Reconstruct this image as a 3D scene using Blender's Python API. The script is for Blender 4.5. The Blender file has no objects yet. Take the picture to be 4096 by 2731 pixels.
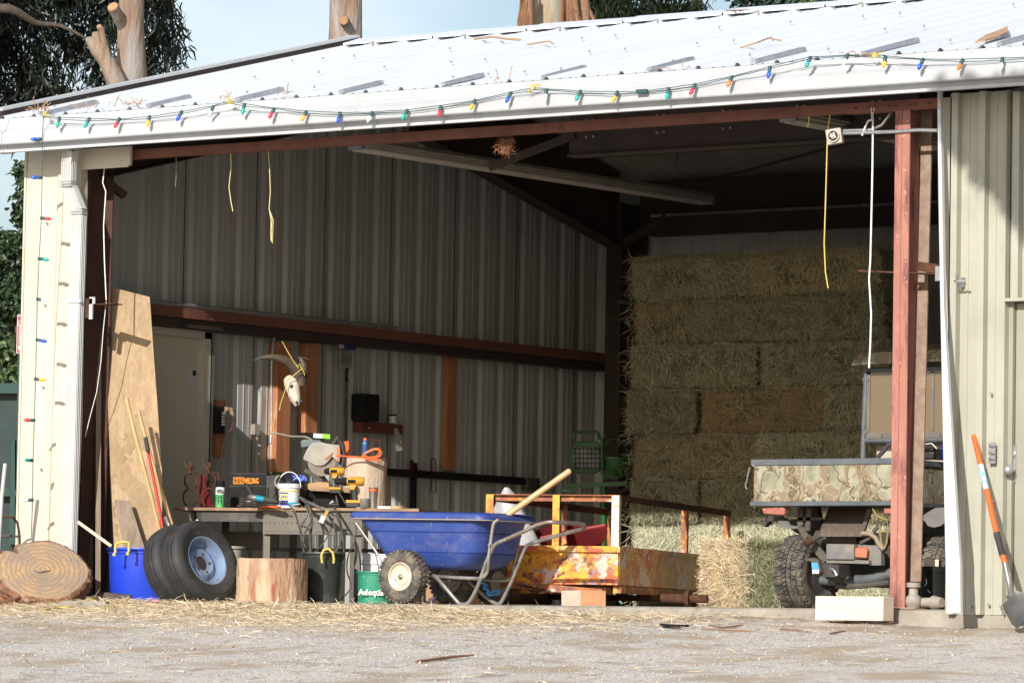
import bpy, math, random
import numpy as np
from mathutils import Vector, Matrix
R = math.radians; PI = math.pi
random.seed(7); rng = np.random.default_rng(11)
sc = bpy.context.scene
COL = sc.collection

# ---------------------------------------------------------------- camera
CAM = Vector((22.6151, -25.063, -0.2853)); YAW, PIT, ROL, FPX = .6284, .0665, .0172, 18361.0
H = Vector((-math.sin(YAW)*math.cos(PIT), math.cos(YAW)*math.cos(PIT), math.sin(PIT)))
R0 = Vector((math.cos(YAW), math.sin(YAW), 0)); U0 = R0.cross(H)
CR = R0*math.cos(ROL) + U0*math.sin(ROL); CU = U0*math.cos(ROL) - R0*math.sin(ROL)
cd = bpy.data.cameras.new('camera'); cam = bpy.data.objects.new('camera', cd); COL.objects.link(cam)
cam.matrix_world = Matrix(((CR.x, CU.x, -H.x, CAM.x), (CR.y, CU.y, -H.y, CAM.y), (CR.z, CU.z, -H.z, CAM.z), (0, 0, 0, 1)))
cd.sensor_width = 36; cd.lens = FPX/4096*36; cd.clip_start = .5; cd.clip_end = 3000
sc.camera = cam

# ---------------------------------------------------------------- world + sun
LD = Vector((-.26, 1, -.49)).normalized()           # direction the sunlight travels
EL = math.asin(-LD.z)
w = bpy.data.worlds.new('World'); sc.world = w; w.use_nodes = True
nt = w.node_tree; bg = nt.nodes['Background']
sky = nt.nodes.new('ShaderNodeTexSky'); sky.sky_type = 'NISHITA'; sky.sun_disc = False
sky.sun_elevation = EL; sky.sun_rotation = math.atan2(-LD.x, -LD.y)
sky.air_density = 1.0; sky.dust_density = 1.6; sky.ozone_density = 1.4
tc = nt.nodes.new('ShaderNodeTexCoord'); cn = nt.nodes.new('ShaderNodeTexNoise')
mp = nt.nodes.new('ShaderNodeMapping'); mp.inputs['Scale'].default_value = (3, 3, 9)
nt.links.new(tc.outputs['Generated'], mp.inputs['Vector']); nt.links.new(mp.outputs[0], cn.inputs['Vector'])
cn.inputs['Scale'].default_value = 1.6; cn.inputs['Detail'].default_value = 7
cr = nt.nodes.new('ShaderNodeValToRGB'); cr.color_ramp.elements[0].color = (.10, .10, .10, 1); cr.color_ramp.elements[0].position = .50; cr.color_ramp.elements[1].position = .95
nt.links.new(cn.outputs[0], cr.inputs[0])
mx = nt.nodes.new('ShaderNodeMixRGB'); nt.links.new(cr.outputs[0], mx.inputs[0])
nt.links.new(sky.outputs[0], mx.inputs[1]); mx.inputs[2].default_value = (9.5, 10, 10.6, 1)
nt.links.new(mx.outputs[0], bg.inputs[0])
bg.inputs[1].default_value = .10
sd = bpy.data.lights.new('sun', 'SUN'); so = bpy.data.objects.new('sun', sd); COL.objects.link(so)
so.rotation_euler = LD.to_track_quat('-Z', 'Y').to_euler(); so.location = (15, -30, 30)
sd.energy = 4.6; sd.angle = R(.5); sd.color = (1.0, .95, .88)
sc.view_settings.view_transform = 'Standard'; sc.view_settings.look = 'None'
sc.view_settings.exposure = .35; sc.view_settings.gamma = 1
try: sc.view_settings.use_curve_mapping = False
except Exception: pass

# ---------------------------------------------------------------- helpers
S = 4096/2352.0
hd = Vector((H.x, H.y, 0)).normalized()
def ray(x, y):
    px, py = x*S, y*S
    return H + CR*((px-2048)/FPX) - CU*((py-1365.5)/FPX)
def at(x, y, X=None, Y=None, Z=None, z=None):
    """world point seen at (x, y) that lies on the given plane"""
    d = ray(x, y)
    if X is not None: t = (X-CAM.x)/d.x
    elif Y is not None: t = (Y-CAM.y)/d.y
    elif Z is not None: t = (Z-CAM.z)/d.z
    else: t = z
    return CAM + d*t
def mm(z): return z*S/FPX        # metres per picture unit at view depth z
def frame(o, rz=0.0): return Matrix.Translation(Vector(o)) @ Matrix.Rotation(rz, 4, 'Z')

MATS = {}
def _n(nt, t, **k):
    n = nt.nodes.new(t)
    for a, v in k.items(): setattr(n, a, v)
    return n
def mat(name, c, c2=None, sc_=6.0, amt=(.35, .65), rough=.6, metal=0.0, bump=0.0, bs=None, stretch=(1, 1, 1),
        spots=None, spots2=None, coat=0, attr=False, trans=0, alpha=1, spec=.5, emit=None, rvar=0.0):
    """spots=(colour, scale, lo, hi, stretch)"""
    if name in MATS: return MATS[name]
    m = bpy.data.materials.new(name); m.use_nodes = True; nt = m.node_tree
    b = nt.nodes['Principled BSDF']; L = nt.links.new
    b.inputs['Roughness'].default_value = rough; b.inputs['Metallic'].default_value = metal
    b.inputs['Specular IOR Level'].default_value = spec
    if coat: b.inputs['Coat Weight'].default_value = coat
    if trans: b.inputs['Transmission Weight'].default_value = trans
    if alpha < 1: b.inputs['Alpha'].default_value = alpha
    tc = _n(nt, 'ShaderNodeTexCoord')
    def noise(scale, st, det=6.0, off=0.0):
        mp = _n(nt, 'ShaderNodeMapping'); mp.inputs['Scale'].default_value = st; mp.inputs['Location'].default_value = (off, off*.7, off*.3)
        L(tc.outputs['Object'], mp.inputs['Vector'])
        n = _n(nt, 'ShaderNodeTexNoise'); n.inputs['Scale'].default_value = scale; n.inputs['Detail'].default_value = det
        n.inputs['Roughness'].default_value = .62
        L(mp.outputs[0], n.inputs['Vector']); return n.outputs[0]
    def ramp(s, lo, hi):
        r = _n(nt, 'ShaderNodeMapRange'); r.inputs[1].default_value = lo; r.inputs[2].default_value = hi; r.clamp = True
        L(s, r.inputs[0]); return r.outputs[0]
    def mix(f, a, bb):
        x = _n(nt, 'ShaderNodeMixRGB'); L(f, x.inputs[0])
        for i, v in ((1, a), (2, bb)):
            if hasattr(v, 'links') or hasattr(v, 'is_linked'): L(v, x.inputs[i])
            else: x.inputs[i].default_value = (*v, 1)
        return x.outputs[0]
    cur = c
    if attr:
        a = _n(nt, 'ShaderNodeAttribute', attribute_name='Col'); cur = a.outputs['Color']
        if c2 is not None: cur = mix(ramp(noise(sc_, stretch), *amt), cur, c2)
    elif c2 is not None: cur = mix(ramp(noise(sc_, stretch), *amt), c, c2)
    for k, sp in enumerate((spots, spots2)):
        if sp:
            st = sp[4] if len(sp) > 4 else (1, 1, 1)
            cur = mix(ramp(noise(sp[1], st, 8.0, 3.1+k*5), sp[2], sp[3]), cur, sp[0])
    if hasattr(cur, 'is_linked'): L(cur, b.inputs['Base Color'])
    else: b.inputs['Base Color'].default_value = (*cur, 1)
    if rvar:
        rr = _n(nt, 'ShaderNodeMapRange'); rr.inputs[3].default_value = max(0, rough-rvar); rr.inputs[4].default_value = min(1, rough+rvar)
        L(noise(9, (1, 1, 1), 5, 9), rr.inputs[0]); L(rr.outputs[0], b.inputs['Roughness'])
    if bump:
        bn = _n(nt, 'ShaderNodeBump'); bn.inputs['Strength'].default_value = 1; bn.inputs['Distance'].default_value = bump
        L(noise(bs or sc_*3, stretch, 8), bn.inputs['Height']); L(bn.outputs[0], b.inputs['Normal'])
    if emit: b.inputs['Emission Color'].default_value = (*emit, 1); b.inputs['Emission Strength'].default_value = 1
    MATS[name] = m; return m

def wloc(o):
    v = Vector((0, 0, 0))
    while o is not None: v += o.location; o = o.parent
    return v
class MB:
    def __init__(s, T=None): s.v = []; s.f = []; s.m = []; s.T = T or Matrix.Identity(4); s.mi = 0; s.cols = None
    def add(s, vs, fs):
        o = len(s.v); T = s.T
        s.v += [T @ Vector(p) for p in vs]; s.f += [tuple(i+o for i in f) for f in fs]; s.m += [s.mi]*len(fs); return s
    def box(s, x0, x1, y0, y1, z0, z1):
        return s.add([(x0, y0, z0), (x1, y0, z0), (x1, y1, z0), (x0, y1, z0), (x0, y0, z1), (x1, y0, z1), (x1, y1, z1), (x0, y1, z1)],
                     [(3, 2, 1, 0), (4, 5, 6, 7), (0, 1, 5, 4), (1, 2, 6, 5), (2, 3, 7, 6), (3, 0, 4, 7)])
    def beam(s, p, q, w, h, up=(0, 0, 1), w2=None, h2=None):
        p, q = Vector(p), Vector(q); d = (q-p).normalized(); up = Vector(up)
        a = d.cross(up)
        if a.length < 1e-4: a = d.cross(Vector((0, 1, 0)))
        a.normalize(); u = a.cross(d); w2 = w if w2 is None else w2; h2 = h if h2 is None else h2
        vs = [c+a*(i*ww/2)+u*(j*hh/2) for c, ww, hh in ((p, w, h), (q, w2, h2)) for i, j in ((-1, -1), (1, -1), (1, 1), (-1, 1))]
        return s.add(vs, [(0, 1, 2, 3), (7, 6, 5, 4), (0, 4, 5, 1), (1, 5, 6, 2), (2, 6, 7, 3), (3, 7, 4, 0)])
    def tube(s, pts, r, n=8, closed=False, flat=1.0, caps=True):
        pts = [Vector(p) for p in pts]; k = len(pts); rs = r if isinstance(r, (list, tuple)) else [r]*k
        rings = []; ref = None
        for i, p in enumerate(pts):
            a = pts[(i-1) % k] if (closed or i > 0) else p; b = pts[(i+1) % k] if (closed or i < k-1) else p
            d = (b-a); d = d.normalized() if d.length > 1e-9 else Vector((0, 0, 1))
            if ref is None: ref = Vector((0, 0, 1)) if abs(d.z) < .9 else Vector((1, 0, 0))
            u = (ref - d*ref.dot(d)); u = u.normalized() if u.length > 1e-6 else d.orthogonal().normalized(); ref = u; v = d.cross(u)
            rings.append([p+u*(math.cos(2*PI*j/n)*rs[i]*flat)+v*(math.sin(2*PI*j/n)*rs[i]) for j in range(n)])
        vs = [q for g in rings for q in g]; fs = []
        for i in range(k if closed else k-1):
            i2 = (i+1) % k
            for j in range(n): fs.append((i*n+j, i*n+(j+1) % n, i2*n+(j+1) % n, i2*n+j))
        if not closed and caps: fs += [tuple(range(n-1, -1, -1)), tuple((k-1)*n+j for j in range(n))]
        return s.add(vs, fs)
    def cyl(s, p, q, r, n=16, r2=None): return s.tube([p, q], [r, r if r2 is None else r2], n)
    def lathe(s, prof, n=24, o=(0, 0, 0), ax=(0, 0, 1), sx=1, sy=1, caps=True):
        q = Vector(ax).to_track_quat('Z', 'Y').to_matrix(); o = Vector(o); vs = []; k = len(prof)
        for r, z in prof:
            for j in range(n): vs.append(o + q @ Vector((r*math.cos(2*PI*j/n)*sx, r*math.sin(2*PI*j/n)*sy, z)))
        fs = [(i*n+j, i*n+(j+1) % n, (i+1)*n+(j+1) % n, (i+1)*n+j) for i in range(k-1) for j in range(n)]
        if caps: fs += [tuple(range(n-1, -1, -1)), tuple((k-1)*n+j for j in range(n))]
        return s.add(vs, fs)
    def prism(s, pts, d):
        """pts: 3-D outline; d: extrusion vector"""
        pts = [Vector(p) for p in pts]; d = Vector(d); n = len(pts)
        return s.add(pts+[p+d for p in pts], [tuple(range(n-1, -1, -1)), tuple(range(n, 2*n))]+[(i, (i+1) % n, n+(i+1) % n, n+i) for i in range(n)])
    def pix(s, pts, z, depth, **k):
        """a plate: picture outline stood at view depth z (or Y=), with real thickness going away from the viewer"""
        hd = Vector((H.x, H.y, 0)).normalized()
        P = [at(x, y, z=z) if not k else at(x, y, **k) for x, y in pts]
        d = hd*depth if not k else Vector((0, depth, 0)) if 'Y' in k else Vector((-depth, 0, 0))
        return s.prism(P, d)
    def sphere(s, c, r, n=12, sz=1.0, sx=1.0, sy=1.0):
        prof = [(math.sin(PI*i/(n//2+2))*r, -math.cos(PI*i/(n//2+2))*r*sz) for i in range(n//2+3)]
        prof = [(max(a, 1e-4), b) for a, b in prof]
        return s.lathe(prof, n, c, sx=sx, sy=sy)
    def build(s, name, m, parent=None, smooth=35, bevel=0, cols=None):
        me = bpy.data.meshes.new(name); off = wloc(parent) if parent is not None else Vector((0, 0, 0))
        me.from_pydata([tuple(p-off) for p in s.v], [], s.f)
        for x in (m if isinstance(m, (list, tuple)) else [m]): me.materials.append(x)
        if isinstance(m, (list, tuple)): me.polygons.foreach_set('material_index', s.m)
        if cols is not None:
            ca = me.color_attributes.new('Col', 'FLOAT_COLOR', 'CORNER')
            arr = np.ones((len(me.loops), 4), dtype=np.float32)
            lt = np.zeros(len(me.polygons), dtype=np.int32); me.polygons.foreach_get('loop_total', lt)
            arr[:, :3] = np.repeat(np.asarray(cols, dtype=np.float32), lt, axis=0); ca.data.foreach_set('color', arr.ravel())
        me.update()
        if smooth:
            me.shade_smooth(); me.set_sharp_from_angle(angle=R(smooth))
        ob = bpy.data.objects.new(name, me); COL.objects.link(ob)
        if parent is not None: ob.parent = parent
        if bevel:
            bv = ob.modifiers.new('bevel', 'BEVEL'); bv.width = bevel; bv.segments = 2; bv.limit_method = 'ANGLE'; bv.angle_limit = R(40)
        return ob
def tag(o, label, cat, group=None, kind=None):
    o['label'] = label; o['category'] = cat
    if group: o['group'] = group
    if kind: o['kind'] = kind
    return o
def thing(name, loc, label, cat, group=None, rz=0):
    o = bpy.data.objects.new(name, None); COL.objects.link(o); o.location = loc; o.rotation_euler.z = rz; o.empty_display_size = .1
    return tag(o, label, cat, group)
def structure(o): o['kind'] = 'structure'; return o
def centred(o):
    """move a one-mesh thing's origin to the middle of its base"""
    vs = np.array([v.co for v in o.data.vertices]); c = Vector(((vs[:, 0].min()+vs[:, 0].max())/2, (vs[:, 1].min()+vs[:, 1].max())/2, vs[:, 2].min()))
    o.data.transform(Matrix.Translation(-c)); o.location = c; return o
def solo(mb, name, m, label, cat, group=None, kind=None, **k):
    return tag(centred(mb.build(name, m, None, **k)), label, cat, group, kind)
def copy_tree(o, parent=None):
    c = o.copy(); COL.objects.link(c); c.parent = parent
    for ch in list(o.children): copy_tree(ch, c)
    return c
def text(s, size, origin, xd, m, parent, name='lettering', up=(0, 0, 1), depth=.0012, bold=.0, w=None):
    cu = bpy.data.curves.new('t', 'FONT'); cu.body = s; cu.size = size; cu.extrude = depth; cu.offset = bold; cu.resolution_u = 3
    ob = bpy.data.objects.new('t', cu); COL.objects.link(ob)
    dg = bpy.context.evaluated_depsgraph_get(); me = bpy.data.meshes.new_from_object(ob.evaluated_get(dg))
    bpy.data.objects.remove(ob)
    x = Vector(xd).normalized(); u = Vector(up); u = (u-x*u.dot(x)).normalized(); n = x.cross(u)
    if w:
        xs = [v.co.x for v in me.vertices]; k = w/max(1e-6, max(xs)-min(xs))
        for v in me.vertices: v.co.x *= k
    off = wloc(parent)
    M = Matrix(((x.x, u.x, n.x, origin[0]-off.x), (x.y, u.y, n.y, origin[1]-off.y), (x.z, u.z, n.z, origin[2]-off.z), (0, 0, 0, 1)))
    me.transform(M); me.materials.clear(); me.materials.append(m); me.name = name
    o = bpy.data.objects.new(name, me); COL.objects.link(o); o.parent = parent; return o
def blades(P, D, N, L, W, bend=.15):
    """thin bent strips: start P, direction D, face normal N, length L, width W (arrays) -> verts, quads"""
    k = len(P); side = np.cross(D, N); side /= np.linalg.norm(side, axis=1, keepdims=True)+1e-9
    Wd = side*(W[:, None]/2); mid = P+D*(L[:, None]*.5)+N*(L[:, None]*bend*rng.uniform(-1, 1, (k, 1)))+side*(L[:, None]*bend*rng.uniform(-1, 1, (k, 1)))
    end = P+D*L[:, None]
    V = np.stack([P-Wd*.6, P+Wd*.6, mid+Wd, mid-Wd, end+Wd*.3, end-Wd*.3], axis=1).reshape(-1, 3)
    b = np.arange(k)[:, None]*6
    F = np.concatenate([b+np.array([0, 1, 2, 3]), b+np.array([3, 2, 4, 5])], axis=1).reshape(-1, 4)
    return V, F
def unit(a): return a/(np.linalg.norm(a, axis=1, keepdims=True)+1e-9)
# ---------------------------------------------------------------- materials
WHITEM = mat('white painted metal', (.52, .52, .515), (.45, .46, .465), 3, rough=.42, spots=((.55, .54, .5), 14, .62, .75))
ROOFM = mat('white roof metal', (.62, .65, .70), (.58, .61, .66), 1.5, rough=.4, stretch=(1, .2, 1), spots=((.56, .54, .5), 7, .66, .85, (3, .4, 1)))
GUTM = mat('gutter metal', (.455, .47, .48), (.40, .41, .425), 3, rough=.45, spots=((.36, .35, .32), 14, .62, .78), bump=.003, bs=3)
BEIGE = mat('beige painted metal', (.54, .50, .41), (.48, .45, .365), 2, rough=.5, bump=.004, bs=4, spots=((.36, .30, .22), 5, .66, .85, (3, 3, .6)))
INNER = mat('inside wall metal', (.43, .435, .415), (.35, .355, .335), 1.4, rough=.55, stretch=(1, 1, .35), spots=((.16, .14, .10), 3, .62, .9, (2, 2, .5)))
GREYG = mat('grey green door metal', (.29, .285, .23), (.25, .245, .195), 2.2, rough=.5)
RIBM = mat('tan ribbed metal', (.37, .365, .30), (.32, .315, .255), 2.5, rough=.5, bump=.004, bs=4, spots=((.27, .25, .18), 7, .64, .8, (2, 2, .4)))
CEILM = mat('ceiling lining', (.30, .30, .27), (.22, .22, .2), 1.2, rough=.7)
REDOX = mat('red oxide steel', (.20, .075, .05), (.14, .053, .038), 5, rough=.65, spots=((.10, .045, .03), 11, .55, .7), bump=.001, bs=60)
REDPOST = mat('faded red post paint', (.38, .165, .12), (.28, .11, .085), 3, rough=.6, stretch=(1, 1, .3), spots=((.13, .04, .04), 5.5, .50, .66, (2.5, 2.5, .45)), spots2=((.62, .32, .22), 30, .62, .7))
DARKST = mat('dark brown steel', (.045, .027, .022), (.03, .019, .016), 4, rough=.7)
RUSTST = mat('rusty dull steel', (.30, .22, .17), (.20, .135, .10), 14, rough=.75, bump=.001, bs=80, spots=((.30, .12, .06), 22, .58, .7))
GALV = mat('galvanised metal', (.50, .51, .52), (.38, .39, .41), 18, rough=.38, metal=.75, rvar=.12)
CONC = mat('concrete', (.34, .31, .26), (.22, .195, .16), 3, rough=.9, bump=.004, bs=40, spots=((.20, .16, .12), 7, .56, .72))
BLACKP = mat('black plastic', (.012, .012, .013), (.022, .021, .019), 8, rough=.7, spec=.12)
DUSTY = mat('dusty dark metal', (.055, .05, .045), (.13, .115, .095), 7, rough=.7, amt=(.45, .8))
RUBBER = mat('worn tyre rubber', (.018, .018, .020), (.036, .035, .033), 9, rough=.72, bump=.001, bs=120, spots=((.16, .135, .10), 26, .62, .78))
MUDRUB = mat('muddy tyre rubber', (.05, .047, .044), (.20, .165, .125), 16, rough=.9, amt=(.42, .7), bump=.002, bs=90)
WOODG = mat('weathered grey wood', (.26, .20, .15), (.17, .125, .09), 4, rough=.85, stretch=(9, 9, .5), bump=.001, bs=20, spots=((.10, .07, .05), 6, .62, .75, (6, 6, .5)))
WOODD = mat('dark stained board', (.10, .075, .058), (.06, .045, .036), 3, rough=.85, stretch=(7, 7, .5), spots=((.17, .13, .10), 5, .6, .75, (6, 6, .6)))
PLYW = mat('plywood face', (.50, .34, .18), (.36, .23, .115), 2.6, rough=.75, stretch=(6, 6, .55), spots=((.62, .50, .34), 5, .55, .68, (8, 8, .5)), bump=.001, bs=30)
MUD = mat('dried mud', (.36, .26, .15), (.28, .20, .115), 7, rough=.95, bump=.012, bs=26)
STUD = mat('orange brown stud wood', (.46, .19, .085), (.33, .125, .055), 4, rough=.7, stretch=(8, 8, .5), spots=((.56, .33, .15), 6, .55, .7, (5, 5, .7)))
PALEW = mat('pale new timber', (.70, .58, .47), (.62, .50, .39), 3, rough=.7, stretch=(.4, 6, 8), spots=((.50, .35, .19), 7, .66, .78, (.6, 6, 6)))
ASHW = mat('ash wood handle', (.56, .37, .17), (.44, .27, .12), 8, rough=.5, stretch=(6, 6, .6))
REDPL = mat('red painted shaft', (.55, .03, .025), (.4, .02, .02), 12, rough=.35)
BARKW = mat('stump bark', (.52, .37, .24), (.36, .22, .14), 3.2, rough=.9, stretch=(2.2, 2.2, .5), amt=(.45, .56), bump=.018, bs=16, spots=((.30, .10, .055), 3.4, .54, .60, (2.2, 2.2, .35)), spots2=((.20, .09, .06), 9, .60, .68, (2, 2, .5)))
BUTT = mat('log end grain', (.50, .34, .19), (.36, .26, .17), 4.5, rough=.85, bump=.004, bs=30, spots=((.27, .23, .20), 3, .52, .68), spots2=((.62, .42, .20), 6, .6, .75))
ROUGHB = mat('rough red bark', (.34, .16, .09), (.13, .065, .045), 13, rough=.95, bump=.03, bs=22, spots=((.42, .30, .2), 8, .60, .68))
PALELOG = mat('pale barked log', (.52, .42, .33), (.42, .32, .24), 9, rough=.85, bump=.003, bs=50, stretch=(1.5, 1.5, .6), spots=((.24, .15, .11), 5, .63, .75))
BLUETUB = mat('bright blue plastic', (.012, .045, .62), (.02, .06, .52), 5, rough=.38, spots=((.25, .32, .62), 40, .70, .78))
BARROW = mat('dirty blue plastic', (.022, .048, .22), (.035, .07, .27), 4, rough=.45, spots=((.17, .16, .20), 5, .50, .92, (1, 1, 2.2)), spots2=((.34, .32, .30), 75, .64, .72, (1, 1, .3)))
CHROMEP = mat('dirty galvanised tube', (.50, .49, .46), (.30, .26, .22), 11, rough=.32, metal=.7, rvar=.15)
WORNTUBE = mat('rusty handle tube', (.20, .14, .11), (.32, .28, .25), 9, rough=.4, metal=.5)
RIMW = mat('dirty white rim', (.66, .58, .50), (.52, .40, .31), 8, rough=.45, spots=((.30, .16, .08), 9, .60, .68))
RIMB = mat('rusty blue rim', (.15, .23, .38), (.24, .31, .42), 7, rough=.45, metal=.25, spots=((.16, .10, .08), 10, .56, .68), spots2=((.10, .22, .50), 16, .6, .7))
YROPE = mat('yellow rope', (.62, .50, .09), (.5, .4, .1), 60, rough=.8)
WROPE = mat('white rope', (.78, .78, .76), (.6, .6, .58), 60, rough=.8)
GREENP = mat('teal green plastic', (.02, .21, .13), (.04, .27, .18), 6, rough=.45, spots=((.34, .40, .33), 14, .62, .78))
WHITEP = mat('white plastic', (.74, .75, .76), (.64, .65, .66), 6, rough=.4)
GREYP = mat('grey beige plastic', (.40, .37, .31), (.32, .29, .24), 6, rough=.5)
YELL = mat('yellow tool plastic', (.55, .30, .03), (.45, .23, .02), 15, rough=.45)
BLKRUB = mat('black grip rubber', (.022, .022, .024), (.05, .046, .042), 12, rough=.7)
RUSTY = mat('rusty iron', (.05, .026, .018), (.11, .052, .03), 25, rough=.9, spec=.15, bump=.001, bs=90)
STEEL = mat('bare steel', (.50, .48, .45), (.36, .33, .29), 12, rough=.35, metal=.85)
GREENM = mat('bright green paint', (.012, .085, .015), (.01, .065, .012), 8, rough=.45)
REDBAR = mat('red barrow steel', (.10, .008, .01), (.07, .006, .008), 6, rough=.8, spec=.15)
CARDB = mat('cardboard', (.45, .29, .15), (.38, .24, .12), 6, rough=.85)
ORANGE = mat('orange plastic', (.75, .13, .02), (.62, .10, .015), 20, rough=.5)
DGREEN = mat('dark green painted steel', (.006, .022, .021), (.01, .034, .031), 5, rough=.5, spots=((.10, .12, .12), 12, .66, .75))
BRASS = mat('dull cable jacket', (.05, .045, .04), (.12, .11, .10), 20, rough=.5)
CORD = mat('dark green cord', (.02, .07, .07), rough=.5)
BONE = mat('weathered bone', (.62, .57, .49), (.46, .40, .32), 18, rough=.75, bump=.002, bs=60)
HORN = mat('dull brown horn', (.10, .075, .052), (.07, .054, .038), 14, rough=.6, stretch=(1, 1, 2), bump=.001, bs=60)
CAMO = None
def camo():
    m = bpy.data.materials.new('camouflage print'); m.use_nodes = True; nt = m.node_tree; L = nt.links.new; b = nt.nodes['Principled BSDF']
    b.inputs['Roughness'].default_value = .5
    tc = nt.nodes.new('ShaderNodeTexCoord')
    def wave(scale, dist, rot, lo, hi, ds=2.0):
        mp = nt.nodes.new('ShaderNodeMapping'); mp.inputs['Rotation'].default_value = rot; L(tc.outputs['Object'], mp.inputs[0])
        n = nt.nodes.new('ShaderNodeTexWave'); n.inputs['Scale'].default_value = scale; n.inputs['Distortion'].default_value = dist
        n.inputs['Detail'].default_value = 3; n.inputs['Detail Scale'].default_value = ds; L(mp.outputs[0], n.inputs[0])
        r = nt.nodes.new('ShaderNodeMapRange'); r.inputs[1].default_value = lo; r.inputs[2].default_value = hi; r.clamp = True; L(n.outputs['Fac'], r.inputs[0]); return r.outputs[0]
    def mix(f, a, c):
        x = nt.nodes.new('ShaderNodeMixRGB'); L(f, x.inputs[0])
        if isinstance(a, tuple): x.inputs[1].default_value = (*a, 1)
        else: L(a, x.inputs[1])
        if isinstance(c, tuple): x.inputs[2].default_value = (*c, 1)
        else: L(c, x.inputs[2])
        return x.outputs[0]
    nz = nt.nodes.new('ShaderNodeTexNoise'); nz.inputs['Scale'].default_value = 7; nz.inputs['Detail'].default_value = 4; L(tc.outputs['Object'], nz.inputs[0])
    r = nt.nodes.new('ShaderNodeMapRange'); r.inputs[1].default_value = .4; r.inputs[2].default_value = .62; L(nz.outputs[0], r.inputs[0])
    vo = nt.nodes.new('ShaderNodeTexVoronoi'); vo.feature = 'DISTANCE_TO_EDGE'; vo.inputs['Scale'].default_value = 34; L(tc.outputs['Object'], vo.inputs[0])
    vr = nt.nodes.new('ShaderNodeMapRange'); vr.inputs[1].default_value = .02; vr.inputs[2].default_value = .12; L(vo.outputs[0], vr.inputs[0])
    bark = mix(vr.outputs[0], (.08, .06, .035), (.24, .18, .10))
    c = mix(r.outputs[0], (.33, .31, .23), (.20, .195, .13))
    c = mix(wave(1.0, 2.5, (0, R(8), 0), .80, .90), c, bark)
    def edges(scale, wd, off):
        mp = nt.nodes.new('ShaderNodeMapping'); mp.inputs['Location'].default_value = (off, off, off); mp.inputs['Scale'].default_value = (1.3, 1, .7); nd_ = nt.nodes.new('ShaderNodeTexNoise'); nd_.inputs['Scale'].default_value = 5; nd_.inputs['Detail'].default_value = 3; L(tc.outputs['Object'], nd_.inputs[0]); vm = nt.nodes.new('ShaderNodeVectorMath'); vm.operation = 'MULTIPLY_ADD'; vm.inputs[1].default_value = (.30, .30, .30); L(nd_.outputs['Color'], vm.inputs[0]); L(tc.outputs['Object'], vm.inputs[2]); L(vm.outputs[0], mp.inputs[0])
        v = nt.nodes.new('ShaderNodeTexVoronoi'); v.feature = 'DISTANCE_TO_EDGE'; v.inputs['Scale'].default_value = scale; L(mp.outputs[0], v.inputs[0])
        q_ = nt.nodes.new('ShaderNodeMapRange'); q_.inputs[1].default_value = wd; q_.inputs[2].default_value = wd*.6; L(v.outputs['Distance'], q_.inputs[0]); return q_.outputs[0]
    c = mix(edges(3.6, .085, 0), c, (.23, .175, .11)); c = mix(edges(6, .035, 3), c, (.12, .09, .055)); c = mix(edges(8, .022, 7), c, (.38, .33, .24))

    L(c, b.inputs['Base Color']); return m
CAMO = camo()
def trailer_paint():
    m = bpy.data.materials.new('flaking orange paint'); m.use_nodes = True; nt = m.node_tree; L = nt.links.new; b = nt.nodes['Principled BSDF']
    tc = nt.nodes.new('ShaderNodeTexCoord')
    def noise(s, off, st=(1, 1, 1), d=8):
        mp = nt.nodes.new('ShaderNodeMapping'); mp.inputs['Location'].default_value = (off, off, off); mp.inputs['Scale'].default_value = st; L(tc.outputs['Object'], mp.inputs[0])
        n = nt.nodes.new('ShaderNodeTexNoise'); n.inputs['Scale'].default_value = s; n.inputs['Detail'].default_value = d; n.inputs['Roughness'].default_value = .68; L(mp.outputs[0], n.inputs[0]); return n.outputs[0]
    def rng_(s, lo, hi):
        r = nt.nodes.new('ShaderNodeMapRange'); r.inputs[1].default_value = lo; r.inputs[2].default_value = hi; r.clamp = True; L(s, r.inputs[0]); return r.outputs[0]
    def mix(f, a, c):
        x = nt.nodes.new('ShaderNodeMixRGB'); L(f, x.inputs[0])
        for i, v in ((1, a), (2, c)):
            if isinstance(v, tuple): x.inputs[i].default_value = (*v, 1)
            else: L(v, x.inputs[i])
        return x.outputs[0]
    c = mix(rng_(noise(9, 0), .45, .55), (.72, .34, .015), (.62, .25, .02))
    c = mix(rng_(noise(6, 2, (1, 1, 1.5)), .52, .56), c, (.58, .09, .025))
    c = mix(rng_(noise(1.7, 8.7), .53, .56), c, (.66, .47, .39))
    c = mix(rng_(noise(9, 4), .58, .62), c, (.20, .22, .25))
    c = mix(rng_(noise(12, 6), .56, .61), c, (.16, .05, .025))
    c = mix(rng_(noise(40, 9), .60, .66), c, (.14, .045, .02))
    L(c, b.inputs['Base Color']); b.inputs['Roughness'].default_value = .45
    bn = nt.nodes.new('ShaderNodeBump'); bn.inputs['Distance'].default_value = .002; L(noise(30, 1), bn.inputs['Height']); L(bn.outputs[0], b.inputs['Normal'])
    return m
TRAIL = trailer_paint()
TRAILR = mat('rusted orange rail', (.40, .12, .035), (.18, .065, .035), 14, rough=.6, spots=((.62, .30, .03), 9, .55, .62), spots2=((.62, .48, .42), 12, .60, .66))
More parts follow.
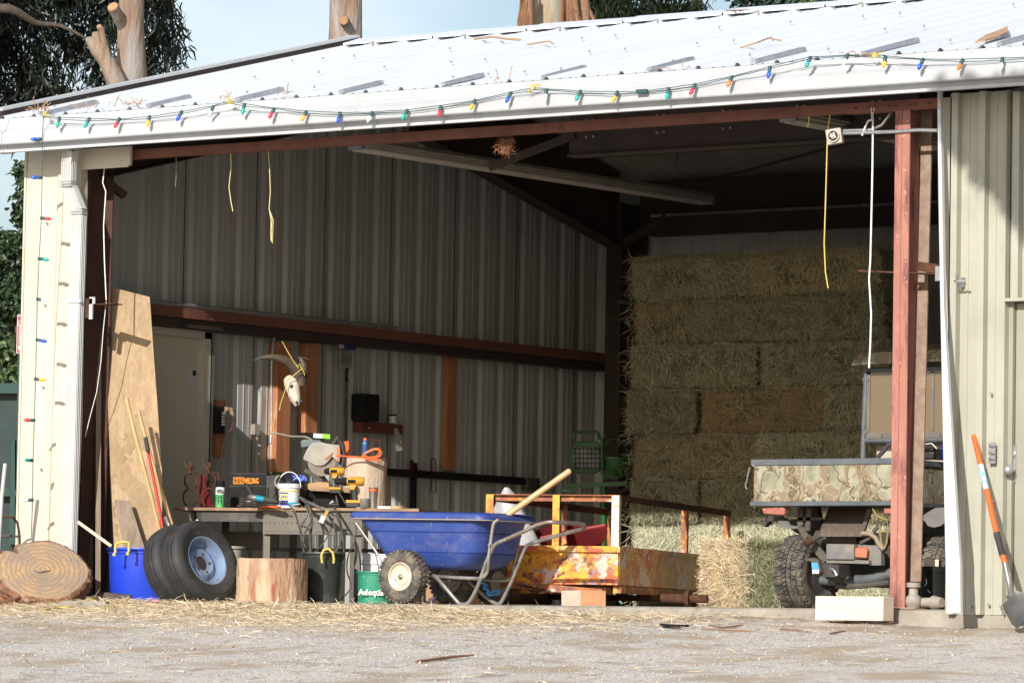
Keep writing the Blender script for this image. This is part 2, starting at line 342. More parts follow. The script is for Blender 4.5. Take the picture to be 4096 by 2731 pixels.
# ---------------------------------------------------------------- ground
RX = (-60, 60); 
def gz(x, y):
    """ground height: flush with the slab at the left, a little below it at the right, falling towards the road"""
    z0 = -.012 - .045*min(max((x-2.5)/2.0, 0), 1) - .045*min(max((x-6.2)/1.6, 0), 1)
    if x < .6: z0 -= .09*min(max((.6-x)/.7, 0), 1)
    if y < -.02: z0 += y*.071 if y > -26 else -26*.071
    if y < 0: z0 += .006*math.sin(x*2.1+y*1.3)+.004*math.sin(x*5.3-y*3.1)
    return z0
gx = list(np.arange(-8, 13, .12)); gy = list(np.arange(-12, 0.001, .12))
gx = [-400, -120, -50, -20]+gx+[14, 20, 50, 120, 400]; gy = [-400, -120, -50, -26, -18]+gy+[.01, 8, 20, 60, 160, 900]
mb = MB(); nx = len(gx)
from mathutils import noise as mn
for y in gy:
    for x in gx:
        z = gz(x, y) if y <= 0.001 else -.16
        if y > .005: z = -.16
        if -12 < y < -.15 and -8 < x < 13: z += .012*mn.noise(Vector((x*3, y*3, 0)))+.006*mn.noise(Vector((x*9, y*9, 2)))
        mb.v.append(Vector((x, y, z)))
for j in range(len(gy)-1):
    for i in range(nx-1): mb.f.append((j*nx+i, j*nx+i+1, (j+1)*nx+i+1, (j+1)*nx+i)); mb.m.append(0)
def ground_mat():
    m = bpy.data.materials.new('gravel yard'); m.use_nodes = True; nt = m.node_tree; L = nt.links.new; b = nt.nodes['Principled BSDF']; b.inputs['Roughness'].default_value = .95
    tc = nt.nodes.new('ShaderNodeTexCoord')
    def noise(s, off=0, st=(1, 1, 1), d=6):
        mp = nt.nodes.new('ShaderNodeMapping'); mp.inputs['Location'].default_value = (off, off, 0); mp.inputs['Scale'].default_value = st; L(tc.outputs['Object'], mp.inputs[0])
        n = nt.nodes.new('ShaderNodeTexNoise'); n.inputs['Scale'].default_value = s; n.inputs['Detail'].default_value = d; L(mp.outputs[0], n.inputs[0]); return n.outputs[0]
    def rg(s, lo, hi, a=0, c=1):
        r = nt.nodes.new('ShaderNodeMapRange'); r.inputs[1].default_value = lo; r.inputs[2].default_value = hi; r.inputs[3].default_value = a; r.inputs[4].default_value = c; L(s, r.inputs[0]); return r.outputs[0]
    def mix(f, a, c, bl='MIX'):
        x = nt.nodes.new('ShaderNodeMixRGB'); x.blend_type = bl
        L(f, x.inputs[0])
        for i, v in ((1, a), (2, c)):
            if isinstance(v, tuple): x.inputs[i].default_value = (*v, 1)
            else: L(v, x.inputs[i])
        return x.outputs[0]
    vo = nt.nodes.new('ShaderNodeTexVoronoi'); vo.inputs['Scale'].default_value = 75; L(tc.outputs['Object'], vo.inputs[0])
    sp = nt.nodes.new('ShaderNodeSeparateColor'); L(vo.outputs['Color'], sp.inputs[0])
    stone = mix(sp.outputs[0], (.38, .35, .32), (.70, .67, .62))
    stone = mix(rg(sp.outputs[1], .8, .83), stone, (.36, .37, .40))
    stone = mix(rg(sp.outputs[2], .9, .92), stone, (.42, .28, .2))
    dirt = mix(noise(4), (.50, .44, .36), (.62, .56, .48))
    c = mix(rg(noise(2.3, 3), .40, .58), stone, mix(rg(noise(30, 2), .4, .6), stone, dirt))
    c = mix(rg(noise(5, 21), .56, .68), c, (.33, .27, .21))
    c = mix(rg(noise(38, 15), .60, .68), c, (.2, .165, .14))
    c = mix(rg(noise(1.6, 31), .52, .64), c, mix(noise(24, 2), (.30, .235, .17), (.46, .38, .29)))
    # straw coloured litter on the ground near the slab at the left
    xyz = nt.nodes.new('ShaderNodeSeparateXYZ'); L(tc.outputs['Object'], xyz.inputs[0])
    nearY = rg(xyz.outputs[1], -2.6, -.9); leftX = rg(xyz.outputs[0], 6.5, 3.5)
    mu = nt.nodes.new('ShaderNodeMath'); mu.operation = 'MULTIPLY'; L(nearY, mu.inputs[0]); L(leftX, mu.inputs[1])
    mu2 = nt.nodes.new('ShaderNodeMath'); mu2.operation = 'MULTIPLY'; L(mu.outputs[0], mu2.inputs[0]); L(rg(noise(9, 7), .3, .55), mu2.inputs[1])
    c = mix(mu2.outputs[0], c, (.58, .46, .30))
    brown = nt.nodes.new('ShaderNodeMath'); brown.operation = 'MULTIPLY'; L(rg(xyz.outputs[1], -.9, -.1), brown.inputs[0]); L(rg(noise(5, 11), .4, .6), brown.inputs[1])
    c = mix(brown.outputs[0], c, (.30, .225, .16))
    L(c, b.inputs['Base Color'])
    bn = nt.nodes.new('ShaderNodeBump'); bn.inputs['Distance'].default_value = .010; bn.inputs['Strength'].default_value = .6; L(vo.outputs['Distance'], bn.inputs['Height'])
    bn.invert = True; L(bn.outputs[0], b.inputs['Normal']); return m
GROUND = ground_mat()
g = structure(mb.build('ground', GROUND, None, smooth=60)); g['label'] = 'grey gravel yard sloping up to the shed'
mb = MB(); xs = list(np.arange(.35, 14.1, .1)); k = len(xs)
for i, x in enumerate(xs):
    e = .012*mn.noise(Vector((x*2.3, 0, 0)))+.006*mn.noise(Vector((x*9, 3, 0)))
    for (y, z) in ((7.3, 0), (.0+e, 0), (-.018+e, -.012), (-.03+e, -.06), (-.03+e*1.5, -.5), (7.3, -.5)): mb.v.append(Vector((x, y, z)))
for i in range(k-1):
    for j in range(5): a = i*6+j; mb.f.append((a, a+1, a+7, a+6)); mb.m.append(0)
mb.f.append(tuple(range(5, -1, -1))); mb.m.append(0); mb.f.append(tuple((k-1)*6+j for j in range(6))); mb.m.append(0)
structure(mb.build('concrete_floor', CONC, None))['label'] = 'concrete floor slab of the shed with a rough front edge'

# ---------------------------------------------------------------- the shed
BARN = thing('metal_shed', (3.7, 3.65, 0), 'open fronted farm shed of beige ribbed metal with a white metal roof', 'shed')
def sheet(mb, O, a, b, n, L_, hgt, prof, pitch):
    """ribbed sheet: O corner, a along width, b along height, n outwards; prof [(s, h)] per pitch; hgt number or f(s)"""
    O, a, b, n = Vector(O), Vector(a), Vector(b), Vector(n); pts = []; s0 = 0
    while s0 < L_:
        for s, h in prof:
            if s0+s <= L_: pts.append((s0+s, h))
        s0 += pitch
    pts.append((L_, 0)); vs = []; 
    for s, h in pts:
        lo, hi = hgt(s) if callable(hgt) else (0, hgt)
        p = O+a*s+n*h; vs += [p+b*lo, p+b*hi]
    o = len(mb.v); mb.v += [mb.T @ v for v in vs]
    for i in range(len(pts)-1): mb.f.append((o+2*i, o+2*i+2, o+2*i+3, o+2*i+1)); mb.m.append(0)
PBR = [(0, 0), (.018, .032), (.048, .032), (.066, 0), (.135, 0), (.142, .005), (.150, .005), (.157, 0), (.205, 0), (.212, .005), (.220, .005), (.227, 0)]
PIN = [(0, 0), (.03, -.026), (.085, -.026), (.115, 0), (.175, 0), (.181, .004), (.187, .004), (.193, 0), (.245, 0), (.249, .003), (.253, 0)]
SL = .246; RY, RZ = 3.95, 4.54
def roofz(y): return RZ-abs(y-RY)*SL
# side wall, seen from inside
mb = MB(); sheet(mb, (0.0, .02, 0), (0, 1, 0), (0, 0, 1), (1, 0, 0), 7.28, lambda s: (0, roofz(s+.02)-.03), PIN, .29)
mb.build('side_wall', INNER, BARN, smooth=0)
mb = MB(); mb.box(-.045, -.04, 0, 7.3, -.1, 3.55); mb.prism([(-.045, 0, 3.55), (-.045, RY, roofz(RY)-.04), (-.045, 7.3, 3.6)], (.005, 0, 0))
mb.build('side_cladding', BEIGE, BARN, smooth=0)
# seams and screws of the liner sheets
mb = MB()
for yy in np.arange(.9, 7, .865): mb.box(.0, .004, yy, yy+.005, 0, roofz(yy)-.05)
mb.build('sheet_seams', DARKST, BARN)
mb = MB(); sheet(mb, (0.0, 7.3, 0), (1, 0, 0), (0, 0, 1), (0, -1, 0), 14, 3.66, PIN, .29); mb.build('rear_wall', INNER, BARN, smooth=0)
mb = MB(); mb.box(13.95, 14, 0, 7.3, 0, 3.6); mb.build('end_wall', INNER, BARN)
# narrow front wall at the left corner
mb = MB(); sheet(mb, (-.03, 0, .0), (1, 0, 0), (0, 0, 1), (0, -1, 0), .56, 3.38, [(0, 0), (.12, 0), (.14, .012), (.17, .012), (.19, 0), (.30, 0), (.33, .022), (.39, .022), (.42, 0)], .45)
mb.build('corner_wall', BEIGE, BARN, smooth=0)
mb = MB(); mb.box(-.045, -.028, -.012, .1, -.05, 3.36); mb.build('corner_trim', BEIGE, BARN)
mb = MB()
e = [(.53, 3.36), (.545, 2.6), (.535, 2.0), (.54, 1.3), (.525, .6), (.52, 0)]
for (x0, z0), (x1, z1) in zip(e, e[1:]):
    mb.add([(x0-.09, -.03, z0), (x0, -.04, z0), (x1, -.04, z1), (x1-.09, -.03, z1), (x0, .03, z0), (x1, .03, z1)], [(0, 3, 2, 1), (1, 2, 5, 4)])
mb.build('opening_trim', BEIGE, BARN, smooth=0)
mb = MB()
for z in (.35, .95, 1.55, 2.15, 2.75): mb.cyl((.19, -.012, z), (.19, -.022, z), .009, 6)
mb.build('screws', GALV, BARN)
# short fascia piece under the gutter
mb = MB(); a = at(186, 338, Y=-.05); b = at(303, 356, Y=-.05)
mb.box(a.x, b.x-.03, -.06, -.045, 3.12, 3.27); mb.box(b.x-.03, b.x, -.07, -.045, 3.13, 3.27); mb.build('fascia_piece', BEIGE, BARN)
# roof
mb = MB(); nf = Vector((0, -SL, 1)).normalized(); bf = Vector((0, 1, SL)).normalized()
RP = [(0, 0), (.014, .020), (.034, .020), (.048, 0), (.13, 0), (.135, .004), (.145, .004), (.15, 0), (.21, 0), (.215, .004), (.225, .004), (.23, 0)]
sheet(mb, (-.06, -.27, roofz(-.27)), (1, 0, 0), bf, nf, 14.2, 4.22/ bf.y, RP, .305)
sheet(mb, (-.06, 7.55, roofz(7.55)), (1, 0, 0), Vector((0, -1, SL)).normalized(), Vector((0, SL, 1)).normalized(), 14.2, 3.6/bf.y, RP, .305)
roof = mb.build('roof', ROOFM, BARN, smooth=0)
mb = MB()   # lining under the roof, seen inside
for (y0, y1) in ((-.1, RY), (RY, 7.3)):
    sheet(mb, (.02, y0, roofz(y0)-.035), (1, 0, 0), Vector((0, 1, (roofz(y1)-roofz(y0))/(y1-y0))), (0, 0, -1), 13.9, abs(y1-y0), [(0, 0), (.03, -.02), (.09, -.02), (.12, 0), (.20, 0), (.206, .004), (.212, 0)], .305)
mb.build('roof_lining', CEILM, roof, smooth=0)
mb = MB()
x = -.06
while x < 14:      # ridge cap in lapped lengths with open rib ends
    for sg in (-1, 1):
        y = RY+sg*.20; z = roofz(y)+.04
        mb.add([(x, y, z), (x+.90, y, z-.004), (x+.90, RY, RZ+.045), (x, RY, RZ+.052)], [(0, 1, 2, 3)])
        mb.add([(x, y, z), (x+.90, y, z-.004), (x+.90, y, z-.02), (x, y, z-.016)], [(0, 3, 2, 1)])
    x += .915
mb.build('ridge_cap', ROOFM, roof, smooth=0)
mb = MB()
x = .22; scr = []
while x < 14:
    mb.prism([(x, RY-.21, roofz(RY-.21)+.03), (x+.05, RY-.21, roofz(RY-.21)+.03), (x+.085, RY-.27, roofz(RY-.27)+.004), (x+.035, RY-.24, roofz(RY-.24)+.004)], (0, 0, .006)); x += .305*3
for i in range(46):  # screws
    xx = .09+.305*i
    for yy in (.15, 1.35, 2.55, 3.62):
        if rng.random() < .42: scr.append((xx, yy))
mb.build('ridge_closers', CEILM, roof)
mb = MB(); mb.cyl((0, 0, .02), (0, 0, .036), .008, 6); s0_ = mb.build('roof_screw', GALV, None)
for i, (xx, yy) in enumerate(scr[:55]):
    s_ = s0_ if i == 0 else s0_.copy()
    if i: COL.objects.link(s_)
    s_.parent = roof; s_.location = Vector((xx, yy, roofz(yy)))-wloc(roof)
# rake trim along the left roof edge
mb = MB(); p = Vector((-.09, -.27, roofz(-.27)+.07)); q = Vector((-.09, RY, RZ+.07)); mb.beam(p, q, .10, .02, (0, -SL, 1)); mb.beam(p+Vector((-.05, 0, -.07)), q+Vector((-.05, 0, -.07)), .006, .15, (0, -SL, 1))
mb.build('rake_trim', WHITEM, roof)
mb = MB(); mb.beam(p+Vector((.03, 0, -.038)), q+Vector((.03, 0, -.038)), .02, .05, (0, -SL, 1)); mb.build('rake_gap_shade', DARKST, roof)  # dark strip stands in for the shade in the gap under the trim
# grey strips standing in for the shaded flanks of the lap ribs near the eave
ls = [(60, 258, 222, 240), (345, 243, 437, 228), (575, 227, 650, 211), (780, 213, 877, 196), (1015, 197, 1110, 179), (1250, 179, 1345, 161), (1495, 161, 1592, 142), (1750, 142, 1848, 120), (2010, 122, 2108, 99), (2285, 107, 2380, 86)]
def onroof(x, y, dz=0):
    d = ray(x, y); t = (RZ-SL*RY+dz-CAM.z+SL*CAM.y)/(d.z-SL*d.y); return CAM+d*t
for i, (x0, y0, x1, y1) in enumerate(ls):
    p = onroof(x1, y1); L_ = p.y+.25; X_ = p.x-.02
    mb = MB(); mb.prism([(X_, p.y-L_, roofz(p.y-L_)+.006), (X_, p.y, roofz(p.y)+.006), (X_+.004, p.y-.03, roofz(p.y)+.030), (X_+.004, p.y-L_, roofz(p.y-L_)+.030)], (.04, 0, 0))
    o = mb.build('lap_flank_shade', GALV, roof, smooth=0)
# gutter
G = [(-.24, 3.505), (-.275, 3.50), (-.285, 3.44), (-.30, 3.435), (-.30, 3.42), (-.345, 3.385), (-.352, 3.31), (-.347, 3.302), (-.285, 3.297), (-.283, 3.268), (-.322, 3.265), (-.325, 3.246), (-.30, 3.244), (-.295, 3.25)]
mb = MB(); xs = [-.075, .06, 3.05, 3.06, 6.4, 6.41, 9.5, 14.1]
for x in xs:
    for (y, z) in G: mb.v.append(Vector((x, y+(.004 if x in (.06, 3.05, 6.4) else 0), z)))
n = len(G)
for i in range(len(xs)-1):
    for j in range(n-1): mb.f.append((i*n+j, i*n+j+1, (i+1)*n+j+1, (i+1)*n+j)); mb.m.append(0)
mb.f.append(tuple(range(n-1, -1, -1))); mb.m.append(0)
gut = mb.build('gutter', GUTM, BARN, smooth=25)
mb = MB(); a = [(-.08, y-.004, z) for y, z in G[:-2]]
mb.prism([(x, y, z) for x, y, z in a]+[(-.08, -.2, 3.25), (-.08, -.2, 3.50)], (.11, 0, 0)); mb.build('gutter_end', GUTM, gut, smooth=25)
# downspout
ds = [at(163, 342, Y=-.20), at(159, 372, Y=-.17), at(158, 424, Y=-.15), at(183, 487, Y=-.085), at(181, 520, Y=-.085)]
bot = at(150, 1262, Y=-.085); bot = Vector((ds[-1].x-.02, -.085, .0))
mb = MB()
P = ds+[bot]
for a, b in zip(P, P[1:]): mb.beam(a, b, .098, .062, (0, 1, 0))
for p in P[2:5]: mb.sphere(p, .048, 10, sy=.65)
for k_ in range(5):
    off = Vector((-.036+.018*k_, -.033, 0)); mb.tube([p+off for p in P], .0035, 5)
for k_ in range(3): mb.tube([p+Vector((.051, -.02+.018*k_, 0)) for p in P], .0035, 5)
dsp = mb.build('downspout', WHITEM, BARN, smooth=30)
mb = MB(); c = Vector((ds[-1].x-.006, -.085, at(170, 692, Y=-.1).z)); mb.box(c.x-.09, c.x+.075, -.125, -.118, c.z-.012, c.z+.012); mb.build('strap', WHITEM, dsp)
mb = MB()
for p in (P[2], P[3]):
    for j in range(3): mb.box(p.x-.056, p.x+.056, p.y-.038, p.y+.03, p.z-.02+j*.018, p.z-.014+j*.018)
mb.build('crimp_rings', GALV, dsp)
# steel
def ibeam_v(x0, x1, y0, y1, z0, z1, m, name):
    mb = MB(); mb.box(x0, x1, y0, y0+.012, z0, z1); mb.box(x0, x1, y1-.012, y1, z0, z1); mb.box((x0+x1)/2-.005, (x0+x1)/2+.005, y0+.012, y1-.012, z0, z1); return mb.build(name, m, BARN, smooth=0)
ibeam_v(.37, .53, .05, .33, 0, 3.35, mat('shaded maroon steel', (.085, .036, .027), (.06, .027, .02), 5, rough=.8, spots=((.04, .02, .016), 9, .55, .7)), 'column'); ibeam_v(.40, .555, 6.85, 7.24, 0, 3.5, DARKST, 'column')  # left column's darker steel has the corner wall's shade put into its colour
def rafter(X0, X1, ya, za, yb, zb, m):
    mb = MB(); xc = (X0+X1)/2
    mb.beam((xc, ya, za), (xc, yb, zb), X1-X0, .012, (0, 0, 1))
    mb.add([(xc, ya, za), (xc, yb, zb), (xc, yb, roofz(yb)-.06), (xc, ya, roofz(ya)-.06)], [(0, 1, 2, 3)])
    mb.add([(xc+.012, ya, za), (xc+.012, yb, zb), (xc+.012, yb, roofz(yb)-.06), (xc+.012, ya, roofz(ya)-.06)], [(3, 2, 1, 0)])
    return mb.build('rafter', m, BARN, smooth=0)
rafter(.40, .56, .25, 3.10, RY, 4.0, DARKST); rafter(.40, .56, RY, 4.0-.19, 6.90, 3.11, DARKST)
rafter(7.38, 7.54, .2, 3.2, RY, 4.1, DARKST); rafter(7.38, 7.54, RY, 4.1, 7.1, 3.3, DARKST)
for yy in (.9, 1.9, 2.9, 3.75, 4.2, 5.1, 6.1):
    mb = MB(); mb.box(.02, 13.9, yy-.03, yy+.03, roofz(yy)-.22, roofz(yy)-.06); mb.build('purlin', DARKST, BARN)
mb = MB(); mb.box(.86, 7.05, .0, .07, 3.186, 3.250); mb.box(7.05, 8.25, -.012, .07, 3.180, 3.246)
hdr_ = mb.build('header_channel', REDOX, BARN, smooth=0)
mb = MB()
for i in range(8): a = 7.10+i*.075+(.03 if i % 2 else 0); mb = MB(); mb.box(a, a+.025, -.0165, -.0125, 3.208, 3.216); mb.build('slot_hole', DARKST, hdr_)
mb = MB(); mb.box(4.0, 7.4, 1.2, 1.26, 3.17, 3.55); mb.box(4.0, 7.4, 1.17, 1.29, 3.165, 3.178)
gb = mb.build('ceiling_girder', DARKST, BARN, smooth=0)
mb = MB()
for x in (4.15, 4.75, 5.3, 5.9, 6.5):
    for dx in (0, .06): mb.cyl((x+dx, 1.197, 3.30), (x+dx, 1.19, 3.30), .009, 6); mb.cyl((x+dx, 1.197, 3.42), (x+dx, 1.19, 3.42), .009, 6)
mb.build('bolts', GALV, gb)
mb = MB(); mb.beam((4.05, 1.2, 3.32), (3.45, 1.0, 2.98+.12), .05, .05); mb.build('knee_brace', DARKST, BARN)
mb = MB(); mb.box(.6, 14, 7.05, 7.11, 3.42, 3.69); mb.box(.6, 14, 7.0, 7.11, 3.41, 3.425); mb.box(.75, 14, 6.98, 7.09, 3.21, 3.37); mb.build('rear_girder', DARKST, BARN, smooth=0)
mb = MB(); mb.beam((.48, 6.9, 3.12), (.9, 7.0, 3.36), .06, .06); mb.build('knee_brace', DARKST, BARN)
mb = MB(); mb.beam((.46, .3, 3.08), (.52, .46, 2.98), .06, .05); mb.build('knee_brace', DARKST, BARN)
mb = MB(); a = at(1600, 422, Y=6.4); b = at(1990, 318, Y=4.2); mb.cyl(a, b, .012, 6); mb.build('brace_rod', DARKST, BARN)
# girt on the side wall
mb = MB(); mb.box(.02, .22, .1, 7.25, 2.225, 2.237); mb.box(.208, .222, .1, 7.25, 2.16, 2.2245); mb.build('girt', REDOX, BARN, smooth=0)
mb = MB(); mb.box(.02, .20, .1, 7.25, 2.092, 2.158); mb.build('lower_girt', DARKST, BARN)
mb = MB(); mb.cyl((.20, .1, 2.26), (.20, 4.2, 2.262), .016, 10); mb.build('conduit', GALV, BARN)
# centre post of the opening and the slanted angle iron beside it
mb = MB(); mb.box(7.405, 7.515, .0, .012, 0, 3.19); mb.box(7.455, 7.463, .012, .19, 0, 3.19); mb.box(7.405, 7.464, .19, .20, 0, 3.19)
pst = mb.build('post', REDPOST, BARN, smooth=0)
mb = MB(); mb.box(7.455, 7.458, -.0015, .0, .0, 3.18); mb.build('weld_seam', REDOX, pst)
mb = MB(); mb.box(7.38, 7.60, -.01, .16, .0, .012); mb.build('base_plate', RUSTST, pst)
A_ = at(2131, 245, Y=.25); B_ = at(2104, 1335, Y=.12)
mb = MB(); mb.beam(A_, B_, .075, .012, (0, 1, 0)); mb.beam(A_+Vector((-.042, .03, 0)), B_+Vector((-.042, .03, 0)), .012, .07, (0, 1, 0)); mb.build('angle_iron', RUSTST, BARN, smooth=0)
mb = MB(); p = at(1972, 622, Y=.12); q = at(2160, 630, Y=.06); mb.beam(p, q, .012, .012); mb.beam(at(2096, 628, Y=.05), q, .10, .006)
mb.prism([at(2107, 600, Y=.04), at(2155, 607, Y=.04), at(2155, 628, Y=.04), at(2107, 622, Y=.04)], (0, .05, 0)); mb.build('rusty_bracket', RUSTY, BARN)
mb = MB(); mb.box(*(lambda a, b: (a.x, b.x, -.06, -.05, b.z, a.z))(at(2150, 612, Y=-.05), at(2166, 645, Y=-.05))); mb.build('latch_plate', GALV, BARN)
# bracket at the left column
mb = MB(); a = at(207, 687, Y=-.0); mb.box(a.x, a.x+.035, -.05, -.04, a.z-.14, a.z); a = at(212, 693, Y=-.0); mb.box(a.x, a.x+.22, -.03, .08, a.z-.025, a.z-.018); mb.build('door_bracket', RUSTY, BARN)
mb = MB(); a = at(208, 686, Y=-.05); mb.box(a.x, a.x+.03, -.064, -.052, a.z-.15, a.z-.0); mb.box(a.x, a.x+.05, -.064, -.052, a.z-.04, a.z+.01); mb.build('bracket_plate', WHITEM, BARN)
mb = MB(); pts = [(240, 386), (236, 420), (243, 440), (238, 520), (240, 600), (244, 690)]; mb.tube([at(x, y, Y=-.0+.03) for x, y in pts], .0045, 6)
mb.tube([at(x, y, Y=.04) for x, y in [(244, 693), (237, 760), (232, 830), (222, 900), (206, 960), (196, 1002)]], .003, 6); mb.build('loose_wire', WROPE, BARN)
# right hand wall beyond the opening
mb = MB(); x0 = 7.83
sheet(mb, (x0, -.03, -.03), (1, 0, 0), (0, 0, 1), (0, -1, 0), .44, 3.29, [(0, 0), (.035, 0), (.038, .05), (.083, .05), (.087, 0), (.13, 0), (.134, .006), (.144, .006), (.148, 0)], .20)
mb.build('front_wall', RIBM, BARN, smooth=0)
mb = MB(); mb.prism([(7.745, -.03, 3.24), (7.84, -.03, 3.24), (7.84, -.03, .5), (7.815, -.03, 1.0), (7.79, -.03, 1.7)], (0, .003, 0)); mb.build('bent_wall_edge', RIBM, BARN, smooth=0)
mb = MB(); sheet(mb, (8.27, -.02, 1.945), (1, 0, 0), (0, 0, 1), (0, -1, 0), 3, 1.3, [(0, 0), (.035, 0), (.038, .05), (.083, .05), (.087, 0), (.13, 0)], .20); mb.build('front_wall', RIBM, BARN, smooth=0)
mb = MB(); mb.box(9.3, 14, -.03, -.02, -.05, 1.95); mb.build('front_wall', RIBM, BARN)
mb = MB(); mb.box(7.82, 14, .0, .12, -.3, 0.0); mb.build('footing', CONC, BARN)
mb = MB(); a = [(2153, 210), (2160, 210), (2168, 700), (2181, 930), (2194, 1130), (2205, 1300), (2206, 1406), (2176, 1408), (2171, 1250), (2166, 1000), (2160, 700), (2155, 450)]
P_ = [at(x, y, Y=-.12-.30*max(0, (y-300)/1100)**1.3) for x, y in a]; mb.prism(P_, (.0, .03, 0)); mb.build('door_edge_trim', WHITEM, BARN, smooth=0)
mb = MB(); a = at(2316, 690, Y=-.08); mb.box(a.x-.02, 9.4, -.10, -.03, 1.925, 1.945); mb.build('drip_flashing', RIBM, BARN)
mb = MB(); mb.box(8.27, 8.30, -.03, .05, -.08, 1.925); mb.box(9.22, 9.26, -.03, .05, -.08, 1.925); mb.build('door_jamb', GREYG, BARN)
mb = MB(); mb.box(8.305, 9.215, .0, .04, -.06, 1.92); dr = mb.build('entry_door', GREYG, BARN, bevel=.003)
a = at(2327, 1065, Y=-.005); mb = MB(); mb.box(a.x-.022, a.x+.02, -.008, -.001, a.z-.115, a.z+.115); mb.cyl((a.x, -.008, a.z+.06), (a.x, -.02, a.z+.06), .018, 12)
mb.cyl((a.x+.01, -.008, a.z-.04), (a.x+.01, -.06, a.z-.04), .013, 12); mb.sphere((a.x+.012, -.085, a.z-.04), .032, 16); mb.build('door_handle', GALV, dr)
a = at(2281, 1040, Y=-.06); mb = MB(); mb.box(a.x-.025, a.x+.02, -.075, -.062, a.z-.065, a.z+.065)
for dz in (.045, -.0, -.035): mb.tube([(a.x-.01, -.08, a.z+dz), (a.x+.01, -.095, a.z+dz), (a.x+.022, -.08, a.z+dz)], .009, 8)
mb.build('latch', GALV, BARN)
a = at(2212, 648, Y=-.06); mb = MB(); mb.box(a.x-.02, a.x, -.075, -.03, a.z-.03, a.z+.03); mb.box(a.x-.01, a.x+.075, -.16, -.15, a.z-.006, a.z+.004); mb.box(a.x-.005, a.x+.005, -.16, -.04, a.z-.006, a.z+.004); mb.box(a.x, a.x+.005, -.16, -.15, a.z, a.z+.05); mb.build('hasp', GALV, BARN)
mb = MB()
for (x, y) in ((2278, 905), (2284, 1150), (2230, 1392), (2300, 1392), (2240, 1385), (2272, 1388)): a = at(x, y, Y=-.05); mb.cyl((a.x, -.05, a.z), (a.x, -.064, a.z), .009, 6)
mb.build('screws', GALV, BARN)
# electric box and conduits by the post
a = at(1915, 313, Y=-.02); mb = MB(); T = frame(a, .25) @ Matrix.Rotation(-.15, 4, 'Y'); mb.T = T
mb.box(-.052, .052, 0, .05, -.05, .05); eb = mb.build('junction_box', GREYP, BARN, bevel=.004)
mb = MB(T); mb.lathe([(.040, 0), (.040, .012), (.034, .012), (.034, .0)], 20, (0, -.003, 0), (0, -1, 0), caps=False); mb.build('box_rim', STEEL, eb)
mb = MB(T); mb.cyl((0, -.002, 0), (0, -.0045, 0), .036, 20); mb.build('box_inside', DARKST, eb)
mb = MB(T)
for k_ in range(9):
    r1, r2, r3 = rng.uniform(-1, 1, 3); mb.tube([(r1*.02, -.006, r2*.02), (r2*.025, -.02, r3*.02), (r3*.02, -.016, r1*.028)], .003, 5)
mb.build('wires', WROPE, eb)
mb = MB(); mb.tube([at(1938, 306, Y=.0), at(2050, 303, Y=-.01), at(2110, 299, Y=-.01), at(2154, 300, Y=-.01)], .0125, 10)
mb.tube([at(1938, 300, Y=.02), at(2000, 298, Y=.03), at(2025, 288, Y=.05), at(2045, 262, Y=.08), at(2052, 246, Y=.1)], .0115, 10); mb.build('conduit', GALV, BARN)
# side door with frame
mb = MB(); z1 = 2.03
mb.box(.02, .10, 1.92, 2.0, 0, 2.085); mb.box(.02, .10, .93, 1.01, 0, 2.085); mb.box(.02, .10, .93, 2.0, 2.03, 2.088); mb.box(.02, .08, 1.905, 1.92, 0, 2.03); mb.build('door_frame', BEIGE, BARN, smooth=0, bevel=.002)
mb = MB(); mb.box(.025, .05, 1.01, 1.905, 0, 2.03); sd_ = mb.build('side_door', mat('tan door paint', (.52, .48, .37), (.48, .44, .34), 2, rough=.6), BARN)
mb = MB(); mb.box(.05, .055, 1.79, 1.90, 1.66, 1.80); o = mb.build('door_notice', WHITEM, sd_); 
mb = MB(); mb.box(.055, .058, 1.84, 1.875, 1.745, 1.785); mb.build('printed_mark', BLACKP, o)
mb = MB(); mb.box(.098, .104, 2.0, 2.035, 0, 2.08); mb.box(.02, .104, 2.0, 2.006, 0, 2.08); mb.build('galvanised_strip', GALV, BARN, smooth=0)

# ---------------------------------------------------------------- fluorescent fixtures
def fixture(p, q, label):
    t = thing('strip_light', ((p+q)/2), label, 'strip light', 'strip lights under the shed roof')
    d = (q-p).normalized(); s = Vector((1, 0, 0))
    mb = MB(); mb.beam(p+Vector((0, 0, .035)), q+Vector((0, 0, .035)), .10, .04); mb.prism([p+Vector((-.08, 0, .03)), p+Vector((.08, 0, .03)), p+Vector((.05, 0, .06)), p+Vector((-.05, 0, .06))], q-p)
    mb.build('housing', mat('dusty fixture enamel', (.38, .36, .32), (.26, .24, .21), 5, rough=.6), t, smooth=0)
    for sx in (-.042, .042):
        mb = MB(); mb.cyl(p+s*sx+d*.03-Vector((0, 0, .016)), q+s*sx-d*.03-Vector((0, 0, .016)), .017, 12); mb.build('tube', mat('dusty tube glass', (.50, .48, .44), rough=.35), t)
    for f in (.0, .33, .66, 1):
        c = p.lerp(q, f); mb = MB(); mb.box(c.x-.065, c.x+.065, c.y-.015, c.y+.015, c.z-.026, c.z+.02); mb.build('tube_holder', GALV, t)
    for f in (.12, .55, .9):
        c = p.lerp(q, f)+Vector((0, 0, .06)); mb = MB(); top = roofz(c.y)-.1; z = c.z; k = 0
        while z < top:
            mb.tube([(c.x+(.006 if k % 2 else 0), c.y, z), (c.x, c.y+(0 if k % 2 else .006), z+.025)], .003, 5); z += .022; k += 1
        mb.build('hanging_chain', DUSTY, t)
    return t
fixture(at(818, 336, Y=.45), at(1625, 462, X=2.0), 'long white twin tube strip light hanging across the left of the opening')
a = at(1812, 271, Y=.5); fixture(a, Vector((a.x-.05, 4.8, a.z+.03)), 'white strip light partly hidden behind the red post')
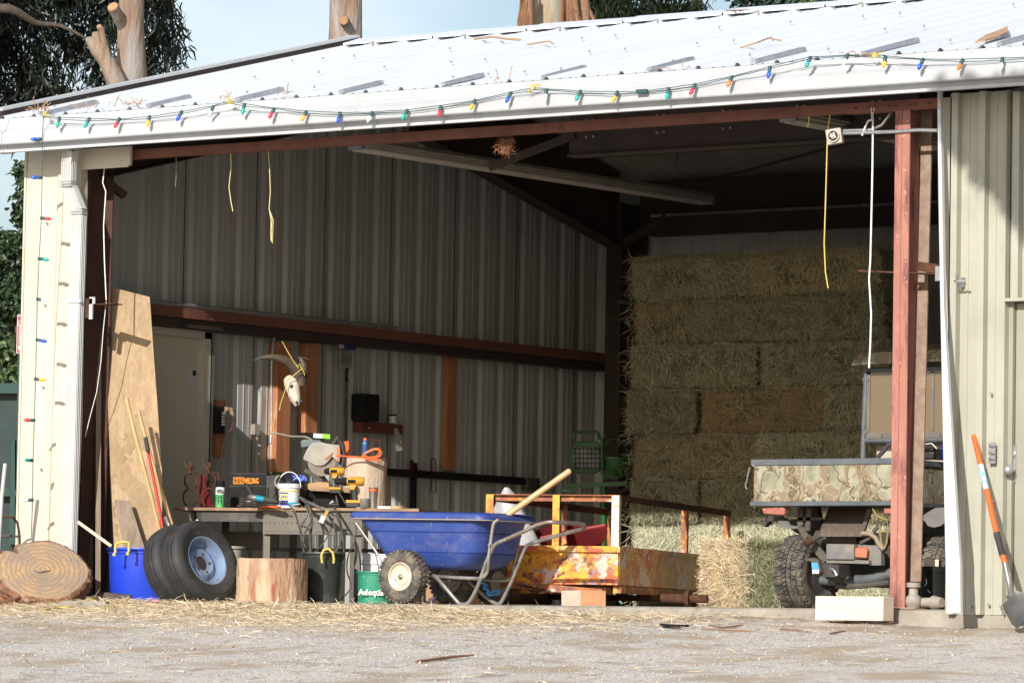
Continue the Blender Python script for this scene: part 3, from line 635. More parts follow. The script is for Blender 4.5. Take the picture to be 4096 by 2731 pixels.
# ---------------------------------------------------------------- string lights
def bulbmat(n, c): return mat(n, c, rough=.25, coat=.4)
BC = dict(t=bulbmat('teal bulb', (.0, .36, .30)), r=bulbmat('red bulb', (.78, .03, .05)), a=bulbmat('amber bulb', (.85, .42, .03)), b=bulbmat('blue bulb', (.01, .08, .72)),
          w=bulbmat('white bulb', (.85, .86, .88)), o=bulbmat('orange bulb', (.85, .22, .03)), k=bulbmat('clear bulb', (.5, .5, .55)))
def lightstring(label, wires, bulbs, Y, loc, plug=None, knots=()):
    t = thing('light_string', loc, label, 'string lights', 'strings of old coloured bulbs')
    mb = MB()
    for wpts in wires:
        P = [at(x, y, Y=yy if yy is not None else Y) for x, y, yy in wpts]; Q = []
        for a, b in zip(P, P[1:]):
            for i in range(4): Q.append(a.lerp(b, i/4)+Vector((0, 0, rng.uniform(-.002, .002))))
        Q.append(P[-1]); mb.tube(Q, .0028, 5)
    mb.build('wire', CORD, t)
    for (x, y, dx, dy, dd, c) in bulbs:
        o = at(x, y, Y=Y-.012); d = (R0*dx+Vector((0, 0, -dy))+Vector((0, -dd, 0))).normalized()
        mb = MB(); mb.lathe([(.010, -.004), (.0125, .0), (.0125, .03), (.0105, .036)], 10, o, d); s = mb.build('socket', CORD, t)
        mb = MB(); mb.lathe([(.008, .034), (.011, .039), (.0145, .051), (.014, .060), (.0102, .072), (.0055, .080), (.001, .085)], 12, o, d); mb.build('bulb', BC[c], s)
    for (x, y) in knots:
        o = at(x, y, Y=Y-.005); mb = MB()
        for k_ in range(7):
            a = rng.uniform(0, 6.28); r = rng.uniform(.012, .055); mb.tube([o, o+Vector((math.cos(a)*r*.6, -.012, math.sin(a)*r*.5)), o+Vector((math.cos(a)*r*1.3, rng.uniform(-.01, .02), math.sin(a)*r))], .0035, 5)
        mb.tube([o+Vector((.012*math.cos(a_), -.008, .014*math.sin(a_))) for a_ in np.linspace(0, 5.6, 9)], .004, 5); mb.build('yellow_tie', YROPE, t)
    if plug:
        o = at(*plug, Y=Y-.01); mb = MB(); mb.box(o.x-.04, o.x+.045, o.y-.015, o.y+.012, o.z-.015, o.z+.012); mb.build('plug', CORD, t, bevel=.004)
    return t
hb = [(137, 271, -.2, 'b'), ]
HB = [(137, 270, 't'), (206, 272, 't'), (275, 272, 'r'), (344, 267, 'a'), (418, 256, 'b'), (490, 244, 'k'), (562, 239, 't'), (630, 250, 'r'), (704, 256, 'a'), (781, 259, 'b'), (856, 258, 'w'), (936, 253, 't'),
      (1013, 244, 'r'), (1092, 230, 'a'), (1174, 213, 'b'), (1256, 206, 'w'), (1334, 209, 't'), (1419, 211, 'a'), (1536, 203, 't'), (1597, 194, 'r'), (1682, 176, 'o'), (1769, 154, 'b'), (1862, 132, 't'), (1948, 126, 'w'),
      (2034, 130, 'a'), (2121, 136, 'b'), (2212, 137, 'o'), (2303, 134, 'w')]
wl = [(98, 268), (137, 269), (206, 273), (275, 274), (344, 268), (418, 257), (490, 243), (527, 232), (562, 239), (630, 248), (704, 256), (781, 259), (856, 258), (936, 253), (1013, 243), (1092, 231), (1174, 212), (1227, 202), (1256, 205), (1334, 209), (1419, 212), (1478, 210), (1536, 202), (1597, 193), (1682, 176), (1769, 153), (1862, 131), (1948, 127), (2010, 127), (2034, 129), (2121, 136), (2212, 137), (2303, 134), (2380, 131)]
lightstring('long string of mixed coloured bulbs tied along the front of the white gutter', [[(x, y, None) for x, y in wl], [(x, y+3+(2 if i % 3 else -1), None) for i, (x, y) in enumerate(wl)]],
            [(x, y, (-.28 if (i % 3) else .02), 1, .35 if c != 'k' else .1, c) for i, (x, y, c) in enumerate(HB)], -.37, (3, -.37, 3.4), plug=(1474, 210), knots=((104, 262), (527, 232), (1227, 200), (2010, 127)))
VB = [(96, 320, -1, .05, 'b'), (97, 408, -1, .05, 'b'), (94, 501, 1, .08, 'r'), (89, 594, 1, .1, 't'), (85, 687, 1, .1, 'w'), (84, 780, 1, .15, 'b'), (80, 870, 1, .1, 'a'), (80, 965, -1, .0, 'r'), (75, 1057, 0, .0, 't'), (76, 1148, -1, 0, 'w')]
wv = [(100, 268), (97, 320), (97, 408), (95, 501), (90, 594), (86, 687), (84, 780), (82, 870), (79, 965), (76, 1057), (75, 1148), (72, 1232)]
lightstring('short string of coloured bulbs hanging straight down in front of the left corner wall', [[(x, y, -.37+.12*i/11) for i, (x, y) in enumerate(wv)]],
            [(x, y, dx*.95, dy, .3 if dx else 1, c) for x, y, dx, dy, c in VB], -.33, (.2, -.33, 0))

# ---------------------------------------------------------------- things left of and at the opening
def ringmat(name, c1, c2, c3):
    m = bpy.data.materials.new(name); m.use_nodes = True; nt = m.node_tree; L = nt.links.new; b = nt.nodes['Principled BSDF']; b.inputs['Roughness'].default_value = .85
    tc = nt.nodes.new('ShaderNodeTexCoord'); wv_ = nt.nodes.new('ShaderNodeTexWave'); wv_.wave_type = 'RINGS'; wv_.rings_direction = 'Z'; wv_.inputs['Scale'].default_value = 9; wv_.inputs['Distortion'].default_value = 6; wv_.inputs['Detail'].default_value = 3; wv_.inputs['Detail Scale'].default_value = 2
    L(tc.outputs['Object'], wv_.inputs[0]); n = nt.nodes.new('ShaderNodeTexNoise'); n.inputs['Scale'].default_value = 5; n.inputs['Detail'].default_value = 7; L(tc.outputs['Object'], n.inputs[0])
    m1 = nt.nodes.new('ShaderNodeMixRGB'); mrw = nt.nodes.new('ShaderNodeMapRange'); mrw.inputs[3].default_value = .15; mrw.inputs[4].default_value = .85; L(wv_.outputs['Fac'], mrw.inputs[0]); L(mrw.outputs[0], m1.inputs[0]); m1.inputs[1].default_value = (*c1, 1); m1.inputs[2].default_value = (*c2, 1)
    r = nt.nodes.new('ShaderNodeMapRange'); r.inputs[1].default_value = .42; r.inputs[2].default_value = .60; r.inputs[4].default_value = .65; L(n.outputs[0], r.inputs[0])
    m2 = nt.nodes.new('ShaderNodeMixRGB'); L(r.outputs[0], m2.inputs[0]); L(m1.outputs[0], m2.inputs[1]); m2.inputs[2].default_value = (*c3, 1); L(m2.outputs[0], b.inputs['Base Color'])
    bn = nt.nodes.new('ShaderNodeBump'); bn.inputs['Distance'].default_value = .0015; L(wv_.outputs['Fac'], bn.inputs['Height']); L(bn.outputs[0], b.inputs['Normal']); return m
RINGS = ringmat('cut wood with rings', (.40, .265, .145), (.25, .165, .10), (.19, .16, .135))
def view_matrix(o, n, spin=0):
    """o world point, n = (right, toward viewer, up) direction for local z"""
    hd = Vector((H.x, H.y, 0)).normalized(); v = (R0*n[0]-hd*n[1]+Vector((0, 0, n[2]))).normalized()
    x = Vector((0, 0, 1)).cross(v).normalized(); y = v.cross(x)
    M = Matrix(((x.x, y.x, v.x, o[0]), (x.y, y.y, v.y, o[1]), (x.z, y.z, v.z, o[2]), (0, 0, 0, 1)))
    return M @ Matrix.Rotation(spin, 4, 'Z')
# big log slice
def logslice():
    mb = MB(); n = 240; prof = []
    for i in range(n):
        a = 2*PI*i/n; r = 1+.05*math.sin(2*a+.5)+.025*math.sin(5*a)+.018*mn.noise(Vector((math.cos(a)*3, math.sin(a)*3, 0)))
        da = (a-R(150)+PI) % (2*PI)-PI
        r *= 1-.26*math.exp(-(da/.10)**2)
        prof.append((math.cos(a)*r*.325, math.sin(a)*r*.285))
    def ring(s, z, j): return [Vector((x*s*(1+j*.035*mn.noise(Vector((x*30, y*30, z*40)))), y*s*(1+j*.035*mn.noise(Vector((y*30, x*30, z*40)))), z)) for x, y in prof]
    rings = [ring(.02, .002, 0), ring(.45, .004, 0), ring(.8, .0, 0), ring(.95, -.002, 0)]
    V = [p for r in rings for p in r]; mb.v = V
    for i in range(3):
        for j in range(n): mb.f.append((i*n+j, (i+1)*n+j, (i+1)*n+(j+1) % n, i*n+(j+1) % n)); mb.m.append(0)
    mb.f.append(tuple(range(n))); mb.m.append(0)
    bk = MB(); rr = [ring(.95, -.002, 0), ring(1.0, -.010, 1)]+[ring(1.035, -.025-.013*q, 2.2) for q in range(11)]+[ring(.97, -.172, 2)]
    bk.v = [p for r in rr for p in r]
    for i in range(13):
        for j in range(n): bk.f.append((i*n+j, (i+1)*n+j, (i+1)*n+(j+1) % n, i*n+(j+1) % n)); bk.m.append(0)
    bk.f.append(tuple(13*n+j for j in range(n-1, -1, -1))); bk.m.append(0)
    t = thing('log_slice', (0, 0, 0), 'big flat log slice leaning against the left corner wall, cut face forward', 'log slice')
    mb.build('cut_face', RINGS, t, smooth=60); bk.build('bark', ROUGHB, t, smooth=70)
    ck = MB(); ck.tube([(-.06, -.03, .004), (-.01, -.035, .005), (.03, -.01, .005), (.05, .0, .005), (.06, .02, .005)], [.001, .004, .005, .003, .001], 5); ck.build('crack', DARKST, t)
    return t
t = logslice(); t.matrix_world = view_matrix(at(97, 1308, z=32.72), (.16, .80, .66), R(-16))
# tyres
def tyre(ro, w_, ri, blocks=0, n=64):
    h = w_/2; mb = MB()
    pr_ = [(ri, -h*.78), (ri+.02, -h*.92), ((ro+ri)/2, -h*1.03), (ro-.035, -h*.98), (ro-.012, -h*.86), (ro, -h*.7), (ro+.003, -h*.42), (ro-.007, -h*.40), (ro-.007, -h*.34), (ro+.005, -h*.32), (ro+.006, -.012), (ro-.006, -.008), (ro-.006, .008), (ro+.006, .012), (ro+.005, h*.32), (ro-.007, h*.34), (ro-.007, h*.40), (ro+.003, h*.42), (ro, h*.7), (ro-.012, h*.86), (ro-.035, h*.98), ((ro+ri)/2, h*1.03), (ro*.62+ri*.38, h*1.045), (ri+.02, h*.92), (ri, h*.78)]
    mb.lathe(pr_, n, caps=False); return mb
def wheelrim(mb, ri, w_):
    h = w_/2
    mb.lathe([(ri+.006, h*.80), (ri+.002, h*.84), (ri-.006, h*.80), (ri-.014, h*.55), (ri-.020, h*.1), (ri-.045, -.0), (ri-.06, .012), (ri*.52, .03), (ri*.42, .018), (ri*.30, .018)], 40, caps=False)
    mb.lathe([(ri*.30, .018), (ri*.30, -.03)], 24, caps=False); mb.lathe([(ri+.006, h*.80), (ri-.02, -h*.6), (ri+.006, -h*.8)], 40, caps=False)
def spare():
    t = thing('spare_wheel', (0, 0, 0), 'x', 'spare wheel', 'old trailer wheels leaning at the opening')
    tyre(.305, .185, .178).build('tyre', RUBBER, t, smooth=50)
    mb = MB(); wheelrim(mb, .178, .185); rm = mb.build('rim', RIMB, t, smooth=40)
    mb = MB()
    for k_ in range(5): a = 2*PI*k_/5; mb.lathe([(.011, .012), (.011, .026), (.006, .028)], 8, (math.cos(a)*.072, math.sin(a)*.072, 0))
    mb.build('stud_hole', DUSTY, rm)
    mb = MB(); mb.cyl((0, 0, .0), (0, 0, .012), .050, 20); mb.build('hub_hole', DARKST, rm)
    return t
nd = (.70, .62, .33); f1 = spare(); c1 = at(473, 1288, z=32.62)
M1 = view_matrix(c1, nd); M1.translation = c1 - M1.col[2].xyz*.06; f1.matrix_world = M1; f1['label'] = 'front one of two leaning old tyres, showing its rusty blue rim'
f2 = copy_tree(f1); M2 = view_matrix(c1, (.68, .64, .33)); M2.translation = M1.translation - M1.col[2].xyz*.20 + R0*(-.0)+Vector((0, 0, .045)); f2.matrix_world = M2; f2['label'] = 'rear one of two leaning old tyres, beside the blue tub'
# tub
def tub(name, x0, x1, y0, y1, z, m, label, cat, taper=.9, rim=.012, group=None, smooth=40):
    a, b = at(x0, y1, z=z), at(x1, y1, z=z); c = (a+b)/2; r = (b-a).length/2; h = at((x0+x1)/2, y0, z=z).z - c.z; c = Vector((c.x, c.y, max(c.z, 0.0) if abs(c.z) < .05 else c.z))
    t = thing(name, c, label, cat, group); mb = MB()
    mb.lathe([(r*taper*.97, 0), (r*taper, .01), (r*.97, h*.88), (r, h*.9), (r, h*.93), (r*.985, h*.935), (r*.99, h*.95), (r+rim, h*.955), (r+rim*1.2, h*.97), (r+rim, h), (r-.006, h), (r-.01, h*.9), (r*taper-.01, .012)], 48, c)
    return t, mb, c, r, h
t, mb, c, r, h = tub('tub', 246, 412, 1259, 1380, 33.15, BLUETUB, 'bright blue round plastic tub with a yellow rope handle', 'tub', .93)
body = mb.build('tub_body', BLUETUB, t)
a = at(265, 1259, z=32.8); b = at(296, 1257, z=32.8); mb = MB()
Q = [a+Vector((0, 0, -.03)), a+Vector((0, 0, .01)), a+Vector((.01, 0, .035)), (a+b)/2+Vector((0, 0, .045)), b+Vector((0, 0, .035)), b+Vector((0, 0, -.03))]
mb.tube(Q, .0095, 8); mb.sphere(a+Vector((0, -.01, -.045)), .014, 8); mb.sphere(b+Vector((0, -.01, -.045)), .014, 8); mb.build('rope_handle', YROPE, t)
mb = MB(); mb.beam(at(453, 1196, z=33.35), at(520, 1262, z=33.2), .02, .05, hd); solo(mb, 'wood_strip', PALEW, 'pale wooden strip leaning behind the front tyre below the bench', 'wood strip', smooth=0)
# beige bucket behind the wheels
t, mb, c, r, h = tub('bucket', 497, 557, 1254, 1380, 33.5, GREYP, 'grey beige bucket standing behind the rear tyre and the stump', 'bucket', .88)
mb.build('bucket_body', GREYP, t)
mb = MB(); mb.box(c.x-.02, c.x+.02, c.y-r-.012, c.y-r+.0, c.z+h*.72, c.z+h*.8); mb.build('handle_lug', GREYP, t)
# stump
def stump(z, x0, x1, y0, y1, m, mtop, label, flare=.12, name='stump', lean=0, seed=0):
    a, b = at(x0, y1, z=z), at(x1, y1, z=z); c = (a+b)/2; r = (b-a).length/2; h = at((x0+x1)/2, y0, z=z).z-c.z
    t = thing(name, c, label, 'stump'); mb = MB(); n = 160; kk = 26; off = seed*7.3
    for i in range(kk+1):
        f = i/kk; rr = r*(1-flare*f**.7)
        for j in range(n):
            an = 2*PI*j/n; q = rr*(1+.05*mn.noise(Vector((math.cos(an)*1.6+off, math.sin(an)*1.6, f*.7)))+.02*mn.noise(Vector((math.cos(an)*9, math.sin(an)*9+off, f*3)))+.012*mn.noise(Vector((math.cos(an)*26, math.sin(an)*26+off, f*9))))
            mb.v.append(Vector((c.x+q*math.cos(an)+lean*f, c.y+q*math.sin(an), c.z+h*f+(.006*mn.noise(Vector((an*2, off, 0))) if i == kk else 0))))
    for i in range(kk):
        for j in range(n): mb.f.append((i*n+j, i*n+(j+1) % n, (i+1)*n+(j+1) % n, (i+1)*n+j)); mb.m.append(0)
    mb.build('bark', m, t, smooth=60)
    mt = MB(); top = [mb.v[kk*n+j] for j in range(n)]; cc = sum(top, Vector())/n
    mt.v = top+[cc]; mt.f = [(j, (j+1) % n, n) for j in range(n)]; mt.m = [0]*n; mt.build('top', mtop, t)
    return t
stump(32.7, 541, 706, 1283, 1384, BARKW, RINGS, 'low wide stump between the tyres and the black tub', .035, seed=1)
# black tub with yellow rope
t, mb, c, r, h = tub('tub', 692, 786, 1268, 1383, 33.05, BLACKP, 'black tub with a yellow rope handle below the bench', 'tub', .86)
mb.build('tub_body', mat('dusty black plastic', (.03, .034, .034), (.10, .10, .09), 12, rough=.5, amt=(.5, .85)), t)
mb = MB(); P = [(740, 1292), (738, 1275), (744, 1262), (755, 1260), (764, 1268), (767, 1283), (766, 1293)]; mb.tube([at(x, y, z=32.86) for x, y in P], .009, 8); mb.build('rope_handle', YROPE, t)
# teal bucket
t, mb, c, r, h = tub('bucket', 819, 902, 1312, 1388, 33.0, GREENP, 'teal green bucket with white lettering behind the barrow wheel', 'bucket', .93, rim=.006)
mb.build('bucket_body', GREENP, t)
hd = Vector((H.x, H.y, 0)).normalized()
text('Adequan', .062, at(824, 1366, z=33.0)-hd*(r+.004), R0, WHITEP, t, bold=.0012, w=.21)
mb = MB(); mb.tube([c-hd*(r+.01)+R0*q+Vector((0, 0, zz)) for q, zz in ((-.10, .085), (-.05, .08), (.0, .085), (.05, .11), (.10, .15))], .003, 6)
mb.tube([c-hd*(r+.01)+R0*q+Vector((0, 0, .083)) for q in (-.10, -.05)], .008, 8); mb.build('wire_handle', WHITEP, t)
mb = MB(); mb.box(-.12, .12, -.11, .11, 0, .17); mb.box(-.13, .13, -.12, .12, .17, .20); mb.box(-.13, .13, -.12, .12, .235, .25); mb.box(-.125, .125, -.115, .115, .20, .235); 
o = mb.build('crate', WHITEP, None, bevel=.006); o.matrix_world = frame(Vector((at(860, 1345, z=33.6).x, at(860, 1345, z=33.6).y, .13)), YAW); tag(o, 'white lidded plastic box seen above the teal bucket', 'box')
mb = MB(); mb.box(-.14, .14, -.12, .12, 0, .13); o = mb.build('wooden_block', WOODG, None); o.matrix_world = frame(Vector((at(860, 1345, z=33.6).x, at(860, 1345, z=33.6).y, 0)), YAW); tag(o, 'low grey wooden block under the white lidded box', 'block')
# plywood and boards
def plate(pts, thick, mb=None):
    mb = mb or MB(); P = [at(x, y, z=z) for x, y, z in pts]; return mb.prism(P, hd*thick)
PLY2 = mat('muddy plywood', (.40, .28, .16), (.30, .205, .115), 2.6, rough=.8, stretch=(6, 6, .55), spots=((.52, .41, .28), 6, .50, .85, (16, 16, .5)), spots2=((.24, .165, .10), 5, .55, .8, (12, 12, .4)), bump=.001, bs=30)
solo(plate([(257, 660, 33.75), (344, 682, 33.75), (352, 800, 33.65), (362, 920, 33.55), (372, 1080, 33.4), (372, 1245, 33.25), (262, 1262, 33.25), (252, 1080, 33.4), (248, 930, 33.55), (251, 780, 33.7)], .018), 'plywood_sheet', PLY2,
     'tall muddy plywood offcut leaning beside the red left column', 'plywood', smooth=0)
mb = plate([(262, 1152, 33.22), (266, 1147, 33.22), (298, 1150, 33.22), (336, 1270, 33.1), (290, 1275, 33.1)], .03); solo(mb, 'plank', WOODG, 'short weathered grey plank leaning on the plywood behind the blue tub', 'plank', smooth=0)
solo(plate([(196, 1003, 33.6), (212, 1010, 33.6), (214, 1382, 33.4), (172, 1382, 33.4), (180, 1200, 33.5)], .03), 'board', WOODD, 'dark stained board standing upright beside the corner wall', 'board', smooth=0)
mb = MB(); mb.beam(at(228, 712, z=33.7), at(226, 1372, z=33.35), .038, .085, hd); solo(mb, 'stud', WOODG, 'tall grey stud of timber standing against the left column', 'timber', smooth=0, bevel=.002)
mb = MB(); mb.beam(at(246, 800, z=33.8), at(250, 1376, z=33.6), .04, .05, hd); solo(mb, 'stud', WOODD, 'dark narrow timber standing behind the left edge of the plywood', 'timber', smooth=0)
mb = MB(); mb.beam(at(179, 1198, z=32.9), at(255, 1253, z=32.95), .022, .035, hd); solo(mb, 'stake', PALEW, 'pale pointed wooden stake leaning towards the blue tub', 'stake', smooth=0)
def handle(pts, r, label, extra=None, m=ASHW, z0=33.2):
    t = thing('long_handle', at(pts[-1][0], pts[-1][1], z=z0-.1), label, 'tool'); mb = MB(); mb.tube([at(x, y, z=z0-.1*i/(len(pts)-1)) for i, (x, y) in enumerate(pts)], r, 10); sh = mb.build('shaft', m, t)
    for (nm, a, b, rr, mt) in (extra or []): mb = MB(); mb.cyl(at(*a, z=z0-.03), at(*b, z=z0-.05), rr, 10); mb.build(nm, mt, t)
    return t
handle([(290, 914), (308, 990), (340, 1110), (378, 1260)], .014, 'left one of three tool handles leaning on the plywood, pale wood', [('ferrule', (381, 1186), (390, 1218), .018, STEEL)], z0=33.12)
handle([(318, 944), (340, 1030), (372, 1130), (412, 1262)], .0145, 'right one of three tool handles leaning on the plywood, darker wood')
handle([(334, 1006), (350, 1085), (365, 1160), (378, 1240)], .011, 'thin red steel tool shaft with a dark grip between two wooden handles', [('grip', (334, 1004), (340, 1036), .0155, BLKRUB)], REDPL, 33.05)
# dried mud plastered on the plywood
PW = bpy.data.objects['plywood_sheet']; mb = MB(); n1, n2 = 26, 90
for i in range(n2):
    f = i/(n2-1); y = 870+f*390; zz = np.interp(y, [660, 780, 920, 1080, 1260], [33.75, 33.7, 33.55, 33.4, 33.25]); xl_ = np.interp(y, [780, 930, 1080, 1262], [251, 248, 252, 262])+2; xr_ = np.interp(y, [800, 920, 1080, 1245], [352, 362, 371, 371])-2
    for j in range(n1):
        g = j/(n1-1); nz = mn.noise(Vector((g*2.2, f*5, 1)))+.4*mn.noise(Vector((g*9, f*26, 4))); fi = mn.noise(Vector((g*14, f*60, 9))); edge = min(f*5, 1)*min((1-f)*8, 1)*min((1.0-g)*6-.6+nz*2, 1)
        hh = -.008+.012*min(max((nz+.34)*3*edge, 0), 1)+.006*fi*(1 if nz > -.2 else 0); mb.v.append(at(xl_+(xr_-xl_)*g, y, z=zz)-hd*hh)
for i in range(n2-1):
    for j in range(n1-1): mb.f.append((i*n1+j, (i+1)*n1+j, (i+1)*n1+j+1, i*n1+j+1)); mb.m.append(0)
o = mb.build('dried_mud', MUD, PW, smooth=50)
# fire extinguisher sign
t = thing('sign', at(50, 812, z=33.75), 'red and white fire extinguisher arrow sign on the far left wall edge', 'sign')
zf = 33.75
plate([(40, 722, zf), (60, 724, zf), (58, 814, zf), (37, 811, zf)], .004).build('sign_plate', WHITEM, t, smooth=0)
RED = mat('sign red', (.55, .03, .05), rough=.5)
def fl(pts, dz, m, nm): plate([(x, y, zf-dz) for x, y in pts], .002).build(nm, m, t, smooth=0)
fl([(41.5, 725), (52.5, 726), (50, 810), (38.5, 809)], .006, RED, 'red_field')
fl([(42, 736.5), (52, 737), (52, 747), (49.5, 749), (48.5, 796), (51, 796), (45, 808), (39.5, 795), (42.5, 795.5), (44, 748), (41.5, 746)], .011, WHITEM, 'white_arrow')
o = at(42.3, 745, z=zf-.015); text('FIRE', .034, o, R0, RED, t, bold=.0006, w=.030)
for k_, ch in enumerate('EXTINGUISHER'): text(ch, .0135, at(45.2-k_*.12, 753.5+k_*3.75, z=zf-.015), R0, RED, t, bold=.0003)
# dumpster
t = thing('dumpster', at(20, 1260, z=36.5), 'dark green steel dumpster behind the left corner of the shed', 'dumpster')
mb = MB(); plate([(-190, 890, 36.4), (75, 890, 36.4), (75, 1300, 36.4), (-190, 1300, 36.4)], 1.6, mb); mb.build('bin_body', DGREEN, t, smooth=0)
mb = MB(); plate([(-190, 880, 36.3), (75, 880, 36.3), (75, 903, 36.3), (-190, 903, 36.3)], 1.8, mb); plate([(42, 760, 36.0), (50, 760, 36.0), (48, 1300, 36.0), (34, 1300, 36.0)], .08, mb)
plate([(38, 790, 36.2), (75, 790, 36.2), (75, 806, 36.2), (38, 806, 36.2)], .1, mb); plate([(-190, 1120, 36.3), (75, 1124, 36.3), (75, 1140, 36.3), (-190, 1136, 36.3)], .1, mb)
plate([(28, 1010, 36.3), (34, 1010, 36.3), (34, 1250, 36.3), (20, 1250, 36.3)], .1, mb); mb.build('frame_rib', mat('lit green steel', (.012, .05, .047), rough=.5), t, smooth=0)  # ribs use a lighter copy of the bin green, sunlight painted in
# hand truck at the frame edge
t = thing('hand_truck', at(2, 1408, z=32.9), 'white hand truck with a small wheel at the far left edge', 'hand truck')
mb = MB(); mb.tube([at(12, 1064, z=33), at(4, 1140, z=33), at(-6, 1300, z=33)], .014, 10); mb.build('rail', WHITEM, t)
mb = MB(); mb.cyl(at(-4, 1378, z=32.9), at(6, 1378, z=32.86), .10, 32); mb.lathe([(.075, 0), (.105, .015), (.105, .05), (.075, .065)], 32, at(-4, 1378, z=32.9), R0); mb.build('wheel', RUBBER, t)
mb = MB(); P = [at(-6+16*math.cos(a), 1360-42*math.sin(a), z=32.8) for a in np.linspace(-.3, 1.9, 9)]; mb.tube(P, .018, 8, flat=.5); mb.build('fender', WHITEM, t)
mb = MB(); mb.tube([at(x, y, z=33.2) for x, y in [(-8, 1196), (0, 1190), (14, 1185), (30, 1188), (40, 1200), (44, 1222), (46, 1260)]], .009, 8); solo(mb, 'iron_hoop', RUSTY, 'thin rusty iron hoop standing beside the log slice', 'hoop')
mb = MB(); mb.tube([at(x, y, z=33.4) for x, y in [(-10, 1232), (20, 1230), (48, 1232)]], .008, 8); solo(mb, 'pipe', DUSTY, 'thin dark pipe lying behind the log slice', 'pipe')
# ---------------------------------------------------------------- workbench (its own axes: u to the right, v away, along the bench)
A0 = at(397, 1160, z=33.75); B0 = at(965, 1176, z=33.2); BYAW = math.atan2(B0.y-A0.y, B0.x-A0.x); BL = (Vector((B0.x, B0.y, 0))-Vector((A0.x, A0.y, 0))).length
BZ = .70; TB = frame((A0.x, A0.y, 0), BYAW)
def onb(x, y=None, v=.1):
    """point on the bench top whose image column is x, v metres behind the front edge"""
    d = ray(x, 1160); u_ = TB.inverted() @ CAM; dd = TB.inverted().to_3x3() @ d; t = (v-u_.y)/dd.y; p = CAM+d*t; return Vector((p.x, p.y, BZ))
WB = thing('workbench', TB @ Vector((BL/2, .35, 0)), 'long workbench with a worn wooden top on a grey slotted steel frame', 'workbench')
mb = MB(TB); mb.box(0, BL*.52, 0, .72, BZ-.022, BZ); mb.box(BL*.50, BL, -.03, .72, BZ-.018, BZ+.004); mb.build('bench_top', mat('worn bench top', (.30, .19, .11), (.19, .125, .08), 5, rough=.8, stretch=(.5, 4, 4), spots=((.42, .29, .17), 11, .56, .7, (.6, 4, 4))), WB, smooth=0, bevel=.002)
BST = mat('brown grey bench steel', (.14, .12, .095), (.11, .095, .075), 6, rough=.55)
mb = MB(TB); mb.box(.12, BL*.37, .03, .06, BZ-.10, BZ-.03); mb.build('apron', DUSTY, WB, smooth=0)
mb = MB(TB); mb.box(BL*.37, BL*.77, .0, .02, BZ-.17, BZ-.025); mb.box(BL*.37, BL*.77, .0, .10, BZ-.19, BZ-.172); ap = mb.build('apron', BST, WB, smooth=0)
mb = MB(TB)
for i in range(22): x = BL*.38+i*.034; mb.box(x, x+.003, -.003, .0, BZ-.06, BZ-.045); mb.box(x, x+.003, -.003, .0, BZ-.115, BZ-.10)
mb.build('slots', BLACKP, ap)
for u_ in (.16, BL*.365, BL*.735, BL*.97):
    for v_ in (.03, .62):
        mb = MB(TB); mb.box(u_, u_+.055, v_, v_+.006, .06, BZ-.03); mb.box(u_, u_+.006, v_, v_+.05, .06, BZ-.03); lg = mb.build('leg', BST, WB, smooth=0)
        if v_ < .1: mb = MB(TB); mb.cyl((u_+.03, v_+.0, .03), (u_+.03, v_+.04, .03), .03, 14); mb.box(u_+.005, u_+.05, v_-.01, v_+.05, .055, .07); mb.build('caster', RUSTY, lg)
mb = MB(TB); mb.box(.1, BL*.98, .45, .70, .40, .42); mb.build('lower_shelf', DUSTY, WB, smooth=0)
mb = MB(TB); mb.box(.2, BL*.34, .5, .52, BZ-.30, BZ-.16); mb.build('rear_panel', BST, WB, smooth=0)

def bx(T, *a): mb = MB(T); mb.box(*a); return mb
# horseshoe figures
def shoe(mb, c, n, r=.055, sq=1.25, gap=.5, th=.008):
    M = view_matrix(c, n); P = [M @ Vector((r*math.sin(a), -r*sq*math.cos(a), 0)) for a in np.linspace(gap, 2*PI-gap, 18)]; mb.tube(P, th, 6, flat=.8); return M
def figure(x, label, tall, seed):
    p = onb(x, v=.12); t = thing('horseshoe_figure', p, label, 'sculpture', 'small figures welded from old horseshoes')
    a = seed
    mb = MB(); shoe(mb, p+Vector((0, 0, .075)), (a, .9, .0)); mb.build('leg_horseshoe', RUSTY, t)
    mb = MB(); shoe(mb, p+Vector((0, 0, .20)), (a*1.2, .9, .1), r=.048, sq=1.2); mb.build('body_horseshoe', RUSTY, t)
    mb = MB(); mb.tube([p+Vector((0, 0, .25)), p+Vector((-.02, 0, .29)), p+R0*-.05+Vector((0, 0, .33)), p+R0*-.04+Vector((0, 0, .29+tall))], [.012, .014, .010, .005], 7); mb.sphere(p+Vector((0, 0, .31)), .018, 8, sz=1.5); mb.build('head', RUSTY, t)
    mb = MB(); mb.tube([p+R0*.03+Vector((0, 0, .26)), p+R0*.06+Vector((0, 0, .27)), p+R0*.07+Vector((0, 0, .22)), p+R0*.055+Vector((0, 0, .12))], .005, 6); mb.build('chain_arm', RUSTY, t)
    return t
figure(437, 'left horseshoe figure, with a raised curved arm, at the left end of the bench', .10, .3)
figure(480, 'right horseshoe figure, next to the spray can on the bench', .08, -.25)
mb = MB(); p = onb(492, v=.2); mb.prism([p+R0*-.10+Vector((0, 0, 0)), p+R0*.06, p+R0*-.02+Vector((0, 0, .03)), p+R0*-.06+Vector((0, 0, .25)), p+R0*-.12+Vector((0, 0, .24))], hd*.02); solo(mb, 'metal_plate', REDBAR, 'flat red painted steel plate behind the right horseshoe figure', 'metal plate', smooth=0)
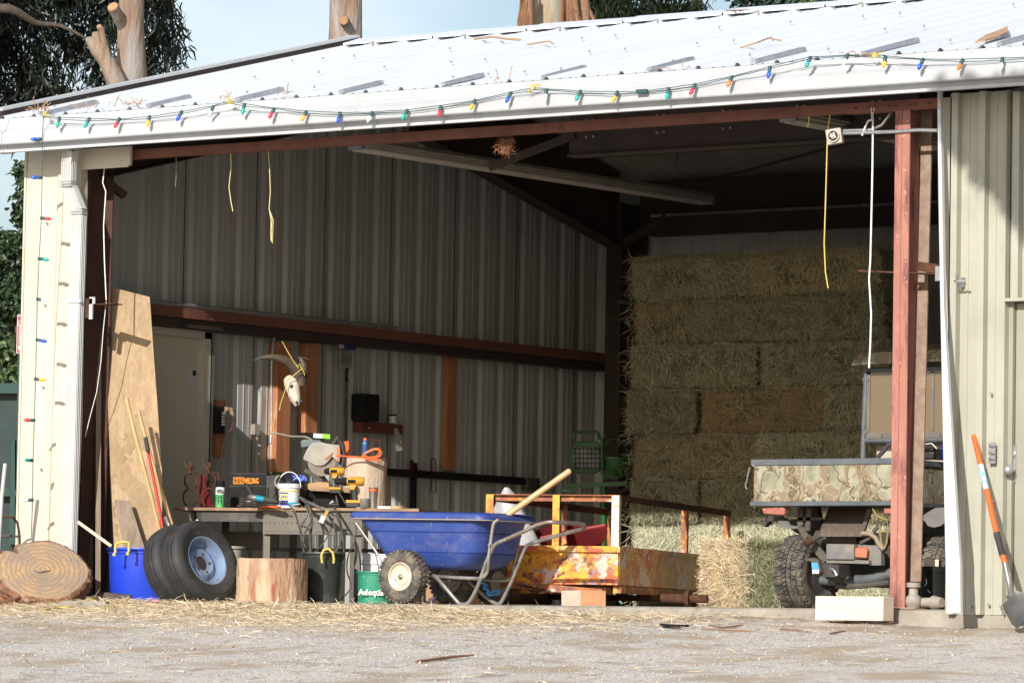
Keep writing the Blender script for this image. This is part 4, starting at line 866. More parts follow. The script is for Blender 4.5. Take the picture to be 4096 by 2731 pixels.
# spray can
p = onb(505, v=.05); t = thing('spray_can', p, 'green lacquer spray can with a black cap on the bench', 'spray can')
mb = MB(); mb.lathe([(.03, 0), (.033, .004), (.033, .10)], 24, p); GL = mb.build('can_body', mat('green can print', (.02, .30, .10), (.12, .42, .12), 12, rough=.35), t)
mb = MB(); mb.lathe([(.0332, .098), (.0332, .145), (.030, .152)], 24, p); mb.build('label_band', WHITEP, t)
mb = MB(); mb.lathe([(.031, .150), (.0325, .153), (.0325, .195), (.028, .20)], 24, p); mb.build('cap', BLACKP, t)
mb = MB(); mb.prism([p-hd*.0345+R0*(.026*math.cos(a))+Vector((0, 0, .12+.014*math.sin(a))) for a in np.linspace(0, 2*PI, 20)[:-1]], hd*.004); mb.build('oval_badge', BLACKP, GL)
text('Lacquer', .021, p-hd*.037+R0*-.024+Vector((0, 0, .114)), R0, WHITEM, t, w=.048)
mb = MB(); q = p-hd*.036
for dx in (-.010, .010): mb.beam(q+R0*dx+Vector((0, 0, .025)), q+R0*dx+Vector((0, 0, .085)), .003, .003)
mb.beam(q+R0*-.012+Vector((0, 0, .052)), q+R0*.012+Vector((0, 0, .052)), .003, .006); mb.beam(q+R0*-.010+Vector((0, 0, .08)), q+R0*.010+Vector((0, 0, .08)), .003, .008); mb.build('printed_chair', DUSTY, t)
# welder
p = onb(572, v=.30); t = thing('welding_machine', p, 'black welding machine with orange lettering on the bench', 'welder'); T = frame(p, BYAW-.05)
mb = MB(T); mb.box(-.17, .16, 0, .20, .0, .165); mb.prism([(-.17, .0, .165), (-.17, .20, .165), (-.17, .19, .262), (-.17, .02, .268)], (.30, 0, 0)); mb.build('case', BLACKP, t, smooth=0, bevel=.006)
mb = MB(T); mb.box(.135, .215, .0, .2, .0, .25); mb.cyl((.185, -.003, .10), (.185, -.015, .10), .018, 14); cs = mb.build('control_panel', BLKRUB, t, smooth=30)
mb = MB(T); mb.beam((-.17, -.0, .168), (.15, -.0, .168), .004, .004); mb.beam((-.17, .018, .262), (.13, .018, .262), .004, .004)
for k_ in range(3):
    for j in range(5): mb.box(-.075+k_*.05, -.038+k_*.05, -.004, .0, .03+j*.012, .034+j*.012)
mb.build('vents', DUSTY, t)
OR_ = mat('orange print', (.85, .30, .03), rough=.4)
q = T @ Vector((-.125, .0005, .190)); xd = T.to_3x3() @ Vector((1, 0, 0))
mb = MB(T); 
for (a, b, c_, d_) in ((-.13, -.045, .185, .188), (-.13, -.045, .232, .235)): mb.box(a, b, -.003, .0, c_, d_)
for a in (-.13, -.048): mb.box(a, a+.003, -.003, .0, .185, .235)
mb.build('badge_frame', OR_, t)
text('CHICAGO', .023, T @ Vector((-.124, -.002, .213)), xd, OR_, t, bold=.0004, w=.073); text('ELECTRIC', .023, T @ Vector((-.124, -.002, .190)), xd, OR_, t, bold=.0004, w=.073); text('WELDING', .058, T @ Vector((-.041, -.002, .189)), xd, OR_, t, bold=.0012, w=.115)
# angle grinder
p = onb(598, v=.03); t = thing('angle_grinder', p, 'teal and black angle grinder lying on the front of the bench', 'grinder')
a = at(574, 1141, z=33.4); b = at(640, 1152, z=33.3); d = (b-a)
mb = MB(); mb.cyl(a+d*.22, a+d*.52, .024, 14, .022); mb.build('teal_housing', mat('teal tool plastic', (.0, .20, .27), (.02, .26, .33), 20, rough=.4), t)
mb = MB(); mb.tube([a+d*.5, a+d*.6, a+d*.85, a+d*.95], [.022, .024, .022, .012], 12); mb.tube([a+d*.95, a+d*1.1], .006, 6); mb.build('rear_grip', BLKRUB, t)
mb = MB(); mb.tube([a-d*.06, a+d*.08, a+d*.24], [.014, .026, .024], 12); mb.cyl(a+Vector((0, 0, -.03)), a+Vector((0, 0, -.035)), .045, 20); mb.build('gear_head', STEEL, t)
mb = MB(); mb.cyl(a+d*.05+Vector((0, 0, .02)), at(566, 1112, z=33.4), .010, 10, .013); mb.build('side_handle', BLKRUB, t)
CB = mat('black cable', (.03, .03, .03), (.10, .10, .095), 20, rough=.45)
def cable(pts, r, label, name='cable', m=CB, z=33.3, ends=None):
    mb = MB(); P = [at(q[0], q[1], z=q[2] if len(q) > 2 else z) for q in pts]; Q = []
    for i in range(len(P)-1):
        p0, p1, p2, p3 = P[max(i-1, 0)], P[i], P[i+1], P[min(i+2, len(P)-1)]
        for k_ in range(6):
            s = k_/6; Q.append(.5*((2*p1)+(p2-p0)*s+(2*p0-5*p1+4*p2-p3)*s*s+(3*p1-p0-3*p2+p3)*s**3))
    Q.append(P[-1]); mb.tube(Q, r, 8); return solo(mb, name, m, label, 'cable')
cable([(642, 1152), (665, 1160), (680, 1185), (690, 1220), (703, 1260), (712, 1275), (730, 1320), (755, 1378)], .006, 'thin black cable dropping from the grinder in front of the bench', z=33.15)
# tools on the bench front
mb = MB(); mb.tube([onb(600, v=.0)+Vector((0, -.01, .006)), onb(652, v=.0)+Vector((0, -.01, .006))], .008, 8); solo(mb, 'chisel', ORANGE, 'orange handled tool lying under the grinder', 'hand tool')
mb = MB(); mb.tube([onb(640, v=.0)+Vector((0, -.01, .012)), onb(676, v=.0)+Vector((0, -.01, .022)), onb(692, v=.0)+Vector((0, -.01, .03))], [.012, .009, .006], 8); solo(mb, 'pliers', STEEL, 'worn steel pliers in front of the white pail', 'pliers')
# white pail
p = onb(664, v=.04); t = thing('pail', p, 'white plastic pail with a blue GRAND CALM label on the bench', 'pail')
mb = MB(); mb.lathe([(.068, 0), (.071, .006), (.079, .145), (.087, .147), (.088, .175), (.084, .178), (.080, .178), (.076, .16)], 40, p); mb.build('pail_body', WHITEP, t)
def wrap(r0, r1, z0, z1, a0, a1, m, nm):
    mb = MB(); n = 14; V = []
    for i in range(n+1):
        a = a0+(a1-a0)*i/n; d = R0*math.sin(a)-hd*math.cos(a)
        V += [p+d*r0+Vector((0, 0, z0)), p+d*r1+Vector((0, 0, z1))]
    mb.add(V, [(2*i, 2*i+2, 2*i+3, 2*i+1) for i in range(n)]); mb.build(nm, m, t)
wrap(.0735, .0775, .02, .115, -1.15, -.05, mat('blue label', (.01, .02, .32), rough=.4), 'blue_label'); wrap(.0735, .0775, .045, .115, -.05, 1.2, mat('pale label', (.55, .68, .75), (.75, .78, .8), 40, rough=.4), 'pale_label')
wrap(.078, .0785, .118, .13, -1.2, 1.2, mat('yellow label', (.7, .5, .1), rough=.4), 'yellow_stripe'); wrap(.0733, .0745, .018, .043, -.05, 1.2, mat('sky blue label', (.05, .35, .65), rough=.4), 'blue_stripe')
YL = mat('yellow print', (.85, .78, .25), rough=.4)
text('GRAND', .027, p-hd*.079+R0*-.066+Vector((0, 0, .086)), R0, YL, t, bold=.001, w=.060); text('CALM', .033, p-hd*.079+R0*-.067+Vector((0, 0, .056)), R0, YL, t, bold=.0014, w=.062)
mb = MB(); mb.tube([p+R0*(.083*math.cos(a))-hd*.03+Vector((0, 0, .16+.105*math.sin(a))) for a in np.linspace(-.05, PI+.05, 15)], .0035, 6); mb.build('handle', WHITEP, t)
# welding helmet
p = onb(671, v=.24); t = thing('welding_helmet', p, 'black welding helmet with blue flames behind the white pail', 'helmet')
mb = MB(); mb.sphere(p+Vector((0, 0, .14)), .135, 20, sz=1.0, sx=.95, sy=1.0); mb.build('helmet_shell', mat('glossy black', (.02, .02, .025), rough=.25), t)
FLM = mat('blue flame print', (.03, .06, .75), (.25, .35, .9), 40, rough=.3)
mb = MB()
for k_ in range(6):
    a0 = .1+.22*k_; P = []
    for s in np.linspace(0, 1, 6):
        th = .55+.5*s; ph = a0+.15*math.sin(s*5+k_); P.append(p+Vector((0, 0, .14))+(R0*math.sin(ph)*math.cos(th)*1.0-hd*math.cos(ph)*math.cos(th)*1.0)*.137+Vector((0, 0, .13*math.sin(th))))
    mb.tube(P, [.006, .008, .007, .005, .003, .001], 5)
mb.build('flame', FLM, t)
# mitre saw
SAW = thing('mitre_saw', onb(740, v=.25), 'grey mitre saw with a round toothed blade raised over its base', 'mitre saw'); zs = 33.85
SG = mat('dusty grey tool plastic', (.27, .25, .22), (.36, .33, .28), 8, rough=.5, spots=((.42, .33, .2), 6, .55, .7))
mb = MB(); plate([(632+(x/3.485)/S, 947.5+(y/3.485)/S, zs) for x, y in ((400, 600), (440, 520), (480, 460), (520, 420), (640, 408), (720, 430), (800, 440), (900, 450), (900, 680), (850, 668), (790, 610), (740, 680), (690, 725), (630, 745), (560, 738), (470, 690), (390, 655))], .05, mb); gd = mb.build('blade_guard', SG, SAW, smooth=0, bevel=.006)
mb = MB(); plate([(773, 1026, zs-.008), (781, 1027, zs-.008), (780, 1060, zs-.008), (774, 1058, zs-.008)], .006, mb); plate([(745, 1052, zs-.008), (763, 1038, zs-.008), (765, 1041, zs-.008), (747, 1056, zs-.008)], .006, mb); mb.build('vent_panel', mat('orange grey print', (.45, .16, .08), rough=.5), gd, smooth=0)
c_ = at(739, 1061, z=zs+.025); M = view_matrix(c_, (.12, 1, 0)); n = 60
mb = MB(M); P = []
for i in range(n*2): a = PI*i/n; r_ = .100 if i % 2 else .107; P.append((r_*math.cos(a), r_*math.sin(a), 0))
mb.prism(P, (0, 0, .003)); mb.cyl((0, 0, -.004), (0, 0, .008), .03, 20); mb.build('saw_blade', mat('dull blade steel', (.24, .20, .16), (.17, .13, .10), 10, rough=.5), SAW, smooth=0)
mb = MB(); plate([(690, 1012, zs+.1), (702, 1009, zs+.1), (738, 1011, zs+.1), (738, 1024, zs+.1), (712, 1026, zs+.1), (692, 1028, zs+.1)], .14, mb); mb.build('motor', mat('blue grey plastic', (.12, .15, .165), rough=.5), SAW, smooth=0, bevel=.008)
mb = MB(); mb.tube([at(765, 1020, z=zs+.05), at(776, 1004, z=zs+.05), at(785, 1020, z=zs+.05), at(790, 1044, z=zs+.05), at(786, 1068, z=zs+.05)], [.02, .022, .022, .02, .03], 10); mb.build('handle_grip', BLKRUB, SAW)
mb = MB(); mb.beam(at(718, 1074, z=zs+.06), at(760, 1122, z=zs+.12), .05, .05, hd); mb.beam(at(700, 1078, z=zs+.02), at(740, 1105, z=zs+.02), .03, .03, hd); mb.build('pivot_arm', DUSTY, SAW)
mb = MB(); plate([(700, 1124, 33.72), (800, 1124, 33.72), (806, 1166, 33.72), (694, 1164, 33.72)], .30, mb); mb.build('saw_base', BLACKP, SAW, smooth=0, bevel=.006)
mb = MB(); plate([(712, 1118, 33.62), (802, 1119, 33.62), (804, 1131, 33.62), (712, 1126, 33.62)], .30, mb); mb.build('base_table', mat('sawdusty board', (.34, .22, .14), (.22, .15, .1), 8, rough=.85), SAW, smooth=0)
mb = MB(); mb.tube([at(765, 1150, z=33.6), at(755, 1157, z=33.6), at(776, 1158, z=33.6), at(772, 1138, z=33.6)], .007, 6); mb.build('clamp', STEEL, SAW)
mb = MB(); plate([(707, 1110, 33.7), (733, 1106, 33.7), (755, 1108, 33.7), (756, 1122, 33.7), (707, 1124, 33.7)], .12, mb); solo(mb, 'carton', CARDB, 'small open cardboard box between the white pail and the saw', 'box', smooth=0)
mb = MB(); plate([(720, 995, zs+.12), (740, 996, zs+.12), (740, 1006, zs+.12), (720, 1005, zs+.12)], .12, mb); mb.mi = 1; plate([(740.2, 996, zs+.12), (758, 997, zs+.12), (758, 1008, zs+.12), (740.2, 1006, zs+.12)], .12, mb)
solo(mb, 'small_carton', [WHITEP, mat('lime print', (.22, .55, .03), rough=.5)], 'small white and lime green carton on top of the mitre saw', 'carton', smooth=0)
# drills
def drill(x, y, label, dirn, z, tilt=0.0, sc2=1.0, chuck=True):
    o = at(x, y, z=z); t = thing('cordless_drill', o, label, 'cordless drill', 'yellow cordless tools on the bench')
    M = Matrix.Translation(o) @ Matrix.Rotation(YAW, 4, 'Z') @ Matrix.Rotation(tilt, 4, 'Y') @ Matrix.Scale(sc2, 4)
    s = dirn
    mb = MB(M); mb.tube([(s*-.075, 0, .185), (s*-.065, 0, .186), (s*.0, 0, .186), (s*.055, 0, .184)], [.026, .033, .034, .029], 14); mb.prism([(-.028, -.02, .165), (.024, -.02, .165), (s*.01+.014, -.02, .125), (s*.01-.02, -.02, .125)], (0, .04, 0)); bd = mb.build('drill_body', YELL, t, bevel=.003)
    mb = MB(M); mb.box(-.045, .012, -.0365, -.033, .175, .197)
    mb.build('name_panel', BLACKP, bd)
    mb = MB(M); mb.tube([(0, 0, .15), (s*-.006, 0, .10), (s*-.012, 0, .045)], [.020, .019, .022], 12); mb.box(-.03-s*.0, -.0+s*.01, -.015, .015, .12, .14); mb.build('grip', BLKRUB, t)
    if chuck: mb = MB(M); mb.tube([(s*.052, 0, .184), (s*.085, 0, .184), (s*.088, 0, .184), (s*.13, 0, .184), (s*.145, 0, .184)], [.031, .029, .023, .022, .010], 14); mb.build('chuck', BLACKP, t)
    else: mb = MB(M); mb.tube([(s*.052, 0, .184), (s*.085, 0, .184), (s*.10, 0, .184)], [.03, .024, .012], 14); mb.build('chuck', BLACKP, t)
    mb = MB(M); mb.box(-.055, .05, -.036, .036, .028, .05); mb.build('battery_clip', YELL, t, bevel=.004)
    mb = MB(M); mb.box(-.052, .045, -.034, .034, .0, .028); mb.build('battery', BLKRUB, t, bevel=.004); return t
drill(812, 1164, 'cordless drill standing at the right of the bench, chuck pointing left', -1, 33.35)
drill(770, 1132, 'smaller yellow impact driver standing on the saw base, nose pointing left', -1, 33.55, sc2=.86, chuck=False)
# steel tumbler and jar
p = onb(857, v=.02); t = thing('tumbler', p, 'shiny steel tumbler with an orange band beside the drill', 'tumbler')
mb = MB(); mb.lathe([(.026, 0), (.034, .15), (.035, .152), (.035, .156), (.030, .156)], 24, p); mb.build('cup', STEEL, t)
mb = MB(); mb.lathe([(.0345, .128), (.036, .13), (.036, .141), (.0348, .143)], 24, p, caps=False); mb.build('band', ORANGE, t)
mb = MB(); p = onb(838, v=-.01); mb.lathe([(.03, 0), (.036, .01), (.036, .07), (.03, .075)], 16, p); solo(mb, 'jar', mat('dull clear plastic', (.22, .2, .17), (.12, .11, .1), 20, rough=.2), 'cloudy plastic jar between the drill and the tumbler', 'jar')
# upright log on the bench
stump(33.95, 787, 888, 1052, 1168, PALELOG, RINGS, 'pale barked log section standing upright on the bench', .02, 'log', seed=3)
# orange cord on the log
cable([(772, 1046), (800, 1048), (830, 1050), (850, 1052), (868, 1050), (876, 1040), (868, 1030), (850, 1034), (836, 1044), (850, 1050), (866, 1046), (872, 1036), (862, 1032), (842, 1040), (832, 1048), (850, 1056), (876, 1056)], .0062, 'orange extension cord coiled on top of the upright log', 'extension_cord', ORANGE, 33.75)
p = at(838, 1051, z=33.9); t = thing('bottle', p, 'blue bottle with an orange cap on the upright log', 'bottle')
mb = MB(); mb.lathe([(.021, 0), (.022, .004), (.022, .085), (.023, .088), (.023, .10), (.021, .115), (.013, .13)], 20, p); mb.build('bottle_body', mat('dark blue fluid', (.03, .09, .22), (.05, .14, .3), 9, rough=.25), t)
mb = MB(); mb.lathe([(.013, .128), (.013, .145), (.012, .146)], 14, p); mb.build('cap', ORANGE, t)
mb = MB(); plate([(787, 1014, 34.1), (801, 1012, 34.1), (802, 1050, 34.1), (786, 1050, 34.1)], .03, mb); solo(mb, 'spirit_level', ORANGE, 'short orange level standing behind the saw handle', 'level', smooth=0)
mb = MB(); mb.tube([at(x, y, z=33.95) for x, y in [(838, 1045), (836, 1014), (842, 1011), (870, 1011), (873, 1018), (872, 1048)]], .006, 6); solo(mb, 'iron_stirrup', RUSTY, 'rusty square iron handle standing on the log behind the cord', 'handle')
# masking tape and flat package near the barrow lip
p = onb(912, v=.02); mb = MB(); mb.lathe([(.05, 0), (.05, .022), (.036, .022), (.036, 0)], 24, p, caps=False); solo(mb, 'tape_roll', mat('tan tape', (.45, .3, .16), rough=.6), 'roll of tan tape lying at the right end of the bench', 'tape')
mb = MB(TB); mb.box(BL*.83, BL*.90, .0, .08, BZ+.002, BZ+.02); solo(mb, 'plastic_pack', WHITEP, 'crumpled clear plastic pack beside the tape roll', 'package')
# cables hanging from the bench front, with clamp
cable([(690, 1142, 33.4), (702, 1152, 33.2), (712, 1170), (716, 1200), (712, 1240), (716, 1275), (735, 1292), (760, 1280), (780, 1250), (784, 1220), (778, 1190), (768, 1165, 33.3)], .0095, 'thick dark welding cable looped over the bench edge', z=33.1)
cable([(712, 1160, 33.2), (716, 1190), (700, 1225), (697, 1262), (716, 1300), (755, 1324), (784, 1300), (790, 1260), (783, 1212), (770, 1185), (745, 1172, 33.2)], .0065, 'thinner black welding cable in a wide loop below the bench', z=33.05)
cable([(765, 1190, 33.2), (758, 1220), (740, 1250), (715, 1275), (705, 1287)], .005, 'dark cable running from the clamp down to the low stump', z=33.1)
cable([(818, 1205, 33.2), (816, 1240), (800, 1275), (797, 1310), (806, 1345), (790, 1370), (770, 1384)], .005, 'thin dark cable hanging beside the bench leg by the barrow', z=33.1)
mb = MB(); a = at(696, 1148, z=33.25); b = at(737, 1166, z=33.1); mb.tube([a, a.lerp(b, .5), b], [.014, .013, .009], 8); mb.tube([b, at(752, 1172, z=33.1), at(764, 1172, z=33.1)], [.012, .015, .006], 8); mb.mi = 1; mb.beam(at(752, 1172, z=33.05), at(742, 1196, z=33.05), .02, .02, hd); mb.mi = 2; mb.beam(at(744, 1184, z=33.03), at(737, 1200, z=33.03), .035, .022, hd)
solo(mb, 'ground_clamp', [STEEL, YELL, WHITEM], 'yellow tagged steel ground clamp hanging over the bench edge', 'clamp')

cable([(655, 1100, 33.9), (640, 1092), (632, 1110), (648, 1128), (662, 1140)], .007, 'short grey cable end sticking up beside the welding helmet', z=33.5, m=GREYP)
cable([(700, 1146, 33.2), (706, 1180), (690, 1215), (705, 1262), (740, 1290), (768, 1262), (772, 1222), (758, 1188), (742, 1170, 33.2)], .008, 'middle black welding cable looping between the other two below the bench', z=33.12)
cable([(778, 1130, 33.5), (790, 1150), (802, 1168), (812, 1190)], .005, 'thin black cord falling from the saw behind the barrow lip', z=33.4)
for (x_, v_, L_, lab_, m_) in ((618, .10, .10, 'rusty file lying behind the angle grinder', RUSTY), (632, .16, .12, 'long steel scraper pointing up behind the angle grinder', STEEL), (700, -.01, .07, 'small dark wrench lying right of the white pail', DUSTY), (545, .06, .05, 'small curl of rusty wire in front of the welding machine', RUSTY)):
    q_ = onb(x_, v=v_)+Vector((0, 0, .012)); mb = MB(); mb.tube([q_, q_+R0*L_*.5+Vector((0, 0, .01)), q_+R0*L_+Vector((0, 0, .03))], [.008, .010, .006], 7); solo(mb, 'hand_tool', m_, lab_, 'hand tool')
# ---------------------------------------------------------------- things on the side wall
def wallbox(x0, x1, y0, y1, X0, X1, mb=None):
    a = at(x0, y0, X=X1); b = at(x1, y1, X=X1); mb = mb or MB(); mb.box(X0, X1, a.y, b.y, min(a.z, b.z), max(a.z, b.z)); return mb
solo(wallbox(640, 664, 785, 1085, .01, .10), 'wall_stud', STUD, 'long orange brown stud on the wall left of the skull', 'timber', smooth=0)
solo(wallbox(706, 728, 788, 995, .01, .09), 'wall_stud', STUD, 'orange brown stud on the wall right of the skull', 'timber', smooth=0)
solo(wallbox(1030, 1046, 820, 1080, .01, .06), 'wall_stud', STUD, 'thin brown stud on the dark wall far right of the black shelf', 'timber', smooth=0)
solo(wallbox(672, 730, 772, 786, .01, .05), 'wall_bracket', INNER, 'flat grey sheet piece fixed over the two studs', 'sheet', smooth=0)
mb = MB(); P = [at(631, 762, X=.1), at(628, 790, X=.06), at(624, 840, X=.04), at(622, 1150, X=.04)]; mb.tube(P, .013, 10); q = at(622, 1000, X=.04); mb.cyl(q, q-Vector((0, 0, .06)), .018, 10); solo(mb, 'wall_conduit', GALV, 'long galvanised conduit down the wall left of the stud', 'conduit')
mb = MB(); mb.cyl(at(590, 1000, X=.04), at(590, 1140, X=.04), .011, 10); q = at(590, 986, X=.05); mb.box(.02, .06, q.y-.04, q.y+.03, q.z-.04, q.z+.04); solo(mb, 'outlet_box', GREYP, 'small open outlet box on a short pipe above the welder', 'outlet')
cable([(623, 995, 35.2), (640, 996, 35.1), (670, 1002, 34.8), (700, 1003, 34.5), (716, 1010, 34.3)], .007, 'grey cord running from the conduit to the mitre saw', m=GREYP)
# phone
q = at(503, 980, X=.12); t = thing('wall_phone', (0.05, q.y, q.z), 'dark wall telephone with a tan handset and white keys', 'telephone')
mb = wallbox(497, 515, 918, 1050, .02, .05); mb.build('backboard', STUD, t, smooth=0)
mb = wallbox(497, 518, 932, 995, .05, .12); mb.build('phone_body', BLACKP, t, smooth=0, bevel=.008)
mb = MB(); a = at(521, 940, X=.13); b = at(521, 990, X=.13); m_ = (a+b)/2; mb.tube([a+Vector((0, -.02, 0)), a+Vector((.02, .02, 0)), m_+Vector((.03, .05, 0)), b+Vector((.02, .02, 0)), b+Vector((0, -.02, 0))], [.022, .022, .015, .022, .027], 10); mb.build('handset', mat('tan handset', (.36, .27, .2), rough=.4), t)
mb = MB()
for i in range(4):
    for j in range(3): a = at(510.5+j*2.6, 956+i*6.3, X=.122); mb.box(.12, .124, a.y-.006, a.y+.004, a.z-.007, a.z+.007)
a = at(514, 949, X=.122); mb.box(.12, .124, a.y-.02, a.y+.02, a.z-.01, a.z+.01); mb.build('keys', WHITEP, t)
mb = MB(); P = []
pts = [at(520, 1000, X=.13), at(512, 1030, X=.12), at(505, 1065, X=.11), at(503, 1090, X=.11)]
for i in range(150):
    s = i/149*3; k_ = min(int(s), 2); c0 = pts[k_].lerp(pts[k_+1], s-k_); a = i*1.25; P.append(c0+Vector((.011*math.cos(a), .011*math.sin(a), 0)))
mb.tube(P, .0028, 5); mb.build('coiled_cord', GREYP, t)
# skull with horns
zk = 35.1; p = at(680, 905, z=zk); t = thing('horned_skull', p, 'weathered ox skull with two long curved horns hanging on the wall', 'skull')
c_ = at(676, 893, z=zk); mb = MB()
prof = [at(660, 868, z=zk+.02), at(670, 880, z=zk), at(675, 900, z=zk-.03), at(679, 918, z=zk-.05), at(683, 932, z=zk-.06)]
mb.tube(prof, [.035, .062, .052, .042, .018], 14, flat=1.0); mb.sphere(at(665, 880, z=zk-.02), .035, 10); mb.sphere(at(692, 878, z=zk+.02), .028, 10); sk = mb.build('skull', BONE, t, smooth=50)
mb = MB()
for (x, y, r_, dz) in ((670, 888, .016, -.062), (690, 886, .013, -.03), (693, 922, .015, -.075), (681, 924, .010, -.09)): mb.sphere(at(x, y, z=zk+dz), r_, 10, sz=1.2)
mb.build('socket_hollow', DARKST, sk)
mb = MB()
for i in range(6): mb.sphere(at(664+i*3.2, 908+i*4, z=zk-.09), .008, 6)
mb.build('teeth', BONE, sk)
mb = MB(); mb.tube([at(690, 886, z=zk), at(690, 872, z=zk), at(686, 858, z=zk-.01), at(677, 844, z=zk-.03), at(666, 834, z=zk-.05), at(653, 827, z=zk-.08), at(640, 823, z=zk-.10), at(625, 820, z=zk-.13), at(609, 820, z=zk-.15), at(595, 823, z=zk-.17), at(583, 828, z=zk-.19)], [.048, .049, .048, .045, .041, .036, .031, .024, .017, .010, .003], 14); mb.build('horn', HORN, t)
mb = MB(); mb.tube([at(690, 878, z=zk+.03), at(698, 860, z=zk+.08), at(697, 838, z=zk+.12), at(690, 818, z=zk+.12), at(700, 822, z=zk+.1), at(712, 826, z=zk+.1)], [.034, .032, .028, .02, .010, .004], 12); mb.build('horn', HORN, t)
mb = MB()
for P in ([(648, 784), (660, 806), (672, 826), (686, 846)], [(694, 846), (680, 858), (662, 872), (652, 905), (644, 928), (642, 942)], [(690, 842), (697, 852), (700, 862)], [(682, 842), (688, 836), (694, 848)]): mb.tube([at(x, y, z=zk-.1) for x, y in P], .0035, 5)
mb.build('yellow_twine', YROPE, t)
# brush pack, pipe, shelf
t = thing('brush_pack', at(796, 860, X=.1), 'hanging packaged paint brush with a blue header card on the lower girt', 'paint brush')
mb = wallbox(777, 817, 786, 805, .16, .17); cd_ = mb.build('header_card', mat('blue card', (.02, .04, .16), rough=.5), t, smooth=0)
mb = wallbox(778, 790, 790, 801, .171, .173); mb.build('printed_patch', mat('peach print', (.5, .38, .33), rough=.5), cd_)
mb = wallbox(784, 808, 806, 846, .14, .16); mb.build('bristles', mat('clear wrapped bristles', (.13, .12, .1), (.28, .27, .24), 14, rough=.3), t)
mb = MB(); mb.tube([at(797, 846, X=.15), at(796, 858, X=.15), at(796, 876, X=.15)], [.014, .010, .013], 8); mb.build('brush_handle', BLACKP, t)
mb = MB(); mb.cyl(at(796, 876, X=.05), at(794, 1050, X=.05), .010, 10); solo(mb, 'wall_conduit', DUSTY, 'dark vertical pipe on the wall below the packaged brush', 'conduit')
t = thing('wall_shelf', at(880, 985, X=.1), 'dark red wooden ledge on the side wall', 'shelf'); wallbox(833, 925, 968, 998, .02, .12).build('ledge', mat('dark red wood', (.16, .045, .03), (.11, .03, .02), 6, rough=.6, stretch=(4, .5, 4)), t, smooth=0)
mb = MB()
for q_ in ((849, 982), (909, 984)): a = at(*q_, X=.125); mb.sphere(a, .008, 8)
mb.build('bolt_heads', GALV, t)
mb = wallbox(836, 872, 903, 968, .03, .16); solo(mb, 'black_box', BLACKP, 'black box standing on the dark red ledge', 'speaker', smooth=0, bevel=.01)
p = at(902, 971, X=.08); t = thing('paint_tin', p, 'small white tin with a black rim on the dark red ledge', 'tin'); mb = MB(); mb.lathe([(.032, 0), (.032, .055)], 20, p); tn = mb.build('tin_body', WHITEP, t); mb = MB(); mb.lathe([(.0335, .054), (.0335, .068), (.03, .069)], 20, p); mb.build('rim', BLACKP, t); 
mb = MB(); mb.cyl(p+Vector((.03, -.008, .03)), p+Vector((.034, -.008, .03)), .008, 8); mb.build('red_patch', RED, tn)
mb = MB(); P = [(905, 986), (914, 984), (922, 1010), (924, 1034), (910, 1036), (906, 1010)]; plate([(x, y, 36.2) for x, y in P], .03, mb); mb.mi = 1; plate([(918, 1012, 36.18), (923, 1012, 36.18), (923, 1018, 36.18), (918, 1018, 36.18)], .01, mb)
solo(mb, 'tool_package', [mat('dim clear package', (.15, .15, .15), (.06, .06, .06), 15, rough=.2), YELL], 'clear plastic tool package hanging from the dark red ledge', 'package', smooth=0)
mb = MB(); a = at(886, 1091, X=.06); b = at(1216, 1109, X=.06); mb.box(.02, .07, a.y, b.y, 1.08, 1.125); mb.box(.02, .05, a.y, b.y, 1.10, 1.14); a = at(951, 1160, X=.04); mb.box(.01, .05, a.y-.02, a.y+.02, .3, 1.2); solo(mb, 'wall_rail', BLACKP, 'long black rail along the dark wall behind the barrow', 'rail', smooth=0)
mb = wallbox(1213, 1240, 1096, 1127, .02, .09); mb.mi = 1; 
for y_ in (1106, 1117): a = at(1236, y_, X=.095); mb.cyl((.09, a.y, a.z), (.094, a.y, a.z), .016, 10)
solo(mb, 'outlet_box', [DUSTY, BLACKP], 'dark double outlet box at the end of the black rail', 'outlet', smooth=0)
mb = MB(); mb.beam(at(946, 1056, X=.05), at(946, 1090, X=.05), .02, .02); mb.tube([at(990, 1052, X=.06), at(992, 1090, X=.06), at(989, 1130, X=.06), at(1001, 1131, X=.06), at(1002, 1085, X=.06), at(1000, 1054, X=.06), at(990, 1052, X=.06)], .005, 6); solo(mb, 'hacksaw', REDBAR, 'red framed hacksaw hanging on the dark wall', 'hacksaw')
# twine hanging from the header
def twine(pts, Y, label, m=YROPE, r=.0032, fray=0):
    t = None; mb = MB(); P = [at(x, y, Y=Y) for x, y in pts]; mb.tube(P, r, 6)
    if fray:
        for k_ in range(3): o = (k_-1)*.007; mb.tube([P[-fray]+Vector((0, 0, 0)), P[-fray+1]+Vector((o*1.6, 0, 0)), P[-1]+Vector((o, 0, -.01*k_))], r*.6, 5)
    return solo(mb, 'hanging_twine', m, label, 'twine', 'twine hanging from the header')
TW = mat('pale yellow twine', (.62, .56, .26), rough=.8)
twine([(530, 350), (531, 385), (528, 410), (526, 430), (530, 460), (535, 486)], .06, 'shorter pale yellow twine hanging at the left of the opening', TW)
twine([(616, 345), (619, 385), (621, 440), (618, 480), (625, 505), (622, 530), (624, 553)], .06, 'longer frayed pale yellow twine near the left of the opening', TW, fray=4)
twine([(405, 356), (405, 400), (403, 430)], .06, 'short dark twine end near the left column', WOODG, .003)
twine([(1907, 262), (1901, 300), (1898, 400), (1896, 470), (1893, 560), (1896, 625), (1902, 662)], .05, 'long yellow rope hanging left of the white rope', YROPE, .0045)
twine([(2002, 243), (2005, 275), (2004, 380), (2001, 520), (1999, 600), (1996, 640), (2001, 720), (1999, 790), (1996, 845)], -.0, 'long white rope hanging from the header beside the red post', WROPE, .0062)
